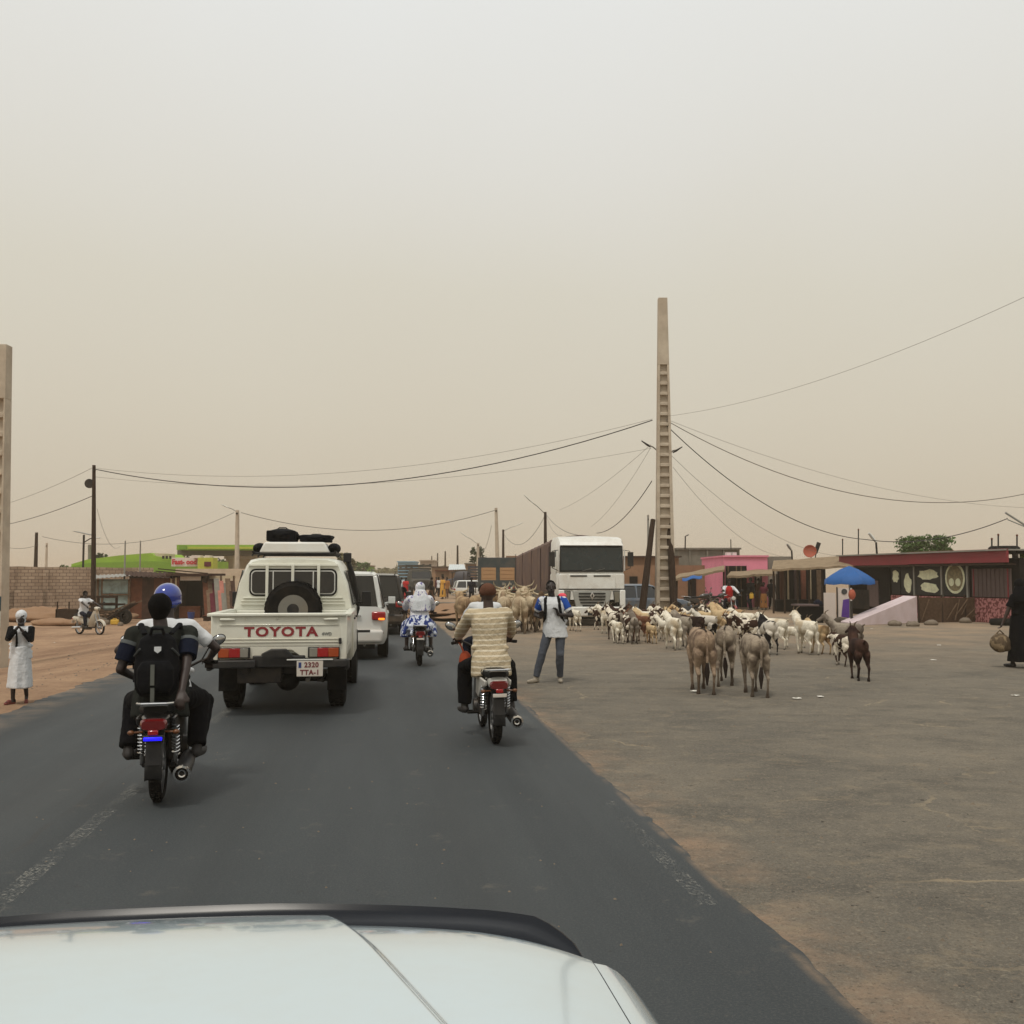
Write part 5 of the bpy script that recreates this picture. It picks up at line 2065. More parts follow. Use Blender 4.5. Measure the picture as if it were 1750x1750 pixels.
d1 = rider('motorcycle driver in blue helmet and white shirt, in front of the passenger with backpack', 'skin_a', (.0, .50, .87), (-.02, .10, .535), (.0, .05, .165), HANDS, FEET)
d1.turn = -.35
driver1 = d1.build([('shirt', 'cloth_white', dict(sleeve='short')), ('trousers', 'cloth_black', {}), ('shoes', 'shoe_dark', {}), ('helmet', 'helmet_blue', {})])
mount(driver1, L1, rz1)
p1 = rider('passenger with black backpack on the black motorcycle, holding the rear rail', 'skin_a', (-.01, .10, .83), (-.01, .09, .53), (-.02, .03, .155), {-1: (-.24, .34, .95), 1: (.175, -.22, .80)}, {-1: (-.27, .28, .375), 1: (.27, .28, .375)}, False, .25, shw=.215)
p1.elb[1] = Vector((1, -.25, .1))
p1.elb[-1] = Vector((-.45, -.9, -.2))
p1.knee = {-1: Vector((-.25, 1, .4)), 1: Vector((.35, 1, .4))}
p1.girth = 1.13
pass1 = p1.build([('shirt', 'cloth_olive', dict(sleeve='short', hem=.08)), ('trousers', 'cloth_black', dict(loose=.012)), ('shoes', 'shoe_dark', {}), ('hair', 'hair_black', {})])
mount(pass1, L1, rz1)
# navy and grey bands of the polo sleeves
for q in (-1, 1):
    a, e = p1.sh[q], p1.el[q]
    MB().tube([a.lerp(e, .20), a.lerp(e, .30)], [.083, .083], 14).build('sleeve_band', 'band_grey', pass1)
    MB().tube([a.lerp(e, .31), a.lerp(e, .5), a.lerp(e, .76)], [.083, .080, .076], 14).build('sleeve_band', 'cloth_navy', pass1)

bp = MB()
pb, pn_ = p1.pelvis, p1.neck
bp.loft([ring((-.02, -.10 + .01 * i, z), (1, 0, 0), (0, 1, 0), w, d, 16, 3) for i, (z, w, d) in enumerate(((.84, .12, .06), (.90, .165, .085), (1.05, .175, .10), (1.18, .165, .095), (1.29, .135, .075), (1.335, .08, .045)))])
bp.loft([ring((-.02, -.175, z), (1, 0, 0), (0, 1, 0), w, d, 14, 3) for z, w, d in ((.88, .11, .04), (.94, .14, .06), (1.06, .14, .06), (1.12, .10, .04))])
bag = mobj('backpack', smooth_solid(bp, 'backpack', .011, 3), 'bag_black')
tag(bag, 'black backpack worn by the motorcycle passenger', 'backpack')
mount(bag, L1, rz1)
mk('bag_webbing', (96, 98, 92), .8, var=.2)
mk('bag_grey', (70, 72, 72), .8, var=.2)
MB().tube([(-.07, -.13, 1.325), (-.055, -.15, 1.375), (.02, -.15, 1.375), (.035, -.13, 1.325)], .014, 8).build('carry_handle', 'bag_black', bag)
for z0, z1, dy in ((.94, 1.10, -.242), (.76, .92, -.225)):
    MB().box((-.035, dy, (z0 + z1) / 2), (.030, .012, z1 - z0)).build('webbing_strap', 'bag_webbing', bag)
MB().prism([(-.03, -.205, 1.235), (.02, -.205, 1.235), (.02, -.205, 1.205), (-.005, -.20, 1.185), (-.03, -.205, 1.205)], (0, .03, 0)).build('badge', 'cloth_white', bag)
for q in (-1, 1):
    MB().tube([(-.02 + q * .10, -.06, 1.33), (-.02 + q * .15, .10, 1.40), (-.02 + q * .15, .17, 1.30), (-.02 + q * .17, .12, 1.05), (-.02 + q * .165, -.02, .95)], .024, 8, True, .5).build('shoulder_strap', 'bag_black', bag)
    MB().tube([(-.02 + q * .12, -.168, 1.22), (-.02 + q * .17, -.11, 1.16)], .008, 6).build('piping', 'bag_grey', bag)

# --- the man in the striped sweater
L2, rz2 = (G(847, 1268).x, G(847, 1268).y, .012), .14
b2 = make_bike('red and white motorcycle under the man in the striped sweater', 'bike_red', 'white', 'dark_red_lens', panel='bike_white')
mount(b2, L2, rz2, -.02)
d2 = rider('man in beige striped sweater and brown cap riding a motorcycle', 'skin_b', (0, .24, .88), (0.0, .07, .54), (.0, .03, .165), {-1: (-.33, .86, 1.05), 1: (.33, .86, 1.05)}, {-1: (-.27, .60, .345), 1: (.26, .60, .345)}, shw=.20)
d2.girth = 1.10
man2 = d2.build([('shirt', 'sweater_stripe', dict(sleeve='long', hem=.09, name='sweater', loose=.014, inf=.02)), ('trousers', 'cloth_black', dict(loose=.012)), ('shoes', 'shoe_dark', {}), ('cap', 'cloth_brown', {})])
mount(man2, L2, rz2, -.03)
bg = MB()
bg.ball((-.25, .66, .83), (.075, .11, .12), 12, 8)
bg.ball((-.22, .62, .75), (.06, .10, .08), 12, 8)
og = mobj('carrier_bag', smooth_solid(bg, 'carrier_bag', .014, 3), 'cloth_orange')
tag(og, 'orange bag hung at the knee of the man in the striped sweater', 'bag')
mount(og, L2, rz2, -.02)
MB().tube([(-.27, .62, .93), (-.29, .72, 1.0), (-.30, .88, 1.03)], .01, 6).build('carry_handle', 'cloth_orange', og)

# --- a rider in white just ahead, mostly hidden
L3, rz3 = (at(833, 15.4).x, 15.4, .012), ROAD_ROT
b3 = make_bike('motorcycle hidden ahead of the man in the striped sweater', 'bike_black', 'white')
mount(b3, L3, rz3)
for k_ in list(b3.children):
    if k_.name.startswith('mirror'):
        for c_ in list(k_.children):
            bpy.data.objects.remove(c_)
        bpy.data.objects.remove(k_)
d3 = rider('rider in white shirt half hidden ahead of the striped sweater', 'skin_c', (0, .30, .85), (0.0, .09, .53), (.0, .04, .165), HANDS, FEET, voxel=.016)
mount(d3.build([('shirt', 'cloth_white', dict(sleeve='long')), ('trousers', 'cloth_navy', {}), ('shoes', 'shoe_dark', {}), ('hair', 'hair_black', {})]), L3, rz3)

# --- the woman in the patterned veil
L4, rz4 = (G(717, 1137).x, G(717, 1137).y, .012), ROAD_ROT
b4 = make_bike('dark motorcycle ridden by the woman in the patterned veil', 'bike_black', 'white', panel='bike_black')
mount(b4, L4, rz4)
d4 = rider('woman in white and blue patterned veil and dress riding a motorcycle', 'skin_b', (0, .22, .87), (0.0, .06, .50), (.02, .03, .165), {-1: (-.32, .85, 1.05), 1: (.32, .85, 1.05)}, FEET, fem=True, voxel=.013)
d4.girth = 1.15
d4.turn = -.5


def veil(mb, s, hp_):
    s.torso(mb, .022, .02, 1.2)
    for q in (-1, 1):
        mb.capsule(s.sh[q] - s.lat * q * .05, s.sh[q], .09, .09, 12)
        mb.tube([s.sh[q], s.el[q]], [.09, .085], 12)
        mb.tube([s.el[q], s.el[q].lerp(s.hd[q], .55)], [.085, .06], 12)
        mb.ball(s.el[q], .085, 10, 8)


def dress(mb, s, hp_):
    r_ = random.Random(4)
    mb.loft([ring((0, s.pelvis.y - .02, z), (1, 0, 0), (0, 1, 0), w, d, 20, 2.2) for z, w, d in ((.70, .28, .22), (.80, .30, .25), (.90, .24, .20), (1.0, .19, .14))])
    for q in (-1, 1):
        mb.capsule(s.hp[q] + Vector((q * .04, 0, 0)), s.kn[q], .13, .12, 12)
        mb.tube([s.kn[q], s.kn[q].lerp(s.an[q], .55)], [.12, .14], 12)
    for _ in range(10):
        a = r_.uniform(2.4, 7.0)
        c = Vector((math.cos(a) * .27, s.pelvis.y + math.sin(a) * .2, .78))
        mb.capsule(c, c + Vector((math.cos(a) * .06, math.sin(a) * .05, -.14)), .035, .045, 8)


mount(d4.build([('custom', 'veil_print', dict(fn=veil, name='veil')), ('scarf', 'veil_print', dict(drape=.42, width=.20)), ('custom', 'dress_print', dict(fn=dress, name='dress')), ('shoes', 'shoe_dark', {})]), L4, rz4)

# --- the man standing on the forecourt
m = Person('man standing beside the cattle in white shirt with blue sleeves and grey jeans', 'skin_c', 1.0, .009)
F5 = G(938, 1165)
m.pelvis = Vector((-.10, 0, .925))
m.neck = Vector((-.06, .02, 1.435))
m.head = Vector((-.04, .04, 1.60))
m.foot = {1: Vector((.22, .06, .085)), -1: Vector((-.19, -.05, .085))}
m.toe = {1: Vector((.75, .8, 0)), -1: Vector((-.1, 1, 0))}
m.knee = {1: Vector((.15, 1, 0)), -1: Vector((0, 1, 0))}
m.hand = {1: Vector((.20, .14, 1.17)), -1: Vector((-.06, .19, 1.14))}
m.elb = {1: Vector((.4, -.9, -.3)), -1: Vector((-1, -.35, -.2))}
m.hand[1] = Vector((.13, .13, 1.10))
m.elb[1] = Vector((.5, -1, -.3))
m.hand[-1] = Vector((-.16, .18, 1.15))
m.elb[-1] = Vector((-1, -.25, -.5))
m.grip = {1: (-.1, .3, .9), -1: (.2, .1, .9)}
m.girth = 1.08
m.turn = .12
man5 = m.build([('shirt', 'cloth_white', dict(sleeve='short', hem=.07, inf=.012, it=2)), ('trousers', 'jeans_grey', dict(loose=-.002)), ('shoes', 'shoe_pale', {}), ('hair', 'hair_black', dict(short=True))], (F5.x, F5.y, .006), math.pi - .06)
for q in (-1, 1):
    a, e = m.sh[q], m.el[q]
    MB().tube([a - m.lat * q * .055 + Vector((0, 0, .012)), a, a.lerp(e, .55)], [.070, .079, .070], 14).build('blue_sleeve', 'cloth_blue', man5)
MB().box((-.07, .150, 1.265), (.17, .016, .045), (.05, 0, 0)).build('chest_print', 'cloth_blue', man5, bevel=.004)
for q in (-1, 1):
    pts = [(q * .10 - .06, .0, 1.46), (q * .115 - .06, .115, 1.41), (q * .12 - .07, .160, 1.28), (q * .14 - .08, .150, 1.12), (q * .16 - .09, .05, 1.02)]
    MB().tube(pts, .026, 8, True, .45).build('strap', 'bag_black', man5)
kb = MB()
kb.loft([ring((-.07, -.21, z), (1, 0, 0), (0, 1, 0), w, d, 14, 3) for z, w, d in ((.98, .10, .05), (1.03, .15, .085), (1.25, .155, .09), (1.40, .12, .07), (1.44, .06, .04))])
kbag = mobj('backpack', smooth_solid(kb, 'backpack', .014, 3), 'bag_black')
tag(kbag, 'dark backpack on the man standing beside the cattle', 'backpack')
kbag.location, kbag.rotation_euler = man5.location, man5.rotation_euler
MB().ball((-.23, -.12, 1.46), (.075, .06, .05), 12, 8).build('pink_pouch', 'cloth_pink', kbag)
MB().tube([(-.2, -.2, 1.0), (-.28, -.14, .88), (-.29, -.12, .74)], .016, 6).build('hanging_strap', 'bag_black', kbag)

# --- the girl in white at the left edge
g = Person('girl in white headscarf and white dress walking beside the concrete pole', 'skin_c', .76, .010, fem=True)
F6 = G(33, 1200)
g.pelvis, g.neck, g.head = Vector((0, 0, .965)), Vector((0, .02, 1.43)), Vector((0, .05, 1.60))
g.foot = {1: Vector((.10, .06, .10)), -1: Vector((-.10, -.10, .15))}
g.toe = {1: Vector((.5, .8, 0)), -1: Vector((-.1, .6, -.9))}
g.hand = {1: Vector((.03, .22, 1.42)), -1: Vector((-.05, .24, 1.38))}
g.elb = {1: Vector((1, -.1, -1.2)), -1: Vector((-1, -.1, -1.2))}
g.turn = .15
girl = g.build([('shirt', 'cloth_white', dict(sleeve='none', hem=.05)), ('skirt', 'cloth_white', dict(hem=.30, flare=.25, dy=-.02, kx=.84, ky=1.15)), ('shoes', 'sandal_red', dict(sandal=True, name='sandal')), ('scarf', 'cloth_white', {})], (F6.x, F6.y, hz(F6.x, F6.y)), math.pi + .25)
for q in (-1, 1):
    MB().tube([g.sh[q] + Vector((0, 0, .02)), g.sh[q].lerp(g.el[q], .6), g.el[q]], [.072, .062, .054], 12).build('dark_sleeve', 'cloth_black', girl)
    MB().tube([g.el[q], g.el[q].lerp(g.hd[q], .8)], [.054, .045], 12).build('dark_sleeve', 'cloth_black', girl)
MB().tube([(.05, .16, 1.34), (.04, .18, 1.15), (.05, .16, 1.0)], [.03, .05, .035], 8, True, .4).build('hanging_cloth', 'cloth_black', girl)

# --- the man on the cream scooter on the left verge
Ls, rzs = G(136, 1083), -R(122)
sc1 = make_scooter('cream scooter crossing the earth in front of the block wall', 'scooter_cream')
mount(sc1, Ls, rzs)
d6 = rider('man in white shirt riding the cream scooter on the earth verge', 'skin_c', (0, .20, .84), (0, .06, .53), (0, .03, .165), HANDS, {-1: (-.2, .62, .33), 1: (.2, .62, .33)}, voxel=.016)
d6.turn = -.3
mount(d6.build([('shirt', 'cloth_white', dict(sleeve='short')), ('trousers', 'cloth_navy', {}), ('shoes', 'shoe_dark', {}), ('hair', 'hair_black', {})]), Ls, rzs)

# --- the rider with the red vest coming out of the stalls on the right
Lr = G(1256, 1060)
rzr = math.pi + .05
sc2 = make_bike('red and white motorcycle coming towards us from the stalls', 'bike_red', 'white', panel='bike_white')
q_ = Matrix.Rotation(rzr, 3, 'Z') @ Vector((0, 1.26, 0))
mount(sc2, Lr - q_, rzr)
d7 = rider('rider in white shirt and red vest coming from the stalls behind the goats', 'skin_c', (0, .28, .86), (0, .07, .53), (0, .03, .165), HANDS, FEET, voxel=.018)


def vest(mb, s, hp_):
    s.torso(mb, .025, .0, 1.0)


mount(d7.build([('shirt', 'cloth_white', dict(sleeve='long')), ('custom', 'cloth_red', dict(fn=vest, name='vest')), ('trousers', 'cloth_navy', {}), ('shoes', 'shoe_dark', {}), ('hair', 'hair_black', {})]), Lr - q_, rzr)

# --- the woman in black at the right edge with her bundle
F8 = G(1747, 1140)
w = Person('person in black clothes at the right edge carrying a round bundle', 'skin_b', 1.0, .014, fem=True)
w.hand = {-1: Vector((-.36, .14, .78)), 1: Vector((.26, .05, .80))}
w.foot = {-1: Vector((-.1, .14, .085)), 1: Vector((.1, -.16, .10))}
wb = w.build([('shirt', 'cloth_black', dict(sleeve='short', hem=.1, loose=.02)), ('skirt', 'cloth_black', dict(hem=.12, flare=.26)), ('shoes', 'shoe_dark', {}), ('scarf', 'cloth_black', dict(drape=.3, width=.2))], (F8.x, F8.y, .006), .3)
bu = MB()
r_ = random.Random(9)
bu.ball((0, 0, .19), (.20, .17, .19), 14, 10)
for _ in range(8):
    a = r_.uniform(0, 6.3)
    bu.ball((math.cos(a) * .12, math.sin(a) * .1, .19 + r_.uniform(-.1, .1)), .085, 10, 7)
patches('bundle_cloth', (92, 78, 62), (140, 122, 96), 7, .55, .04)
bo = mobj('bundle', smooth_solid(bu, 'bundle', .02, 3), 'bundle_cloth')
hpos = Matrix.Rotation(.3, 3, 'Z') @ Vector((-.36, .17, .70)) + wb.location
bo.location = hpos - Vector((0, 0, .41))
tag(bo, 'round brown cloth bundle carried by the person in black', 'bundle')
MB().tube([(-.08, 0, .36), (0, 0, .44), (.08, 0, .36)], .014, 6).build('carry_handle', 'bundle_cloth', bo)


# --- people further off
def bystander(label, u, Y, rz, shirt, lower, dress=None, scale=1.0, walk=.0, head='hair', seed=1, z=None, vx=.022):
    r_ = random.Random(seed)
    p = Person(label, r_.choice(('skin_a', 'skin_b', 'skin_c')), scale, vx, fem=bool(dress))
    p.foot = {-1: Vector((-.11, walk, .085)), 1: Vector((.11, -walk, .09))}
    p.hand = {-1: Vector((-.27, .12 + r_.uniform(-.1, .15), .84)), 1: Vector((.27, r_.uniform(-.1, .2), .86))}
    p.turn = r_.uniform(-.5, .5)
    of = [('shirt', shirt, dict(sleeve=r_.choice(('short', 'long')), hem=.06, folds=4))]
    if dress:
        of.append(('skirt', dress, dict(hem=.15, flare=.24)))
    else:
        of.append(('trousers', lower, {}))
    of += [('shoes', 'shoe_dark', {}), (head, 'hair_black' if head == 'hair' else shirt, {})]
    return p.build(of, at(u, Y, z), rz)


mk('cloth_wine', (92, 40, 50), .9, var=.2)
mk('cloth_green', (60, 84, 64), .9, var=.2)
mk('cloth_ochre', (150, 104, 60), .9, var=.2)
bystander('dark-clad person standing by the pink wall with a yellow can', 1282, 55, 2.2, 'cloth_black', 'cloth_navy', None, 1.0, .08, seed=2)
bystander('person in brown before the pink wall doorway', 1296, 56, 3.0, 'cloth_brown', 'cloth_brown', 'cloth_brown', .98, 0, seed=3)
bystander('seated-looking woman in wine red beneath the tan awning', 1304, 55, 2.8, 'cloth_wine', 'cloth_black', 'cloth_ochre', .86, 0, seed=4)
bystander('thin person in dark shirt at the right end of the pink wall', 1317, 57, 3.2, 'cloth_navy', 'cloth_black', None, .95, .05, seed=5)
bystander('woman in red robe walking far down the right verge', 694, 76, 3.0, 'cloth_red', 'cloth_red', 'cloth_red', 1.0, .1, seed=6)
bystander('walker in pale shirt far down the right verge', 687, 88, .1, 'cloth_white', 'cloth_navy', None, 1.0, .15, seed=7)
bystander('man in dark blue with pale cap by the white hatchback', 806, 66, .0, 'cloth_navy', 'cloth_navy', None, 1.0, .1, 'cap', seed=8)
bystander('tall figure in yellow robe by the parked lorries', 757, 82, 2.6, 'cloth_yellow', 'cloth_yellow', 'cloth_yellow', 1.05, .1, seed=9)
bystander('second figure in ochre beside the yellow robe', 764, 84, 2.9, 'cloth_ochre', 'cloth_brown', None, 1.0, .1, seed=10)
bystander('person in dark shirt crossing before the old lorry', 738, 78, 1.3, 'cloth_black', 'cloth_brown', None, 1.0, .2, seed=11)
yc = MB()
yc.box((0, 0, .13), (.20, .14, .26))
yc = yc.build('jerry_can', 'can_yellow' if 'can_yellow' in MATS else 'yellow_plastic', None, bevel=.02)
yc.location = at(1283, 54.6) + Vector((0, 0, .62))
tag(yc, 'pale yellow can held by the dark-clad person', 'can')
MB().tube([(-.05, 0, .25), (-.05, 0, .31), (.05, 0, .31), (.05, 0, .25)], .012, 6).build('handle', 'yellow_plastic', yc)

# a dark motorcyclist alongside the black car
L9 = (at(683, 37).x, 37, .012)
b9 = make_bike('far motorcycle riding beside the black off-road car', 'bike_black', 'white')
mount(b9, L9, ROAD_ROT)
d9 = rider('far motorcyclist in dark clothes beside the black off-road car', 'skin_c', (0, .25, .86), (0, .07, .53), (0, .03, .165), HANDS, FEET, voxel=.02)
mount(d9.build([('shirt', 'cloth_black', dict(sleeve='long')), ('trousers', 'cloth_black', {}), ('shoes', 'shoe_dark', {}), ('hair', 'hair_black', {})]), L9, ROAD_ROT)
# ------------------------------------------------------------------ animals
mk('horn', (120, 104, 84), .6, var=.2)
mk('horn_pale', (176, 160, 130), .6, var=.15)
patches('goat_white', (224, 216, 198), (192, 176, 150), 3.0, .58, .06, legs=((52, 44, 38), .02, .10))
patches('goat_cream', (196, 172, 134), (168, 136, 100), 2.5, .55, .08, legs=((60, 48, 40), .02, .12))
patches('goat_pied', (220, 210, 192), (58, 40, 32), 5.0, .48, .015, legs=((58, 46, 40), .02, .12))
patches('goat_red', (106, 70, 52), (198, 184, 164), 2.6, .57, .015, legs=((50, 38, 34), .02, .14))
patches('goat_black', (28, 25, 26), (206, 198, 184), 2.1, .53, .012, legs=((30, 28, 28), .02, .10))
patches('goat_brown', (66, 46, 38), (44, 31, 28), 3.0, .5, .08, legs=((34, 28, 26), .02, .2))
patches('goat_grey', (150, 140, 126), (110, 100, 90), 3.0, .5, .08, legs=((60, 52, 46), .02, .2))
patches('cow_cream', (190, 174, 146), (148, 126, 102), 1.6, .52, .10, legs=((96, 80, 66), .05, .45))
patches('cow_tan', (170, 146, 114), (134, 108, 84), 1.6, .52, .10, legs=((98, 80, 64), .05, .45))
patches('cow_brown', (128, 104, 76), (86, 68, 52), 1.6, .50, .10, legs=((60, 50, 44), .05, .45))
patches('donkey_grey', (160, 146, 128), (104, 91, 79), 4.5, .52, .12, legs=((66, 56, 48), .03, .45))
patches('donkey_brown', (160, 138, 116), (106, 88, 74), 4.5, .52, .12, legs=((60, 50, 44), .03, .45))
mk('mane_dark', (44, 36, 32), .95, var=.2)


def make_animal(sp, step, head_up=1.0, head_turn=0.0, seed=0):
    """one continuous skin; faces +y, feet on z = 0. Returns (body mesh, extras)"""
    r_ = random.Random(seed)
    mb = MB()
    if sp == 'goat':
        H, L, rx, rz_, lg, vx = .70, .72, .112, .142, .027, .013
    elif sp == 'cow':
        H, L, rx, rz_, lg, vx = 1.14, 1.30, .235, .29, .052, .024
    else:
        H, L, rx, rz_, lg, vx = .98, 1.00, .170, .200, .034, .015
    bz = H - rz_
    X = (1, 0, 0)
    sec = [(-.52, .45, .35, .12), (-.48, .72, .66, .08), (-.38, .93, .88, .03), (-.2, 1.0, .98, -.02), (.0, 1.06, 1.06, -.08), (.2, 1.0, 1.04, -.05), (.36, .84, .98, .0), (.47, .62, .8, .06), (.52, .4, .5, .12)]
    mb.loft([ring((0, y * L, bz + dz * rz_), X, (0, 0, 1), rx * a, rz_ * b_, 16, 2.2) for y, a, b_, dz in sec])
    # hip points and spine
    for q in (-1, 1):
        mb.ball((q * rx * .54, -.28 * L, H - rz_ * .36), rx * .26, 10, 8)
    mb.ball((0, -.36 * L, H - rz_ * .86), (rx * .94, .17 * L, rz_ * .84), 14, 10)
    mb.capsule((0, -.36 * L, H - rx * .24), (0, .3 * L, H - rx * .26), rx * .22, rx * .22, 8)
    ext = []
    for fr in (True, False):
        for q in (-1, 1):
            ph = step * q * (1 if fr else -1)
            x = q * rx * (.62 if fr else .66)
            if fr:
                a = Vector((x, .34 * L, H * .66))
                e = Vector((x, .32 * L + ph * .05, H * .50))
                k = Vector((x * .95, .35 * L + ph * .14, H * .27))
                f_ = Vector((x * .93, .33 * L + ph * .24, H * .065))
                mb.capsule(a, e, lg * 2.3, lg * 1.6, 10)
                mb.capsule(e, k, lg * 1.45, lg * .85, 9)
                mb.ball(k, lg * .95, 8, 6)
                mb.capsule(k, f_, lg * .72, lg * .62, 8)
            else:
                a = Vector((x * .9, -.34 * L, H * .66))
                e = Vector((x * 1.08, -.22 * L + ph * .06, H * .52))
                k = Vector((x, -.47 * L + ph * .13, H * .31))
                f_ = Vector((x * .95, -.42 * L + ph * .22, H * .065))
                mb.capsule(a, e, lg * 2.5, lg * 1.7, 10)
                mb.capsule(a + Vector((0, -.08 * L, -.04 * H)), k.lerp(e, .45), lg * 2.1, lg * 1.3, 10)
                mb.capsule(e, k, lg * 1.5, lg * .9, 9)
                mb.ball(k, lg * .98, 8, 6)
                mb.capsule(k, f_, lg * .75, lg * .64, 8)
            mb.ball(f_, lg * .82, 8, 6)
            h0 = Vector((f_.x, f_.y + lg * .5, .012))
            mb.tube([Vector((f_.x, f_.y + lg * .55, .0)), Vector((f_.x, f_.y + lg * .2, H * .055))], [lg * 1.12, lg * .8], 8)
    # neck and head
    nb = Vector((0, .40 * L, H - rz_ * .55))
    if sp == 'goat':
        hd = Vector((math.sin(head_turn) * .10, .40 * L + .20, H + .02 + .11 * head_up))
        hl, hr = .17, .058
    elif sp == 'cow':
        hd = Vector((math.sin(head_turn) * .15, .40 * L + .50, H + .10 * head_up))
        hl, hr = .38, .105
    else:
        hd = Vector((math.sin(head_turn) * .12, .40 * L + .42, H + .14 * head_up))
        hl, hr = .36, .085
    mid = nb.lerp(hd, .5)
    nr = hr * 1.25
    mb.capsule(nb, mid, rz_ * .62, nr * 1.25, 12)
    mb.capsule(mid, hd, nr * 1.25, nr, 12)
    fd = Vector((math.sin(head_turn), math.cos(head_turn), -.55)).normalized()
    mz = hd + fd * hl
    mb.ball(hd, (hr, hr * 1.15, hr * 1.1), 12, 9)
    mb.capsule(hd, mz, hr * .95, hr * .56, 10)
    mb.ball(mz, hr * .60, 10, 8)
    side = Vector((math.cos(head_turn), -math.sin(head_turn), 0))
    for q in (-1, 1):
        o = hd + side * q * hr * .8 + Vector((0, 0, hr * .3))
        if sp == 'goat':
            mb.capsule(o, o + side * q * .07 + Vector((0, -.01, -.07)), .018, .022, 8)
        elif sp == 'cow':
            mb.capsule(o, o + side * q * .16 + Vector((0, -.03, -.02)), .025, .035, 8)
        else:
            mb.capsule(o, o + side * q * .05 + Vector((0, -.06, .20)), .026, .014, 8)
    # tail
    tb = Vector((0, -.52 * L, H - rz_ * .35))
    tuft = None
    if sp == 'goat':
        mb.capsule(tb, tb + Vector((0, -.05, .03)), .022, .016, 8)
    elif sp == 'cow':
        pts = [tb, tb + Vector((0, -.07, -.12)), tb + Vector((.01, -.06, -.50)), tb + Vector((.02, -.05, -.66))]
        for a, b_ in zip(pts, pts[1:]):
            mb.capsule(a, b_, .030, .024, 8)
        tuft = MB().tube([pts[-1], pts[-1] + Vector((0, 0, -.10)), pts[-1] + Vector((.01, 0, -.25))], [.026, .045, .012], 8)
    else:
        sw = r_.uniform(-.05, .05)
        pts = [tb, tb + Vector((0, -.045, -.08)), tb + Vector((sw * .5, -.045, -.34)), tb + Vector((sw, -.05, -.42))]
        for a, b_ in zip(pts, pts[1:]):
            mb.capsule(a, b_, .024, .020, 8)
        tuft = MB().tube([pts[-1], pts[-1] + Vector((sw, 0, -.14)), pts[-1] + Vector((sw * 1.5, 0, -.34))], [.022, .042, .012], 8)
    if sp == 'cow':
        mb.ball((0, .26 * L, H + .02), (.10, .17, .17), 12, 9)
        mb.capsule((0, .45 * L, H - rz_ * 1.5), (0, .52 * L, H - rz_ * .8), .03, .05, 8)
    me = ruffle(smooth_solid(mb, sp, vx, 4, .5), vx * .5, 5.0 / H, seed, 1.0)
    kids = []
    if sp == 'goat':
        for q in (-1, 1):
            o = hd + side * q * .025 + Vector((0, 0, .05))
            kids.append(('horn', 'horn', MB().tube([o, o + Vector((q * .015, -.03, .06)), o + Vector((q * .04, -.10, .10))], [.015, .011, .004], 7)))
    elif sp == 'cow':
        hk = 1.0 if seed == 7 else .85
        for q in (-1, 1):
            o = hd + side * q * .06 + Vector((0, -.02, .08))
            kids.append(('horn', 'horn_pale', MB().tube([o, o + side * q * .14 + Vector((0, .02, .03)), o + side * q * .27 + Vector((0, .04, .08)), o + side * q * (.36 * hk) + Vector((0, .03, .20 * hk)), o + side * q * (.37 * hk) + Vector((0, 0, .28 * hk))], [.040, .036, .030, .020, .007], 9)))
    else:
        kids.append(('mane', 'mane_dark', MB().tube([nb + Vector((0, -.05, rz_ * .55)), mid + Vector((0, 0, nr * 1.3)), hd + Vector((0, -.02, hr * 1.2))], [.03, .036, .026], 8, True, 1.2)))
        kids.append(('back_stripe', 'mane_dark', MB().tube([(0, -.49 * L, H - rx * .10), (0, -.2 * L, H + .006), (0, .2 * L, H - .008)], [.014, .016, .014], 6, True, .6)))
    if tuft is not None:
        kids.append(('tail_tuft', 'mane_dark', tuft))
    return me, [(n_, m_, k_.mesh(n_, 60)) for n_, m_, k_ in kids]


GOATS = [make_animal('goat', .28, .6, .5, 21), make_animal('goat', -.2, -1.2, .0, 22), make_animal('goat', .22, 1.0, .3, 1), make_animal('goat', -.3, .5, -.4, 2), make_animal('goat', .34, -.5, .1, 3), make_animal('goat', -.12, .9, -.9, 4), make_animal('goat', .1, .2, .7, 5)]
COWS = [make_animal('cow', .18, .6, .2, 6), make_animal('cow', -.22, 1.0, -.5, 7), make_animal('cow', .1, -.6, .1, 8)]
DONKEYS = [make_animal('donkey', .26, -2.4, .1, 9), make_animal('donkey', -.5, -1.6, -.2, 10), make_animal('donkey', .3, -2.6, .1, 11)]


def spawn(name, cat, proto, hide, u, v, deg, label, group, scale=1.0):
    me, kids = proto
    if not me.materials:
        me.materials.append(MATS[hide])
    o = bpy.data.objects.new(name, me)
    link(o)
    o.material_slots[0].link = 'OBJECT'
    o.material_slots[0].material = MATS[hide]
    for n_, m_, k_ in kids:
        if not k_.materials:
            k_.materials.append(MATS[m_])
        c = bpy.data.objects.new(n_, k_)
        link(c, o)
    p = G(u, v)
    o.location = (p.x, p.y, p.z + .005)
    o.rotation_euler = (0, 0, R(deg))
    o.scale = (scale,) * 3
    tag(o, label, cat, group)
    return o


herd = 'goats and sheep driven across the forecourt'
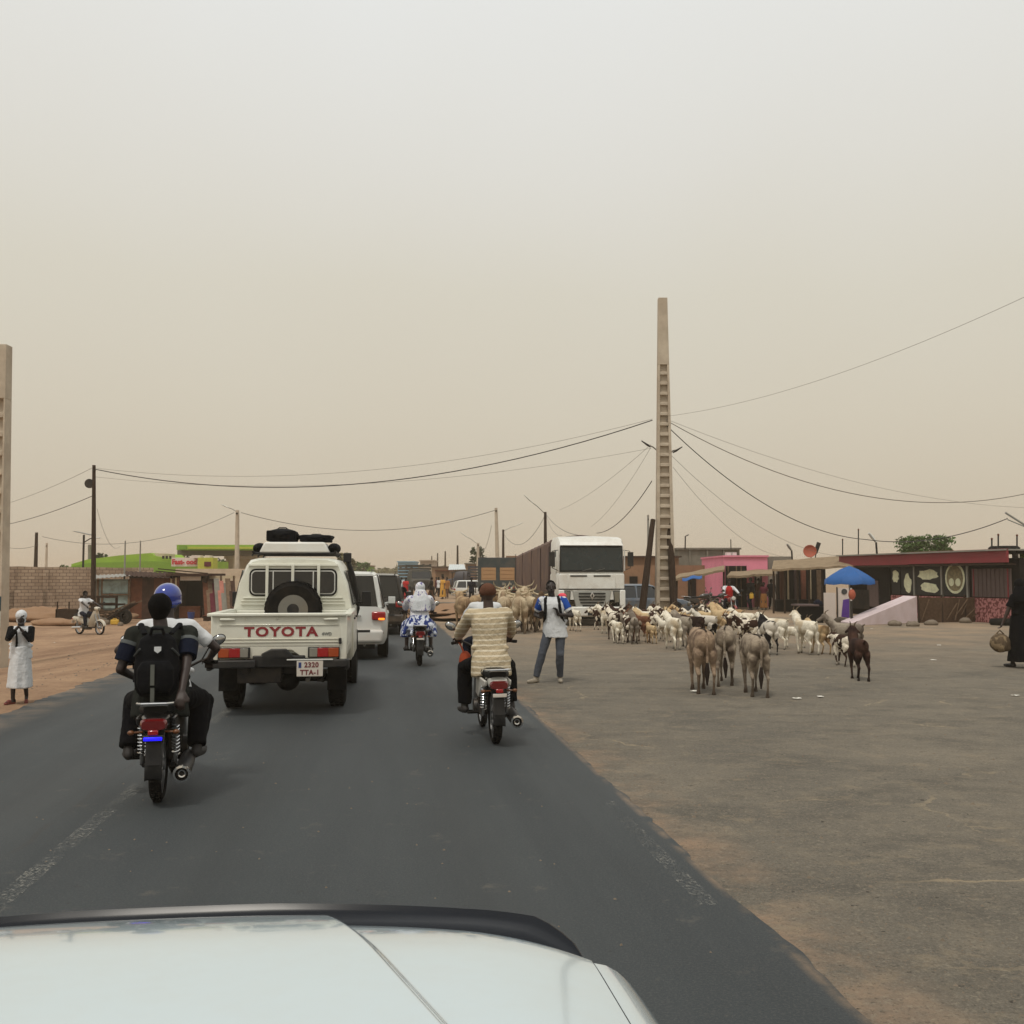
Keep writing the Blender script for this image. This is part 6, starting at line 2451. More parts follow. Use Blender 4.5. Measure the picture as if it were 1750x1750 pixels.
# u, v of the hooves, heading (degrees left of straight ahead), hide, mesh, scale, label
goats = [
    (982, 1078, 20, 'goat_white', 0, 1.0, 'white goat half hidden behind the man standing'),
    (1031, 1076, 75, 'goat_pied', 1, 1.0, 'pied goat side-on before the white lorry bumper, leftmost of the herd'),
    (1049, 1093, 8, 'goat_pied', 0, 1.05, 'pale goat seen from behind at the left front of the herd'),
    (1062, 1086, 30, 'goat_grey', 2, .95, 'grey goat behind the pale one at the left front of the herd'),
    (1061, 1075, 50, 'goat_brown', 3, 1.0, 'dark brown goat in the back row before the grey-blue car'),
    (1073, 1097, 5, 'goat_pied', 4, 1.0, 'brown and white goat seen from behind, second along the front of the herd'),
    (1084, 1099, -5, 'goat_grey', 0, .95, 'greyish goat seen from behind, third along the front of the herd'),
    (1078, 1079, 35, 'goat_pied', 1, 1.0, 'pied goat deep in the left half of the herd'),
    (1096, 1096, 25, 'goat_red', 2, 1.0, 'reddish brown goat in the front row of the herd'),
    (1096, 1080, 40, 'goat_brown', 0, 1.05, 'dark goat with raised head near the concrete pole'),
    (1110, 1084, 55, 'goat_white', 3, 1.0, 'white goat walking left before the concrete pole'),
    (1113, 1099, 15, 'goat_cream', 4, .74, 'small cream kid in the front row of the herd'),
    (1124, 1091, 20, 'goat_pied', 1, .95, 'pied goat behind the small cream kid'),
    (1136, 1096, 20, 'goat_white', 2, .85, 'small white goat left of the big white goat'),
    (1138, 1079, 40, 'goat_brown', 3, 1.0, 'dark goat behind the big white goat at the pole foot'),
    (1151, 1109, 8, 'goat_white', 0, 1.12, 'big white goat at the front of the herd left of the donkeys'),
    (1168, 1105, 12, 'goat_grey', 1, 1.05, 'grey goat right beside the big white goat'),
    (1162, 1086, 45, 'goat_cream', 4, 1.1, 'cream sheep behind the grey goat'),
    (1176, 1083, 50, 'goat_cream', 2, 1.1, 'cream sheep at the back by the dark leaning pole'),
    (1190, 1087, 55, 'goat_pied', 0, 1.08, 'white sheep above the first donkey back'),
    (1203, 1084, 160, 'goat_pied', 1, 1.05, 'pied goat facing us between the cream sheep'),
    (1218, 1089, 45, 'goat_cream', 2, 1.12, 'cream sheep above the middle donkey'),
    (1234, 1092, 20, 'goat_cream', 4, 1.2, 'large tan sheep seen from behind above the middle donkey'),
    (1208, 1095, 30, 'goat_black', 3, 1.0, 'black and white goat close behind the first donkey'),
    (1186, 1096, 35, 'goat_brown', 1, 1.0, 'brown goat between the grey goat and the first donkey'),
    (1262, 1098, 40, 'goat_pied', 0, 1.0, 'brown and white goat between the middle and third donkeys'),
    (1281, 1101, 60, 'goat_pied', 2, 1.0, 'spotted goat above the third donkey'),
    (1297, 1097, 75, 'goat_white', 1, .95, 'white goat just left of the black and white goats'),
    (1312, 1117, 8, 'goat_black', 0, 1.12, 'black and white goat seen from behind right of the donkeys'),
    (1325, 1108, 30, 'goat_white', 3, 1.1, 'white goat just beyond the black and white goat on the right'),
    (1358, 1106, 55, 'goat_white', 4, .8, 'small white goat at the left of the trio on the right'),
    (1378, 1117, 15, 'goat_white', 0, 1.05, 'white sheep in the middle of the trio on the right'),
    (1399, 1116, 20, 'goat_cream', 2, .9, 'cream sheep at the right of the trio'),
    (1041, 1083, 30, 'goat_white', 2, 1.0, 'white goat at the far left of the herd behind the front pair'),
    (1055, 1099, 12, 'goat_white', 4, .8, 'small white kid at the very front left of the herd'),
    (1103, 1088, 25, 'goat_cream', 1, 1.0, 'cream goat in the middle of the left half of the herd'),
    (1128, 1083, 35, 'goat_white', 0, 1.0, 'white goat standing against the concrete pole foot'),
    (1146, 1088, 30, 'goat_pied', 2, 1.0, 'pied goat just behind the big white goat'),
    (1226, 1081, 60, 'goat_white', 3, 1.05, 'white sheep at the back below the red-vested rider'),
    (1250, 1084, 50, 'goat_cream', 0, 1.1, 'cream sheep at the back right below the red-vested rider'),
    (1272, 1089, 35, 'goat_white', 4, 1.0, 'white goat at the back between the middle and third donkeys'),
    (1441, 1137, 10, 'goat_pied', 1, .85, 'small pied goat beside the tall brown goat'),
    (1448, 1120, 40, 'goat_grey', 3, 1.0, 'grey-brown goat half hidden ahead of the tall brown goat'),
    (1468, 1160, -4, 'goat_brown', 0, .98, 'tall dark brown goat walking alone at the right'),
]
for u, v, dg, hd_, k, sc, lb in goats:
    spawn('goat', 'goat', GOATS[(k + 3 * (u % 5)) % 7], hd_, u, v, dg, lb, herd, sc * (.94 + .02 * (u % 7)))

dk = 'donkeys following the goats'
spawn('donkey', 'donkey', DONKEYS[0], 'donkey_brown', 1199, 1180, -1, 'brownish donkey seen from behind, leftmost of the three', dk, 1.0)
spawn('donkey', 'donkey', DONKEYS[1], 'donkey_grey', 1241, 1167, -14, 'grey donkey with one hind leg stretched back, middle of the three', dk, .97)
spawn('donkey', 'donkey', DONKEYS[2], 'donkey_grey', 1290, 1185, -2, 'smaller grey donkey with dark tail tuft, rightmost of the three', dk, .93)

ck = 'long-horned cattle walking away up the verge'
cows = [
    (790, 1070, 12, 'cow_tan', 0, .95, 'tan cow seen from behind, leftmost of the cattle'),
    (818, 1069, -18, 'cow_tan', 2, .98, 'tan cow turning right beside the striped sweater'),
    (842, 1066, -10, 'cow_brown', 1, .95, 'horned cow hidden ahead of the brown cap'),
    (861, 1078, 5, 'cow_cream', 0, 1.0, 'cream cow seen from behind just right of the striped sweater'),
    (887, 1081, 3, 'cow_cream', 2, 1.02, 'cream cow with soiled hindquarters in the middle of the cattle'),
    (905, 1077, 8, 'cow_cream', 0, 1.0, 'pale cow with dark tail left of the standing man'),
    (924, 1079, -6, 'cow_brown', 2, 1.0, 'brownish cow partly behind the standing man'),
    (872, 1066, 15, 'cow_cream', 1, 1.0, 'cream cow with spread horns in the back row, left one'),
    (900, 1065, 0, 'cow_cream', 1, 1.04, 'cream cow with tall lyre horns in the back row, right one'),
]
for u, v, dg, hd_, k, sc, lb in cows:
    spawn('cow', 'cow', COWS[k], hd_, u, v, dg, lb, ck, sc)
# ------------------------------------------------------------------ poles and cables
def ladder_pole(name, label, base, H, w0, w1, d0, d1, solid=.25, rz=0.0, fl=.62):
    """concrete pole of H section, recessed panels between rungs, solid top"""
    t = empty(name, base, rz, label, 'pole')

    def W(f_):
        return w0 + (w1 - w0) * f_

    def D(f_):
        return d0 + (d1 - d0) * f_
    n = max(8, int(H / .52))
    zs = H * (1 - solid)
    for q in (-1, 1):
        mb = MB()
        mb.loft([[Vector((q * W(f_) / 2 * k, y * D(f_) / 2, f_ * H)) for k, y in ((fl, -1), (1, -1), (1, 1), (fl, 1))] for f_ in (0, .25, .5, .75, (1 - solid))])
        mb.build('flange', 'concrete', t, None, bevel=.012)
    mb = MB()
    mb.loft([[Vector((x * W(f_) / 2, y * D(f_) / 2, f_ * H)) for x, y in ((-1, -1), (1, -1), (1, 1), (-1, 1))] for f_ in (1 - solid, 1)])
    mb.build('pole_top', 'concrete', t, None, bevel=.012)
    mb = MB()
    mb.loft([[Vector((x * W(f_) / 2 * (fl + .02), y * D(f_) / 2 * .25, f_ * H)) for x, y in ((-1, -1), (1, -1), (1, 1), (-1, 1))] for f_ in (0, 1 - solid)])
    mb.build('web', 'concrete', t, None)
    for i in range(n + 1):
        z = zs * i / n
        f_ = z / H
        MB().box((0, 0, z + .06), (W(f_) * (fl + .01), D(f_) * .92, .13)).build('rung', 'concrete', t, bevel=.02)
    return t


PR = at(1136, 40.9)
pole_r = ladder_pole('concrete_pole', 'tall tapering concrete pole with ladder recesses beside the white lorry', PR, 13.05, .80, .36, .46, .28, .21, 0)
PL = at(-13, 23.5)
pole_l = ladder_pole('concrete_pole', 'concrete pole with ladder recesses cut by the left edge', PL, 7.1 + .35, .72, .50, .4, .3, .17, 0, .84)
mk('poster_teal', (36, 66, 78), .6, var=.2)
MB().box((.20, -.21, 1.48), (.28, .03, .32)).build('painted_notice', 'poster_teal', pole_l)
MB().box((.20, -.21, 1.12), (.28, .03, .36)).build('whitewash_patch', 'lamp_white', pole_l)


def pole(u, vtop, Y, r, mat, label, name='utility_pole', lean=0.0, lamp=None, vbase=None, arm=None):
    b_ = at(u, Y)
    top = P(u, vtop, Y)
    t = empty(name, b_, 0, label, 'pole')
    H = top.z - b_.z
    MB().tube([(0, 0, -.2), (lean * .5, 0, H * .5), (lean, 0, H)], [r * 1.25, r * 1.1, r * .8], 10).build('shaft', mat, t)
    MB().tube([(lean * .95, -r * 1.2, H - .25), (lean * .95, r * 1.2, H - .25)], r * .5, 6).build('cable_clamp', 'dark_metal', t)
    if lamp:
        dx, dz, L = lamp
        a = Vector((lean, 0, H - .4 if dz < .3 else H - .15))
        e = a + Vector((dx, -.1, dz))
        MB().tube([a, a.lerp(e, .6) + Vector((0, 0, .05)), e], .03, 6).build('lamp_arm', 'galvanised', t)
        d = (e - a).normalized()
        MB().tube([e - d * .05, e + d * L * .4, e + d * L], [.06, .10, .05], 8, True, .5).build('lamp_head', 'lamp_white', t)
    return t, b_ + Vector((lean, 0, H))


pw, PWt = pole(163, 795, 48, .095, 'dark_wood', 'dark wooden pole in front of the block wall', lean=-.16)
MB().lathe([(.001, -.05), (.22, -.05), (.22, .05), (.001, .05)], (-.35, 0, 6.6), (0, 1, 0), 14).build('meter_drum', 'dark_metal', pw)
pa, PAt = pole(406, 872, 76, .16, 'concrete', 'pale pole standing behind the cream pickup', lamp=(-.7, .35, .5), lean=-.05)
pb_, PBt = pole(852, 868, 80, .15, 'concrete', 'pale tall pole above the dark teal cargo truck', lean=-.2)
pc_, PCt = pole(860, 905, 100, .13, 'dark_wood', 'dark pole with street lamp just right of the pale tall pole', lamp=(1.2, .5, .8))
pd_, PDt = pole(932, 875, 72, .12, 'dark_wood', 'dark pole rising behind the lorry trailer with its lamp', lamp=(-.9, .8, .8))
pe_, PEt = pole(62, 910, 76, .13, 'dark_wood', 'dark pole behind the block wall near the left edge')
pf_, PFt = pole(80, 928, 84, .10, 'concrete', 'short pale pole behind the block wall')
pg_, PGt = pole(214, 924, 56, .045, 'galvanised', 'thin metal rod rising behind the blue kiosk', name='aerial_pole')
ph_, PHt = pole(240, 924, 60, .045, 'galvanised', 'second thin metal rod, right of the first behind the rusty kiosk', name='aerial_pole')
for u, v, Y, r, lb in ((782, 932, 130, .14, 'far pole, tallest of the row beyond the white roof'), (761, 942, 165, .14, 'far pole, second of the row dwindling up the road'),
                       (748, 945, 205, .15, 'far pole, third of the row dwindling up the road'), (738, 950, 240, .16, 'faint far pole, last of the row up the road'), (1108, 880, 58, .07, 'thin grey pole left of the concrete ladder pole')):
    pole(u, v, Y, r, 'dark_wood' if u != 1108 else 'galvanised', lb)
# the two dark timbers propped at the concrete pole
for (a, b_, lb) in (((1094, 1052, 39.5), (1116, 888, 40.6), 'dark timber leaning against the concrete pole from the left'), ((1153, 1056, 40.2), (1137, 760, 41.6), 'dark wooden pole standing close behind the concrete pole')):
    A, B = P(*a), P(*b_)
    A.z = -.1
    t = empty('timber_pole', A, 0, lb, 'pole')
    MB().tube([(0, 0, 0), (B - A) * .5, B - A], [.15, .13, .10], 10).build('shaft', 'dark_wood', t)
    if b_[1] == 760:
        for q, (du, dv) in ((-1, (-34, -2)), (1, (22, 8))):
            e = P(b_[0] + du, b_[1] + dv, 41.6) - A
            a_ = P(b_[0], b_[1] + 22, 41.6) - A
            MB().tube([a_, a_.lerp(e, .6) + Vector((0, 0, .08)), e], .03, 6).build('lamp_arm', 'galvanised', t)
            d = (e - a_).normalized()
            MB().tube([e - d * .25, e - d * .1, e + d * .2], [.05, .09, .04], 8, True, .5).build('lamp_head', 'dark_metal', t)
# pole with transformer-like clutter, far
tp_, TPt = pole(817, 928, 118, .18, 'concrete', 'far pole bristling with lamps and a dark cluster of fittings', lamp=(-1.2, .8, 1.0))
# solar street light behind the wall
sl = empty('solar_lamp', at(143, 66), 0, 'solar street light with tilted panel behind the block wall', 'street lamp')
zt = P(143, 914, 66).z - sl.location.z
MB().tube([(0, 0, 0), (0, 0, zt)], .07, 8).build('post', 'dark_metal', sl)
MB().box((0, 0, zt + .1), (1.05, .8, .05), (0, .22, 0)).build('solar_panel', 'galvanised', sl, bevel=.01)
MB().tube([(0, 0, zt - .5), (.4, 0, zt - .25), (.75, 0, zt - .2)], .035, 6).build('lamp_arm', 'dark_metal', sl)
MB().box((.85, 0, zt - .2), (.4, .2, .07)).build('lamp_head', 'lamp_white', sl, bevel=.02)


def cable(a, b_, sag, r, label, mat='wire', n=28):
    a, b_ = Vector(a), Vector(b_)
    pts = []
    for i in range(n + 1):
        f_ = i / n
        p = a.lerp(b_, f_)
        p.z -= sag * 4 * f_ * (1 - f_)
        pts.append(p)
    r *= .72
    o = MB().tube(pts, r, 5).build('overhead_cable', mat, None, 180)
    return tag(o, label, 'cable')


A_ = P(1115, 718, 40.8)
cable(P(163, 802, 48), A_, 1.65, .030, 'thick cable sagging across the road between the wooden and concrete poles')
cable(P(163, 800, 48), P(1115, 716, 40.8), 1.15, .010, 'thin wire just above the thick cable across the road', 'wire_light')
cable(P(163, 815, 48), P(1113, 766, 41), .9, .009, 'faint lower wire across the road to the concrete pole', 'wire_light')
cable(P(157, 800, 48), P(-30, 872, 60), .2, .014, 'upper wire from the wooden pole to the left edge', 'wire_light')
cable(P(157, 848, 48), P(-20, 902, 62), .2, .024, 'lower cable from the wooden pole to the left edge')
cable(P(166, 870, 48), P(205, 934, 60), .7, .012, 'loose wire hanging from the wooden pole towards the green building', 'wire_light')
cable(P(72, 917, 76), P(400, 876, 76), 1.3, .020, 'cable from the left pole to the pole behind the pickup')
cable(P(15, 936, 74), P(66, 931, 76), .15, .018, 'short cable entering at the left edge over the block wall')
cable(P(412, 876, 76), P(846, 872, 80), 1.45, .028, 'long cable dipping behind the pickup between two pale poles')
cable(P(840, 898, 84), P(820, 932, 118), 1.2, .022, 'slack wire from the pale tall pole to the far lamp cluster', 'wire_light')
cable(P(862, 914, 98), P(930, 884, 72), 1.4, .022, 'slack wire between the two dark poles behind the trailer')
cable(P(934, 880, 72), P(1002, 916, 40), .35, .016, 'wire descending from the dark pole over the lorry cab')
cable(P(934, 882, 72), P(960, 915, 56), .4, .014, 'second wire from the dark pole down to the trailer top', 'wire_light')
cable(P(1114, 822, 40.8), P(1020, 911, 60), .5, .026, 'thick cable curving down from the concrete pole behind the lorry')
cable(P(1112, 760, 40.8), P(955, 872, 70), .3, .010, 'faint wire from the lamp arm towards the dark pole', 'wire_light')
cable(P(1112, 765, 40.8), P(1010, 900, 70), .4, .010, 'second faint wire from the lamp arm behind the lorry', 'wire_light')
cable(P(1134, 712, 40.8), P(1860, 455, 24), .6, .008, 'wire rising from the concrete pole to the upper right corner', 'wire_light')
cable(P(1138, 718, 40.8), P(1820, 826, 46), 1.9, .024, 'cable sweeping from the concrete pole across the right sky', 'wire_light')
cable(P(1138, 716, 40.8), P(1820, 868, 56), 1.0, .010, 'thin wire sweeping right above the red-roofed shop', 'wire_light')
cable(P(1140, 728, 40.8), P(1480, 922, 50), 1.0, .026, 'thick cable falling from the concrete pole to the shop roofs')
cable(P(1480, 922, 50), P(1722, 886, 44), .45, .028, 'thick cable rising from the shop roofs to the right edge bracket')
cable(P(1144, 775, 41), P(1440, 951, 52), .9, .010, 'thin wire falling right from the lamp arm', 'wire_light')
cable(P(1150, 798, 41), P(1350, 952, 58), .9, .010, 'second thin wire falling right towards the satellite dish', 'wire_light')
# bracket of a pole beyond the right edge
rb = empty('roof_bracket', at(1790, 44), 0, 'slanting metal bracket with cables at the right edge above the shop', 'bracket')
o0 = rb.location
MB().tube([(0, 0, 0), (0, 0, P(0, 985 - 60, 44).z)], .10, 8).build('post', 'galvanised', rb)
MB().tube([P(1795, 925, 44) - o0, P(1718, 876, 44) - o0], .045, 6).build('bracket_arm', 'galvanised', rb)
MB().tube([P(1795, 918, 44) - o0, P(1722, 888, 44) - o0], .025, 6).build('stay', 'galvanised', rb)


# ------------------------------------------------------------------ foliage
def tree(name, label, base, H, rx, rz_, mats, n=900, leaf=.16, seed=1, flat=1.0, trunk=True, cat='tree', trunk_r=.16):
    r_ = random.Random(seed)
    t = empty(name, base, 0, label, cat)
    cz = H - rz_
    clumps = []
    for _ in range(16):
        a, e = r_.uniform(0, 6.28), r_.uniform(-.6, 1)
        rr = r_.uniform(.35, 1.0)
        clumps.append((Vector((math.cos(a) * rx * rr * .8, math.sin(a) * rx * rr * .8, cz + e * rz_ * .65)), r_.uniform(.28, .5)))
    mb = MB()
    for i in range(n):
        c, cr = r_.choice(clumps)
        d = Vector((r_.gauss(0, 1), r_.gauss(0, 1), r_.gauss(0, 1)))
        d.normalize()
        p = c + Vector((d.x * rx * cr, d.y * rx * cr, d.z * rz_ * cr)) * r_.uniform(.5, 1.05)
        s_ = leaf * r_.uniform(.6, 1.4)
        u = Vector((r_.gauss(0, 1), r_.gauss(0, 1), r_.gauss(0, .6))).normalized()
        v = u.cross(Vector((r_.gauss(0, 1), r_.gauss(0, 1), r_.gauss(0, 1)))).normalized()
        mb.cur = 0 if r_.random() < .65 else 1
        mb.add([p - u * s_, p + v * s_ * .45, p + u * s_, p - v * s_ * .45], [(0, 1, 2, 3)])
    cr = mb.build('crown', mats, t, None)
    tr = MB()
    tr.tube([(0, 0, -.1), (.05, .02, cz * .55), (-.04, .03, cz)], [trunk_r, trunk_r * .75, trunk_r * .5], 8)
    for c, _ in clumps[:8]:
        tr.tube([(0, .02, cz * .6), (c * .5 + Vector((0, 0, cz * .38))), c], [trunk_r * .5, trunk_r * .3, trunk_r * .12], 6)
    tr.build('trunk', 'bark', t)
    return t


b_ = at(1578, 62)
tree('acacia_tree', 'flat spreading green tree behind the red-roofed shop', b_, P(0, 915, 62).z, 1.75, .95, ['leaf', 'leaf_dry'], 2400, .12, 3)
tree('shrubby_tree', 'dark green tree under the fuel station canopy', at(303, 112), P(0, 938, 112).z, 1.8, 1.7, ['leaf_dark', 'leaf'], 900, .26, 4)
tree('shrubby_tree', 'dark green tree in the middle beneath the fuel station canopy', at(345, 116), P(0, 946, 116).z, 2.6, 1.6, ['leaf_dark', 'leaf'], 1000, .26, 5)
tree('shrubby_tree', 'dark green tree behind the pale poles of the station', at(390, 118), P(0, 948, 118).z, 2.6, 1.6, ['leaf_dark', 'leaf'], 1000, .26, 6)
tree('shrubby_tree', 'small tree at the left end of the green building', at(120, 92), P(0, 955, 92).z, .9, .9, ['leaf', 'leaf_dark'], 500, .16, 7)
tree('shrubby_tree', 'little tree tuft above the green roof', at(170, 104), P(0, 937, 104).z, .7, .7, ['leaf_dark', 'leaf_dry'], 300, .16, 8)
tree('palm_like_tree', 'ragged palm rising beyond the white off-road car', at(590, 130), P(0, 943, 130).z, 1.2, 1.6, ['leaf_dry', 'leaf_dark'], 500, .36, 9)
tree('spindly_tree', 'thin dark tree crown beside the far lamp pole', at(817, 119), P(0, 934, 119).z, .95, 1.2, ['leaf_dark', 'leaf_dry'], 260, .26, 15, trunk_r=.09)
tree('shrubby_tree', 'green tree low beside the road far ahead', at(614, 150), P(0, 958, 150).z, 1.8, 1.6, ['leaf', 'leaf_dark'], 600, .3, 10)
for k, (u, v, Y) in enumerate(((650, 968, 330), (664, 970, 380), (640, 967, 300), (735, 964, 210), (700, 966, 300))):
    tree('far_tree', ('hazy far tree left of the vanishing road', 'hazy far tree at the vanishing point', 'hazy far tree above the black car roof', 'hazy tree among the far buildings', 'hazy low tree beyond the blue building')[k], at(u, Y), P(0, v, Y).z, 4.5, 2.6, ['leaf_dry', 'leaf'], 320, .7, 20 + k)


# ------------------------------------------------------------------ left side: wall, kiosks, green building
n, l, b = surf('block_wall')
t_ = n.new('ShaderNodeTexCoord')
br = N(n, 'ShaderNodeTexBrick', i_Scale=1.0)
br.inputs['Color1'].default_value = srgb(184, 164, 142)
br.inputs['Color2'].default_value = srgb(160, 140, 120)
br.inputs['Mortar'].default_value = srgb(112, 94, 82)
br.inputs['Mortar Size'].default_value = .020
br.inputs['Brick Width'].default_value = .42
br.inputs['Row Height'].default_value = .20
br.inputs['Bias'].default_value = 0.0
mp = N(n, 'ShaderNodeMapping')
mp.inputs['Rotation'].default_value = (math.pi / 2, 0, 0)
l.new(t_.outputs['Object'], mp.inputs[0])
l.new(mp.outputs[0], br.inputs['Vector'])
c = mixc(n, l, noise_(n, l, t_.outputs['Object'], .5, 6, .65, .4, .7, 0, .6), br.outputs['Color'], (112, 92, 78))
l.new(c, b.inputs['Base Color'])
b.inputs['Roughness'].default_value = .95
bump_(n, l, b, br.outputs['Fac'], -.6, .02)


def wall_between(name, label, A, B, H, th, mat, cat='wall', coping=None):
    A, B = Vector(A), Vector(B)
    d = B - A
    t = empty(name, A, math.atan2(d.y, d.x), label, cat)
    L = math.hypot(d.x, d.y)
    r_ = random.Random(int(L * 10))
    mb = MB()
    n_ = max(4, int(L / 1.2))
    rings = []
    for i in range(n_ + 1):
        x = L * i / n_
        h = H + r_.uniform(-.04, .04)
        rings.append([Vector((x, -th / 2, -.5)), Vector((x, th / 2, -.5)), Vector((x, th / 2, h)), Vector((x, -th / 2, h))])
    mb.loft(rings)
    mb.build('masonry', mat, t, None)
    return t, L


A, B = at(-40, 60), at(262, 68)
bw, bL = wall_between('block_wall', 'long unplastered mud-block wall on the left', A, B, P(0, 968, 60).z - A.z, .22, 'block_wall')
for f_ in (.18, .36, .62):
    MB().box((bL * f_, -.16, 1.1), (.28, .14, 3.0)).build('pier', 'block_wall', bw)
A2, B2 = at(-45, 59), at(84, 61)
MB().box((bL * .2, -.18, .55), (bL * .42, .10, 1.6)).build('lower_course', 'block_wall', bw)

mk('kiosk_blue', (142, 160, 156), .8, var=.14, scale=2, dirt=(90, 84, 74), damt=.65, dscale=2.2)
mk('lime', (142, 178, 64), .85, var=.06, scale=1, dirt=(118, 138, 70), damt=.4, dscale=.8)
mk('lime_dark', (118, 152, 58), .85, var=.06)
mk('yellow_green', (178, 182, 74), .8)
mk('sign_white', (212, 200, 190), .7, var=.04)
mk('sign_red', (190, 36, 50), .6)
mk('pale_wall', (196, 180, 158), .9, var=.08, dirt=(150, 128, 108), damt=.4)
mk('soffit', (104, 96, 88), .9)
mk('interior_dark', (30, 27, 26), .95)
mk('cream_post', (196, 180, 150), .8)


def box_at(mb, u0, u1, v0, v1, Y, depth, o, z_floor=None):
    """block whose face spans the given sight lines at distance Y"""
    a, b_ = P(u0, v0, Y), P(u1, v1, Y)
    z0 = b_.z if z_floor is None else z_floor
    c = Vector(((a.x + b_.x) / 2, Y + depth / 2, (a.z + z0) / 2)) - o
    mb.box(c, (abs(b_.x - a.x), depth, abs(a.z - z0)))
    return mb


def face_box(name, mat, parent, u0, u1, v0, v1, Y, depth, z_floor=None, bevel=.0):
    o = parent.matrix_world.translation if False else Vector(parent.location)
    return box_at(MB(), u0, u1, v0, v1, Y, depth, o, z_floor).build(name, mat, parent, None, bevel)


def corrugated(name, mat, parent, p0, p1, p2, p3, waves=10, amp=.025):
    """ridged sheet over the quad p0 p1 (eave) p2 p3 (far side)"""
    p0, p1, p2, p3 = map(Vector, (p0, p1, p2, p3))
    nrm = (p1 - p0).cross(p3 - p0).normalized()
    k = waves * 4

    def fn(i, j):
        a = p0.lerp(p1, i)
        b_ = p3.lerp(p2, i)
        return a.lerp(b_, j) + nrm * amp * math.sin(i * waves * 2 * math.pi)
    mb = MB()
    mb.grid(fn, k, 1)
    mb.grid(lambda i, j: fn(i, j) - nrm * .012, k, 1)
    return mb.build(name, mat, parent, 60)


YK = 54
zk = hz(at(190, YK).x, YK)
ks = empty('kiosk', at(193, YK), 0, 'pale blue tin kiosk with peeling paint beside the wooden pole', 'kiosk')
face_box('body', 'kiosk_blue', ks, 164, 221, 990, 1060, YK, 2.0, zk - .1)
for u in (166, 174, 220):
    face_box('corner_post', 'weathered_wood', ks, u - 1, u + 1, 990, 1060, YK - .06, .06, zk - .1)
face_box('hatch', 'kiosk_blue', ks, 176, 218, 993, 1014, YK - .07, .05)
face_box('hatch_sill', 'weathered_wood', ks, 175, 219, 1015, 1017, YK - .14, .12)
face_box('torn_poster', 'rust', ks, 186, 193, 1012, 1020, YK - .05, .03)
o = Vector(ks.location)
corrugated('roof', 'galvanised', ks, P(158, 989, YK - .5) - o, P(226, 984, YK - .5) - o, P(224, 980, YK + 2.2) - o, P(163, 983, YK + 2.2) - o, 9)

kr = empty('kiosk', at(256, YK), 0, 'rust-brown sheet metal kiosk behind the motorcycle riders', 'kiosk')
face_box('body', 'rust_dark', kr, 221, 291, 984, 1060, YK + .1, 2.4, zk - .1)
for u0, u1, m_ in ((222, 242, 'rust'), (243, 262, 'rust_dark'), (263, 289, 'rust')):
    face_box('panel', m_, kr, u0, u1, 988, 1058, YK + .03, .06, zk, .01)
o = Vector(kr.location)
corrugated('roof', 'rust_dark', kr, P(216, 984, YK - .5) - o, P(296, 988, YK - .5) - o, P(296, 979, YK + 2.8) - o, P(214, 976, YK + 2.8) - o, 10)
for k, v in enumerate((972, 976)):
    a, b2 = P(270 - 4 * k, v, YK + 1), P(355, v + 8, YK + 1)
    MB().bar(a - o, b2 - o, .06).build('roof_pole', 'dark_wood', kr, None)

ko = empty('shop_stall', at(325, YK), 0, 'open dark shop stall with a pale sign board above its mouth', 'shop')
for u0, u1 in ((296, 299), (347, 352)):
    face_box('post', 'dark_wood', ko, u0, u1, 984, 1058, YK, .18, zk - .1)
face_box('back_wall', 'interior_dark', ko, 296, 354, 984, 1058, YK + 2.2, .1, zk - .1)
for u0, u1 in ((294, 297), (351, 354)):
    face_box('side_wall', 'rust_dark', ko, u0, u1, 984, 1058, YK + .2, 2.0, zk - .1)
face_box('sign_board', 'sign_white', ko, 308, 343, 985, 992, YK - .04, .05)
for i, u in enumerate((288, 291, 294, 299, 303)):
    face_box('slat', ('rust', 'cream_post')[i % 2], ko, u, u + 2.4, 987, 1030, YK - .02, .06)
face_box('counter', 'rust', ko, 306, 342, 1036, 1056, YK + .3, .5, zk, .02)
face_box('roof', 'rust_dark', ko, 284, 358, 980, 984, YK - .5, 3.0)
bk = MB().lathe([(.001, 0), (.15, 0), (.19, .36), (.17, .36), (.14, .02)], (0, 0, 0), (0, 0, 1), 14).build('bucket', 'plate_blue', None)
bk.location = at(329, YK - .8)
tag(bk, 'small blue bucket before the open shop stall', 'bucket')
MB().tube([(-.18, 0, .36), (-.1, 0, .46), (.1, 0, .46), (.18, 0, .36)], .01, 5).build('handle', 'dull_steel', bk)

# leaning planks and doors for sale
lp = ['rust', 'weathered_wood', 'cloth_wine', 'concrete_grey', 'cloth_pink_dull', 'concrete_grey', 'weathered_wood', 'rust_dark']
mk('cloth_pink_dull', (170, 112, 98), .85, var=.15)
names = ('rust-red board', 'bleached board', 'wine-red board', 'grey board', 'dusty pink board', 'second grey board', 'narrow weathered board', 'dark brown board')
for i in range(8):
    u = 352 + i * 6.5
    base, top = at(u + 5, YK - 1.4), P(u - 2, 989 + (i % 3) * 4, YK + .2)
    o_ = MB().bar(Vector((0, 0, .02)), top - base, .26 + .06 * (i % 3), .05).build('plank', lp[i], None, None)
    o_.location = base
    tag(o_, '%s leaning in the row left of the cream pickup' % names[i], 'plank')
fr_ = empty('lean_rack', at(375, YK + .5), 0, 'pale timber rack holding the leaning boards', 'rack')
for u in (354, 376, 398):
    face_box('post', 'weathered_wood', fr_, u, u + 1.6, 984, 1056, YK + .45, .07, zk)
face_box('rail', 'cream_post', fr_, 352, 402, 984, 989, YK + .5, .1)
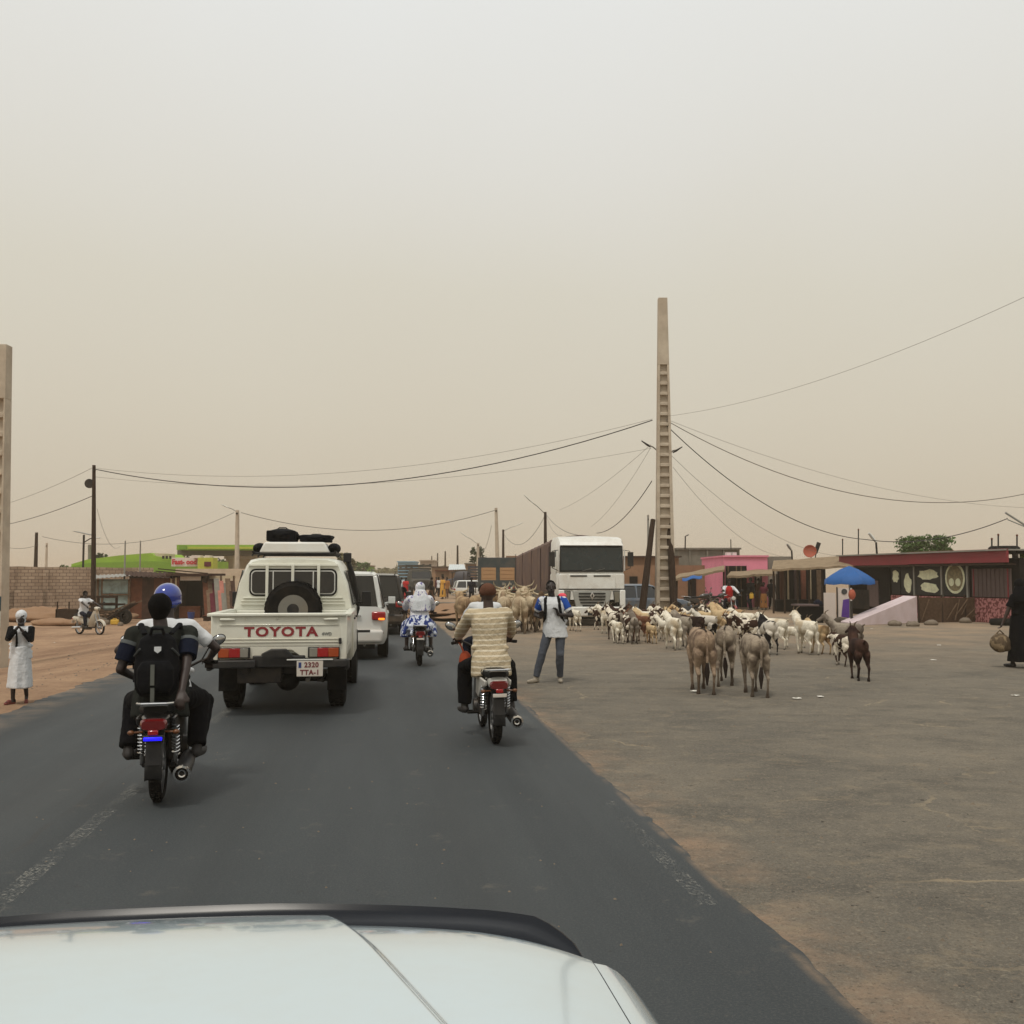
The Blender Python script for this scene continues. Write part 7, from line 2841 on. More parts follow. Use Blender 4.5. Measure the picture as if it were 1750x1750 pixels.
# low wall and cloths behind
lw = empty('low_wall', at(380, 74), 0, 'pale low wall running behind the leaning boards', 'wall')
face_box('masonry', 'pale_wall', lw, 300, 470, 972, 1035, 74, .3, -.6)

# junk in front of the blue kiosk
tb = empty('work_table', at(168, 49.5), 0, 'dark wooden bench frame behind the cream scooter', 'bench')
Yt = 49.5
zg = hz(tb.location.x, Yt)
for v0, v1 in ((1018, 1022), (1030, 1034)):
    face_box('rail', 'dark_wood', tb, 137, 200, v0, v1, Yt, .12)
for u in (138, 167, 198):
    face_box('leg', 'dark_wood', tb, u - 1, u + 1.5, 1018, 1060, Yt + .05, .1, zg)
face_box('top', 'dark_wood', tb, 136, 201, 1032, 1035, Yt, 1.0)
tr = empty('feed_trough', at(112, 50), 0, 'dark low trough on the earth left of the scooter', 'trough')
face_box('side_board', 'dark_wood', tr, 95, 132, 1041, 1058, 50, .08, zg - .02)
face_box('side_board', 'dark_wood', tr, 95, 132, 1041, 1058, 51.2, .08, zg - .02)
for u in (95, 131):
    face_box('end_board', 'dark_wood', tr, u, u + 1.5, 1041, 1058, 50, 1.2, zg - .02)
for u, lb in ((97, 0), (117, 1)):
    face_box('stake', 'dark_wood', tr, u, u + 1.2, 1028, 1050, 50.6, .05, zg)
ca = empty('hand_cart', at(205, 49), 0, 'tipped dark wooden handcart with one wheel before the blue kiosk', 'cart')
o = Vector(ca.location)
a, b2 = P(182, 1058, 49) - o, P(224, 1031, 49.6) - o
for k in range(5):
    dv = Vector((0, .22 * k, 0))
    MB().bar(a + dv, b2 + dv, .20, .04).build('plank', 'dark_wood', ca, None)
for k in (0, .9):
    MB().bar(a + Vector((-.6, k, .0)), b2 + Vector((.2, k, .1)), .07).build('shaft', 'weathered_wood', ca, None)
w_ = wheel(ca, P(215, 1054, 48.8) - o, .33, .14, .20, 'dark_metal', 1, 0, 'cart_wheel', 20, False)
w_.rotation_euler = (0, 0, math.pi / 2 - .3)
bs = empty('board_stack', at(185, 50.4), 0, 'dark heap of boards between bench and rusty kiosk', 'stack')
o = Vector(bs.location)
r_ = random.Random(12)
for k in range(9):
    a = P(168 + r_.uniform(-4, 10), 1050 - k * 2.2, 50.4 + r_.uniform(-.3, .3)) - o
    a.z = .06 + k * .075
    MB().box((r_.uniform(-.2, .2), r_.uniform(-.2, .2), .04 + k * .075), (1.5 + r_.uniform(-.2, .3), .3, .05), (0, 0, r_.uniform(-.3, .3))).build('plank', r_.choice(('dark_wood', 'weathered_wood', 'rust_dark')), bs, None)


def lump(name, label, p, dims, mat, seed, cat, group=None):
    r_ = random.Random(seed)
    mb = MB()
    big = max(dims) > 1.5
    mb.ball((0, 0, dims[2] * .35), (dims[0] / 2, dims[1] / 2, dims[2] * .62), 56 if big else 14, 28 if big else 9)
    me = mb.mesh(name, 60)
    for vtx in me.vertices:
        k = 1 + .28 * mnoise.noise(Vector(vtx.co) * (1.6 / max(dims)) * 2 + Vector((seed, 0, 0)))
        if big:
            q_ = Vector(vtx.co)
            k += .30 * mnoise.noise(q_ * 1.1 + Vector((seed, 3, 0))) + .16 * mnoise.noise(q_ * 2.9 + Vector((seed, 7, 0)))
        vtx.co = Vector(vtx.co) * k
        vtx.co.z = max(vtx.co.z, -.04)
    o_ = mobj(name, me, mat)
    o_.location = p
    tag(o_, label, cat, group)
    return o_


mk('earth_heap', (150, 120, 94), 1.0, var=.2, scale=3, bump=.8, bscale=14, dirt=(120, 94, 76), damt=.5)
lump('earth_mound', 'long low heap of earth along the foot of the block wall', at(62, 52), (9.0, 3.0, .62), 'earth_heap', 2, 'mound')
lump('earth_mound', 'small heap of earth behind the cream scooter', at(118, 47), (3.0, 1.6, .32), 'earth_heap', 4, 'mound')
for k, (u, v, w_) in enumerate(((173, 1066, .5), (182, 1067, .35), (212, 1066, .32), (206, 1069, .25))):
    lump('boulder', ('pale block of stone at the foot of the wooden pole', 'stone next to the pale block by the wooden pole', 'rough stone right of the yellow can', 'smallest stone near the yellow can')[k], G(u, v), (w_, w_ * .8, w_ * .7), 'stone_pale', 30 + k, 'stone')
yj = MB().box((0, 0, .12), (.36, .2, .24)).build('jerry_can', 'yellow_plastic', None, bevel=.04, seg=3)
yj.location = G(196, 1067) + Vector((0, 0, 0))
tag(yj, 'yellow plastic can lying by the stones before the kiosk', 'can')
MB().tube([(-.08, 0, .23), (-.08, 0, .29), (.08, 0, .29), (.08, 0, .23)], .015, 6).build('handle', 'yellow_plastic', yj)
bx = MB().box((0, 0, .12), (.42, .3, .22)).build('crate', 'dark_wood', None, bevel=.01)
bx.location = G(357, 1061)
tag(bx, 'small dark crate lying on the earth left of the pickup', 'crate')
MB().box((0, 0, .24), (.46, .34, .03)).build('lid', 'rust', bx)

# green building, sign, station canopy
gb = empty('green_building', at(210, 96), 0, 'lime green building with sloping parapet behind the block wall', 'building')
o = Vector(gb.location)
mb = MB()
pts = [P(u, v, 96) - o for u, v in ((122, 964), (150, 956), (205, 949), (258, 945), (264, 950), (300, 956), (345, 958))]
z0 = -1.0
poly = pts + [Vector((pts[-1].x, pts[-1].y, z0)), Vector((pts[0].x, pts[0].y, z0))]
mb.prism(poly, (0, 9, 0))
mb.build('wall', 'lime', gb, None)
pts2 = [P(u, v, 95.8) - o for u, v in ((118, 969), (152, 962), (262, 959), (350, 968), (350, 1000), (118, 1000))]
MB().prism(pts2, (0, .15, 0)).build('lower_wall', 'lime_dark', gb, None)
for u in (277, 283, 289):
    face_box('window', 'interior_dark', gb, u, u + 3.4, 950, 955, 95.7, .1)
face_box('roof_room', 'pale_wall', gb, 258, 281, 946, 956, 96.5, 3)
MB().tube([P(153, 968, 97) - o, P(153, 931, 97) - o], .16, 8).build('chimney', 'concrete_grey', gb)
sg = empty('shop_sign', at(318, 94), 0, 'white board with red Fast-ood lettering on the green building', 'sign')
o = Vector(sg.location)
face_box('board', 'sign_white', sg, 293, 338, 953, 968, 94, .12)
lettering('Fast- ood', .62, 'sign_red', sg, P(315, 960.5, 93.92) - o, (math.pi / 2, 0, 0), 'sign_lettering', .03, .96)
yb_ = empty('yellow_booth', at(351, 93), 0, 'small yellow-green booth beside the Fast-ood board', 'booth')
face_box('wall', 'yellow_green', yb_, 338, 363, 953, 985, 93, 1.6, -.5)
face_box('window', 'cloth_wine', yb_, 349, 360, 960, 968, 92.9, .12)
for u0, u1 in ((327, 342), (350, 358)):
    face_box('roof_tank', 'sign_white', yb_, u0, u1, 949, 953.5, 93.2, 1.0)
cn = empty('station_canopy', at(378, 108), 0, 'fuel station canopy with lime and yellow fascia', 'canopy')
face_box('fascia', 'lime', cn, 302, 456, 931, 940, 108, 7.0)
face_box('fascia_band', 'yellow_green', cn, 321, 456, 934.5, 938, 107.9, .1)
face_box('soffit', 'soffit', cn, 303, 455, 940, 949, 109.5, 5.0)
for u in (312, 400, 447):
    face_box('column', 'pale_wall', cn, u - 2, u + 2, 949, 1000, 110, .3, -.4)
face_box('kiosk_roof', 'sign_white', cn, 383, 440, 949.5, 955, 112, 4.0)
face_box('kiosk_wall', 'pale_wall', cn, 386, 438, 955, 1000, 112.5, 3.0, -.4)
face_box('emblem', 'lime_dark', cn, 306, 318, 932, 939, 107.9, .08)

# ------------------------------------------------------------------ far end of the street
mk('far_blue', (120, 160, 184), .8)
mk('far_grey', (164, 150, 136), .9, dirt=(130, 116, 104), damt=.4)
mk('tin_white', (200, 206, 206), .5)
mk('brown_wall', (142, 112, 88), .95, var=.15, scale=1.5, dirt=(108, 86, 70), damt=.5)


def far_house(label, u0, u1, vt, Y, depth, mat, roof, wins=2, name='far_house'):
    uc = (u0 + u1) / 2
    t = empty(name, at(uc, Y), 0, label, 'building')
    face_box('wall', mat, t, u0, u1, vt + 2, 1000, Y, depth, -.2)
    face_box('roof', roof, t, u0 - 1.5, u1 + 1.5, vt, vt + 2, Y - .3, depth + .6)
    for k in range(wins):
        uu = u0 + (u1 - u0) * (k + .5) / wins
        face_box('window', 'interior_dark', t, uu - 2, uu + 2, vt + 7, vt + 12, Y - .05, .08)
    return t


far_house('far pale blue building at the road end', 680, 708, 959, 200, 8, 'far_blue', 'far_blue', 3)
far_house('far grey block left of the pole row', 718, 741, 957, 180, 8, 'far_grey', 'far_grey', 2)
far_house('far shack with brown wall behind the old lorry', 738, 772, 968, 150, 6, 'brown_wall', 'rust_dark', 2)
wr_ = empty('tin_roof_shed', at(782, 122), 0, 'shed with gleaming white tin roof above the parked lorries', 'shed')
o = Vector(wr_.location)
corrugated('roof', 'tin_white', wr_, P(766, 974, 121) - o, P(796, 973, 121) - o, P(793, 964.5, 126) - o, P(768, 964.5, 126) - o, 8)
face_box('wall', 'brown_wall', wr_, 768, 795, 973, 1000, 122, 4, -.2)
far_house('brown shop with flat roof left of the far lamp cluster', 795, 822, 962, 130, 6, 'brown_wall', 'concrete_grey', 2)
far_house('ochre wall building behind the teal truck', 866, 900, 950, 112, 8, 'pale_wall', 'brown_wall', 1)
aw = empty('market_awning', at(795, 98), 0, 'dark rounded awning over the stall behind the hatchback', 'awning')
o = Vector(aw.location)
MB().loft([[P(770 + 45 * f_, 982 - 8 * math.sin(math.pi * (.15 + .7 * f_)), 98 + d) - o for d in (0, 3)] + [P(770 + 45 * f_, 984 - 8 * math.sin(math.pi * (.15 + .7 * f_)), 98 + d) - o for d in (3, 0)] for f_ in np.linspace(0, 1, 9)]).build('cover', 'olive_dark', aw)
for u in (772, 792, 813):
    face_box('post', 'dark_wood', aw, u, u + 1.4, 978, 1010, 98.2, .1, 0)
far_house('low brown house right of the far truck', 745, 768, 974, 108, 4, 'brown_wall', 'rust', 1)
far_house('far house of pale plaster left of the road beyond the convoy', 560, 612, 962, 170, 8, 'pale_wall', 'rust_dark', 3)
far_house('far green shop left of the road beyond the convoy', 604, 632, 966, 190, 6, 'lime_dark', 'brown_wall', 2)
for k, (u, Y, c_) in enumerate(((700, 150, 'cloth_red'), (704, 140, 'cloth_blue'), (709, 128, 'cloth_ochre'), (726, 100, 'cloth_green'), (746, 96, 'cloth_wine'), (750, 90, 'cloth_white'))):
    bystander(('far figure in red near the road end', 'far figure in blue near the road end', 'far figure in ochre left of the old lorry', 'far figure in green by the old lorry bonnet', 'far figure in wine red among the parked lorries', 'far figure in white among the parked lorries')[k], u, Y, k * 1.1, c_, 'cloth_navy', None, 1.0, .1, 'hair', 40 + k, None, .035)
# raised verge with a concrete culvert edge between road and forecourt
lump('earth_mound', 'low earth verge between the road and the cattle', at(765, 50), (6.0, 16.0, .35), 'earth_heap', 8, 'mound')
kv = MB().box((0, 0, .09), (4.2, .35, .30)).build('culvert_edge', 'concrete_grey', None, bevel=.03)
kv.location = at(800, 62)
kv.rotation_euler = (0, 0, -.15)
tag(kv, 'worn concrete culvert edge beyond the woman in the veil', 'kerb')

# ------------------------------------------------------------------ right side: stalls, pink house, red-roofed shop
mk('pink_wall', (222, 138, 160), .9, var=.05, scale=1, dirt=(196, 118, 136), damt=.4, dscale=1.2)
mk('brick_red', (132, 84, 68), .95, var=.2, bump=.4)
mk('maroon_fascia', (128, 34, 44), .6, var=.12, scale=1.5, dirt=(92, 44, 46), damt=.4)
mk('umbrella_blue', (16, 84, 150), .7, var=.08)
mk('board_black', (15, 15, 16), .6)
mk('food_pale', (222, 222, 188), .7, var=.2, scale=6)
mk('food_mix', (132, 120, 88), .7, var=.5, scale=9)
mk('ramp_white', (206, 190, 192), .9, var=.06, dirt=(160, 138, 128), damt=.4)
mk('mesh_brown', (84, 66, 52), .95, var=.25, scale=9, bump=.9, bscale=30)
mk('purple', (86, 48, 140), .7)
mk('shutter_grey', (98, 84, 82), .8, var=.1)

gh = empty('grey_house', at(1210, 72), 0, 'grey concrete house with flat roof behind the straw lean-to', 'building')
face_box('wall', 'concrete_grey', gh, 1158, 1265, 938, 1010, 72, 8, -.2)
face_box('parapet', 'concrete_grey', gh, 1156, 1267, 936, 939, 71.8, 8.4)
for u in (1178, 1208, 1236):
    face_box('pilaster', 'concrete_grey', gh, u, u + 3, 939, 1010, 71.85, .2, -.2)
bh = empty('brown_house', at(1120, 66), 0, 'low brown plastered house behind the lorry and pole', 'building')
face_box('wall', 'brown_wall', bh, 1062, 1245, 966, 1045, 66, 6, -.2)
face_box('upper_wall', 'brown_wall', bh, 1066, 1160, 952, 967, 68, 5)
face_box('roof_edge', 'rust_dark', bh, 1062, 1165, 950, 952.5, 67.7, 5.4)
for u0, u1 in ((1076, 1090), (1120, 1132), (1176, 1190)):
    face_box('doorway', 'interior_dark', bh, u0, u1, 985, 1040, 65.9, .1, 0)
MB().tube([(0, 0, P(0, 938, 72).z), (.02, 0, P(0, 917, 72).z + 0), (.25, 0, P(0, 914, 72).z)], .05, 6).build('roof_pipe', 'dark_metal', gh).location = (at(1170, 72).x - gh.location.x, -.2, 0)
MB().tube([(0, 0, P(0, 938, 72).z), (0, 0, P(0, 922, 72).z)], .035, 6).build('roof_aerial', 'dark_metal', gh).location = (at(1248, 72).x - gh.location.x, -.2, 0)

ph2 = empty('pink_house', at(1276, 60), 0, 'small pink-washed house with a dark doorway', 'building')
face_box('wall', 'pink_wall', ph2, 1237, 1313, 951, 1045, 60, 7, -.1)
face_box('parapet', 'pink_wall', ph2, 1236, 1314, 949, 952, 59.9, 7.2)
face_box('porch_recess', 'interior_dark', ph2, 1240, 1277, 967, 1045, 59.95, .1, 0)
for u in (1244, 1258, 1266):
    face_box('porch_post', 'weathered_wood', ph2, u, u + 2.5, 967, 1045, 59.8, .12, 0)
face_box('door', 'lamp_white', ph2, 1293, 1300, 984, 1040, 59.93, .1, 0)
for u in (1290, 1300):
    face_box('door_jamb', 'interior_dark', ph2, u, u + 3, 983, 1042, 59.9, .1, 0)
for u in (1242, 1252):
    face_box('roof_block', 'lamp_white', ph2, u, u + 7, 944, 949.5, 60.5, .5)
gp = empty('grey_annex', at(1333, 62), 0, 'grey block annex right of the pink house', 'building')
face_box('wall', 'concrete_grey', gp, 1313, 1356, 951, 1040, 62, 5, -.1)


def straw_roof(name, label, quad, posts, mat='thatch', th=.12, seed=1):
    t = empty(name, Vector((quad[0].x, quad[0].y, 0)), 0, label, 'shelter')
    o = Vector(t.location)
    r_ = random.Random(seed)
    q = [p - o for p in quad]

    def fn(i, j):
        p = q[0].lerp(q[1], i).lerp(q[3].lerp(q[2], i), j)
        p.z += .05 * mnoise.noise(p * 1.3 + Vector((seed, 0, 0)))
        if j == 0:
            p.z -= .05 * r_.random()
        return p
    mb = MB()
    g1 = [[fn(i / 16, j / 6) for i in range(17)] for j in range(7)]
    rings = [[*row, *[p - Vector((0, 0, th)) for p in reversed(row)]] for row in g1]
    mb.loft(rings)
    mb.build('roof', mat, t, 60)
    for p in posts:
        p = p - o
        MB().tube([(p.x, p.y, 0 - o.z), (p.x + .03, p.y, p.z)], .05, 7).build('post', 'dark_wood', t)
    return t


st1 = straw_roof('straw_shelter', 'straw lean-to between the concrete pole and the pink house', [P(1152, 988, 54), P(1238, 972, 54), P(1238, 966, 60), P(1160, 981, 60)], [P(1156, 989, 54.2), P(1180, 984, 54.2), P(1236, 974, 54.2)], seed=2)
tarp = MB().grid(lambda i, j: P(1166 + 34 * i, 988 - 5 * i + 5 * j + 1.5 * math.sin(i * 9), 53.7 - .3 * j), 12, 3).build('tarpaulin', 'umbrella_blue', None, 60)
tag(tarp, 'blue tarpaulin scrap hanging under the straw lean-to', 'tarpaulin')
sd = tarp.modifiers.new('thick', 'SOLIDIFY')
sd.thickness = .02
st2 = straw_roof('straw_shelter', 'straw awning in front of the pink house', [P(1242, 984, 55), P(1325, 979, 55), P(1325, 972, 60), P(1250, 976, 60)], [P(1246, 985, 55.2), P(1322, 981, 55.2), P(1327, 981, 56)], seed=3)
st3 = straw_roof('tan_awning', 'long tan cloth awning left of the red roof', [P(1319, 972, 50), P(1462, 966, 48.5), P(1462, 948, 51), P(1322, 958, 54)], [P(1321, 972, 50.1), P(1340, 971, 50), P(1362, 970, 49.8), P(1382, 969, 49.6), P(1404, 968, 49.5)], 'thatch', .1, 4)
ml = empty('market_stall', at(1365, 53), 0, 'shaded stall with hanging curtains under the tan awning', 'stall')
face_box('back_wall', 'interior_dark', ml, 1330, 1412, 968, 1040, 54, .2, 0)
for i, u in enumerate((1333, 1346, 1358, 1369, 1383, 1396)):
    face_box('curtain', ('cloth_brown', 'cream_post', 'shutter_grey', 'brick_red', 'cream_post', 'weathered_wood')[i], ml, u, u + (9, 3, 7, 9, 4, 10)[i], 974, 1026, 53.5, .12, .3)
face_box('low_counter', 'interior_dark', ml, 1328, 1400, 1025, 1046, 52.5, .9, 0, .02)
mt = empty('parked_motorcycles', at(1190, 52), 0)
bpy.data.objects.remove(mt)
pm = make_bike('dark motorcycle parked under the straw lean-to', 'bike_black', 'white')
mount(pm, at(1178, 51), -1.4)
pm2 = make_bike('second dark motorcycle parked nearer the pink house', 'bike_black', 'white')
mount(pm2, at(1212, 52.5), -1.2)
tyre_ = MB().lathe([(.2, -.09), (.3, -.11), (.33, -.06), (.34, 0), (.33, .06), (.3, .11), (.2, .09)], (0, 0, .34), (.3, 1, 0), 20, True).build('tyre', 'rubber', None)
tyre_.location = at(1166, 46)
tag(tyre_, 'old black tyre standing beside the dark leaning pole', 'tyre')
MB().lathe([(.19, -.05), (.21, -.05), (.21, .05), (.19, .05)], (0, 0, .34), (.3, 1, 0), 20, True).build('bead', 'rubber_far', tyre_)

# red-roofed shop, its front running obliquely away
FA, FB = Vector((at(1737, 38.5).x, 38.5, 0)), Vector((at(1449, 50).x, 50, 0))
d = FA - FB
sh = empty('red_roofed_shop', FB, math.atan2(d.y, d.x), 'long low shop with maroon fascia and black food panels', 'shop')
SL = d.length
zt = 2.86
KK = .96


def su(u):
    """distance along the front seen at column u"""
    k = (u - 875) / F
    # FB + s*dir crosses x = k*y
    dx, dy = d.x / SL, d.y / SL
    return (k * FB.y - FB.x) / (dx - k * dy)


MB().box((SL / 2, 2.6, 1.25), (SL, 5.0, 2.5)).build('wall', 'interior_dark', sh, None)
for k in range(2):
    x0, x1 = (0, su(1568)) if k == 0 else (su(1568), SL + .1)
    MB().box(((x0 + x1) / 2, -.45 - .02 * k, zt - .30 + .02 * k), (x1 - x0, .10, .52)).build('fascia', 'maroon_fascia', sh, bevel=.01)
MB().box((SL / 2, 2.0, zt - .06), (SL + .2, 5.2, .06)).build('roof', 'galvanised', sh, None)
MB().box((SL / 2, -.30, zt - .60), (SL, .5, .06)).build('eave', 'dark_wood', sh, None)
MB().box((SL / 2, -.02, .40), (SL, .14, 1.0)).build('plinth', 'pink_stone', sh, None) if 'pink_stone' in MATS else None
patches('pink_stone', (176, 120, 118), (112, 64, 64), 9, .5, .05)
MB().box(((su(1525) + SL) / 2, -.06, .46), (SL - su(1525), .16, 1.0)).build('plinth', 'pink_stone', sh, None)
for u0, u1, lab in ((1527, 1541, 0), (1543, 1566, 1), (1568, 1612, 2), (1616, 1656, 3)):
    x0, x1 = su(u0), su(u1)
    pn = MB().box(((x0 + x1) / 2, -.11, 1.62), (x1 - x0, .05, 1.22)).build('food_panel', 'board_black', sh, None)
    w_ = x1 - x0

    def blob(cx, cz, rx, rz_, mat, seed, nm='food_print'):
        r_ = random.Random(seed)
        pts = []
        for k in range(18):
            a = 2 * math.pi * k / 18
            q = 1 + .18 * r_.uniform(-1, 1)
            pts.append((cx + math.cos(a) * rx * q, -.148, cz + math.sin(a) * rz_ * q))
        MB().prism(pts, (0, .012, 0)).build(nm, mat, pn, None)
    cx = (x0 + x1) / 2
    if lab == 0:
        blob(cx, 1.80, w_ * .38, .28, 'food_pale', 1)
    elif lab == 1:
        blob(cx, 1.50, w_ * .26, .40, 'food_pale', 2)
    elif lab == 2:
        blob(cx, 1.88, w_ * .38, .22, 'food_pale', 3)
        blob(cx + .05 * w_, 1.32, w_ * .34, .22, 'food_pale', 4)
    else:
        MB().lathe([(.001, 0), (w_ * .42, 0), (w_ * .42, .01), (.001, .01)], (cx, -.15, 1.72), (0, 1, 0), 24).build('plate_print', 'food_pale', pn)
        MB().lathe([(.001, 0), (w_ * .35, 0), (w_ * .35, .012), (.001, .012)], (cx, -.158, 1.72), (0, 1, 0), 24).build('food_print', 'food_mix', pn)
        for q in (-1, 1):
            MB().lathe([(.001, 0), (w_ * .11, 0), (w_ * .11, .012), (.001, .012)], (cx + q * w_ * .14, -.166, 1.56), (0, 1, 0), 14).build('food_print', 'food_pale', pn)
for u in (1566, 1613, 1657):
    x = su(u)
    MB().box((x, -.13, 1.6), (.10, .08, 1.3)).build('door_frame', 'galvanised', sh, None)
x0, x1 = su(1664), su(1730)
sw_ = MB().box(((x0 + x1) / 2, -.10, 1.55), (x1 - x0, .06, 1.10)).build('shutter', 'shutter_grey', sh, None)
for k in range(9):
    MB().box((x0 + (x1 - x0) * (k + .5) / 9, -.145, 1.55), (.05, .03, 1.08)).build('shutter_rib', 'maroon_fascia' if k in (0, 8) else 'shutter_grey', sw_, None)
x0, x1 = su(1452), su(1522)
MB().box(((x0 + x1) / 2, -.06, 1.3), ((x1 - x0), .08, 2.0)).build('dark_front', 'interior_dark', sh, None)
MB().box((x0 + (x1 - x0) * .62, -.12, 1.0), (.9, .05, 1.2)).build('lattice_door', 'shutter_grey', sh, None)
gt = MB().box((x0 + (x1 - x0) * .25, -.14, .72), (2.0, .04, .9)).build('grille_gate', 'dark_metal', sh, None)
for u0, u1, v, m_ in ((1636, 1690, 934, 'concrete_grey'),):
    a = su(1660)
    MB().lathe([(.3, 0), (.55, 0), (.6, .08), (.5, .16), (.3, .12)], (a, 1.5, zt), (0, 0, 1), 20, True).build('roof_tyre', 'rubber', sh)
# things on the roofs
for u, v0, v1, Y, lb in ((1467, 950, 905, 51, 'steel upright on the shop roof left of the street lamp'), (1695, 940, 921, 40, 'rusty rod sticking up from the shop roof'), (1706, 940, 914, 40, 'thin rod next to the rusty one on the shop roof'), (1738, 940, 915, 40, 'thin rod at the right end of the shop roof'), (1440, 950, 922, 52, 'slim aerial on the tan awning roof')):
    a, b2 = P(u, v0 + 6, Y), P(u, v1, Y)
    o_ = MB().tube([(0, 0, 0), b2 - a], .03, 6).build('roof_rod', 'dark_metal', None)
    MB().ball(b2 - a, .045, 8, 6).build('tip', 'rust', o_)
    o_.location = a
    tag(o_, lb, 'rod')
for u, v0, Y, du, dv, lb in ((1499, 945, 52, -14, -34, 'white street lamp head leaning above the red roof'), (1354, 952, 58, -9, -22, 'grey lamp head left of the orange dish')):
    a, e = P(u, v0 + 6, Y), P(u + du, v0 + dv, Y)
    t = empty('street_lamp', a, 0, lb, 'street lamp')
    k = e - a
    MB().tube([(0, 0, 0), Vector((k.x * .1, 0, k.z * .62))], .05, 6).build('post', 'dark_metal', t)
    MB().tube([Vector((k.x * .1, 0, k.z * .6)), Vector((k.x * .55, 0, k.z * .8)), k], [.07, .13, .10], 8, True, .6).build('lamp_head', 'lamp_white' if u > 1400 else 'galvanised', t)
ds = empty('satellite_dish', P(1388, 955, 57), 0, 'orange satellite dish on the roof beside a dark panel', 'dish')
MB().lathe([(.001, .10), (.25, .08), (.40, .02), (.48, -.06), (.46, -.075), (.38, .0), (.25, .055), (.001, .075)], (-.1, 0, .42), (-.35, -1, .25), 22).build('dish', 'dish_orange', ds) if 'dish_orange' in MATS else None
mk('dish_orange', (160, 78, 54), .7, var=.12)
dd = MB().lathe([(.001, .08), (.16, .068), (.28, .025), (.36, -.04), (.345, -.05), (.27, .01), (.16, .05), (.001, .06)], (-.12, 0, .42), (.35, 1, -.25), 22).build('dish_bowl', 'dish_orange', ds)
MB().tube([(0, .1, -.1), (-.1, .08, .4)], .03, 6).build('mount', 'dark_metal', ds)
MB().box((.35, .2, .62), (.22, .06, .62), (0, .35, 0)).build('dark_panel', 'dark_metal', ds)
MB().tube([(.2, .2, -.1), (.3, .2, .4)], .03, 6).build('panel_post', 'dark_metal', ds)
# ramp, mesh wall, stone wall in front of the shop
rp = empty('ramp_wall', G(1512, 1066), 0, 'whitewashed wedge of a ramp rising to the shop terrace', 'ramp')
o = Vector(rp.location)
a0, a1, a2 = G(1456, 1069) - o, G(1568, 1064) - o, G(1568, 1064) - o
hh = P(1566, 1019, G(1568, 1064).y).z
MB().prism([a0, a1, a1 + Vector((0, 0, hh)), a0 + Vector((0, 0, .10))], (.1, 1.6, 0)).build('ramp_side', 'ramp_white', rp, None, bevel=.015)
mw = empty('mesh_fence', G(1570, 1064), 0, 'brown wattle and mesh screen right of the white ramp', 'fence')
o = Vector(mw.location)
a0, a1 = Vector((0.02, 0, 0)), G(1690, 1062) - o
MB().prism([a0, a1, a1 + Vector((0, 0, .95)), a0 + Vector((0, 0, .98))], (0, .12, 0)).build('screen', 'mesh_brown', mw, None)
r_ = random.Random(5)
for k in range(7):
    p = a0.lerp(a1, r_.uniform(.02, .8))
    MB().bar(p + Vector((0, -.04, r_.uniform(.05, .3))), p + Vector((r_.uniform(.2, .6), -.04, r_.uniform(.5, .95))), .03).build('stick', 'weathered_wood', mw, None)
for f_ in (0, .33, .66, 1):
    p = a0.lerp(a1, f_)
    MB().tube([p, p + Vector((0, .05, 1.08))], .04, 6).build('post', 'dark_wood', mw)
pw_ = empty('stone_wall', G(1690, 1060) + Vector((0, .1, 0)), 0, 'low pink stone wall at the right end of the shop', 'wall')
o = Vector(pw_.location)
a1 = G(1745, 1058) - o
MB().prism([Vector((0, 0, 0)), a1, a1 + Vector((0, 0, 1.08)), Vector((0, 0, 1.1))], (0, .25, 0)).build('masonry', 'pink_stone', pw_, None)
r_ = random.Random(6)
stone_me = MB().ball((0, 0, 0), (.09, .05, .07), 7, 5).mesh('stone', 60)
mk('stone_pink', (178, 124, 120), .95, var=.2)
stone_me.materials.append(MATS['stone_pink'])
for k in range(70):
    c_ = bpy.data.objects.new('stone', stone_me)
    link(c_, pw_)
    f_ = (k % 10 + .5 + r_.uniform(-.25, .25)) / 10
    c_.location = a1 * f_ + Vector((0, -.01, .09 + .15 * (k // 10) + r_.uniform(-.03, .03)))
    c_.scale = (r_.uniform(.8, 1.3), 1, r_.uniform(.8, 1.2))
    c_.rotation_euler = (0, r_.uniform(-.4, .4), 0)
ty = empty('flat_tyre_planter', G(1718, 1068), 0, 'dark tyre lying flat by the stone wall', 'tyre')
MB().lathe([(.28, 0), (.48, 0), (.54, .08), (.54, .16), (.48, .24), (.32, .24), (.28, .18)], (0, 0, 0), (0, 0, 1), 22, True).build('tread', 'rubber', ty)
MB().lathe([(.001, .02), (.3, .02), (.3, .08), (.001, .10)], (0, 0, 0), (0, 0, 1), 14).build('soil', 'earth_heap', ty)
gn = empty('green_gate', at(1760, 44), 0, 'lime green gate beside a white pillar at the right edge', 'gate')
face_box('leaf', 'lime', gn, 1744, 1800, 945, 1050, 44, .1, 0)
face_box('pillar', 'lamp_white', gn, 1735, 1744, 940, 1050, 43.8, .3, 0)
face_box('lintel', 'concrete_grey', gn, 1732, 1800, 938, 945, 43.7, .4)

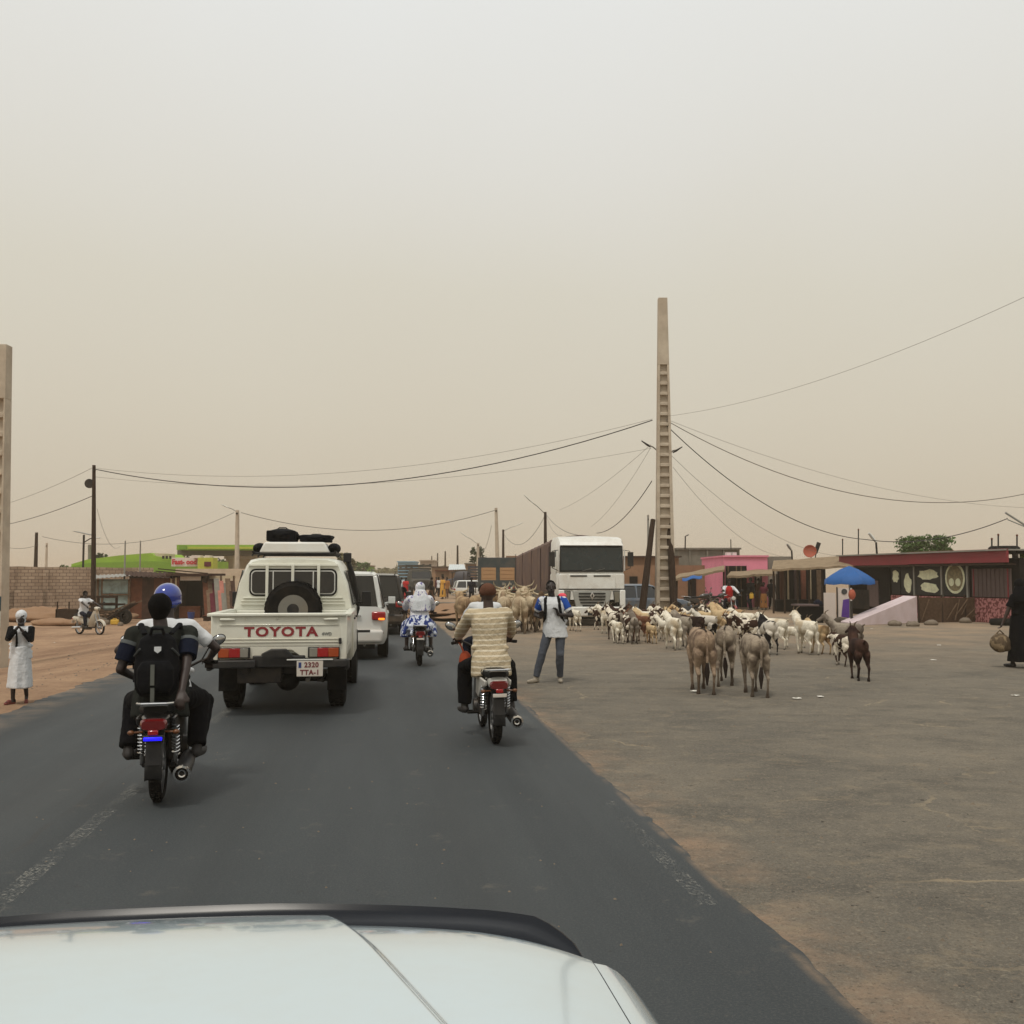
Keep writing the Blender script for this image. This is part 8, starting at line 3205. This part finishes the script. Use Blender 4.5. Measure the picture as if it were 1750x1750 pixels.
# umbrella, banner, table
ub = empty('parasol', G(1453, 1064), 0, 'bright blue parasol before the red-roofed shop', 'parasol')
YU = ub.location.y
o = Vector(ub.location)
zt_, ze = P(1453, 967, YU).z - o.z, P(1453, 992, YU).z - o.z
rU = 44 / F * YU
n_ = 8
MB().tube([(0, 0, 0), (0, 0, zt_)], .025, 8).build('pole', 'galvanised', ub)
for k in range(n_):
    a0_, a1_ = 2 * math.pi * k / n_ + .2, 2 * math.pi * (k + 1) / n_ + .2
    rings = []
    for f_ in (0, .35, .7, .95, 1.0):
        z = zt_ - (zt_ - ze) * f_ ** 1.35 - (.12 if f_ == 1.0 else 0)
        r2 = rU * min(f_, .97) + .005
        dip = .04 * f_
        m_ = (a0_ + a1_) / 2
        rings.append([Vector((math.cos(a0_) * r2, math.sin(a0_) * r2, z)), Vector((math.cos(m_) * r2 * .95, math.sin(m_) * r2 * .95, z - dip)), Vector((math.cos(a1_) * r2, math.sin(a1_) * r2, z)), Vector((math.cos(a1_) * r2, math.sin(a1_) * r2, z - .01)), Vector((math.cos(m_) * r2 * .95, math.sin(m_) * r2 * .95, z - dip - .01)), Vector((math.cos(a0_) * r2, math.sin(a0_) * r2, z - .01))])
    MB().loft(rings).build('canopy_panel', 'umbrella_blue', ub, 60)
    MB().bar((0, 0, ze + .02), (math.cos(a0_) * rU * .6, math.sin(a0_) * rU * .6, zt_ - (zt_ - ze) * .52), .012).build('rib', 'galvanised', ub, None)
bn = empty('advertising_board', G(1444, 1060), 0, 'white advertising board with a purple figure under the parasol', 'sign')
YB = bn.location.y
face_box('board', 'sign_white', bn, 1432, 1457, 1005, 1060, YB, .06, 0)
face_box('frame_post', 'dark_metal', bn, 1430, 1432.5, 1003, 1062, YB - .03, .08, 0)
o = Vector(bn.location)
MB().prism([P(u, v, YB - .02) - o for u, v in ((1441, 1025), (1453, 1023), (1455, 1040), (1452, 1056), (1438, 1054))], (0, .012, 0)).build('figure_print', 'purple', bn, None)
MB().prism([P(1443 + 5 * math.cos(k * .7), 1011 + 5 * math.sin(k * .7), YB - .02) - o for k in range(9)], (0, .012, 0)).build('round_print', 'bag_grey', bn, None)
bn2 = empty('white_screen', G(1418, 1060), 0, 'plain white screen left of the advertising board', 'screen')
face_box('panel', 'sign_white', bn2, 1408, 1429, 1013, 1061, bn2.location.y, .05, 0)
face_box('foot', 'concrete_grey', bn2, 1406, 1431, 1059, 1063, bn2.location.y - .08, .2, 0)
hs = empty('ball_post', G(1457, 1066), 0, 'dark post with an orange ball top before the advertising board', 'post')
face_box('post', 'dark_metal', hs, 1454, 1458, 1027, 1068, hs.location.y, .1, 0)
MB().ball(P(1456, 1016, hs.location.y) - Vector(hs.location), (.14, .12, .2), 12, 8).build('ball_top', 'dish_orange', hs)
tbn = empty('stall_table', G(1382, 1064), 0, 'dark draped stall table with a blue bag left of the parasol', 'table')
YT = tbn.location.y
face_box('cloth', 'cloth_black', tbn, 1366, 1408, 1036, 1066, YT, .8, 0, .02)
face_box('top', 'shutter_grey', tbn, 1364, 1400, 1033, 1036, YT - .1, 1.0)
lump('carrier_bag', 'dark blue bag slumped on the stall table', P(1398, 1036, YT + .3), (.36, .3, .26), 'cloth_navy', 77, 'bag')
for k, (u, v) in enumerate(((1436, 1063), (1560, 1070), (1592, 1068), (1650, 1064), (1530, 1069))):
    lump('boulder', ('stone by the white screen foot', 'flat stone at the ramp end', 'stone before the mesh screen', 'larger stone near the stone wall', 'stone along the white ramp')[k], G(u, v), (.5, .35, .2), 'stone_pale', 60 + k, 'stone')

# litter
r_ = random.Random(21)
lit = [(1187, 1181, 'yellowish scrap of litter beside the leftmost donkey hooves'), (1489, 1075, 'pink paper scrap lying before the white ramp'), (1605, 1103, 'white scrap on the forecourt beyond the brown goat'),
       (1595, 1128, 'larger white scrap on the forecourt right of the brown goat'), (1735, 1188, 'white scrap near the feet of the person in black'), (1362, 1193, 'tiny scrap right of the donkeys'),
       (93, 1098, 'pale chunk on the earth below the cream scooter'), (1402, 1190, 'scrap furthest right of the donkeys on the asphalt')]
me = MB().grid(lambda i, j: Vector(((i - .5) * .16, (j - .5) * .10, .012 + .03 * mnoise.noise((i * 3, j * 3, 1)))), 4, 3).mesh('litter', 60)
me.materials.append(MATS['paper_white'])
for u, v, lb in lit:
    c_ = bpy.data.objects.new('paper_scrap', me)
    link(c_)
    p = G(u, v)
    c_.location = p + Vector((0, 0, .014))
    c_.rotation_euler = (0, 0, r_.uniform(0, 6))
    k = r_.uniform(.6, 1.1)
    c_.scale = (k, k, k)
    tag(c_, lb, 'litter', 'scraps of litter on the ground')

# ------------------------------------------------------------------ dust haze
hb = MB().box((0, 385, 7.0), (1200, 890, 16.2)).build('haze', [], None, None)
hm = bpy.data.materials.new('haze')
hm.use_nodes = True
hn, hl_ = hm.node_tree.nodes, hm.node_tree.links
hn.remove(hn['Principled BSDF'])
pv = hn.new('ShaderNodeVolumePrincipled')
pv.inputs['Color'].default_value = srgb(240, 226, 204)
pv.inputs['Density'].default_value = 0.0010
pv.inputs['Anisotropy'].default_value = 0.2
hl_.new(pv.outputs[0], hn['Material Output'].inputs['Volume'])
hb.data.materials.append(hm)
tag(hb, 'pale dust haze hanging in the air', kind='stuff')
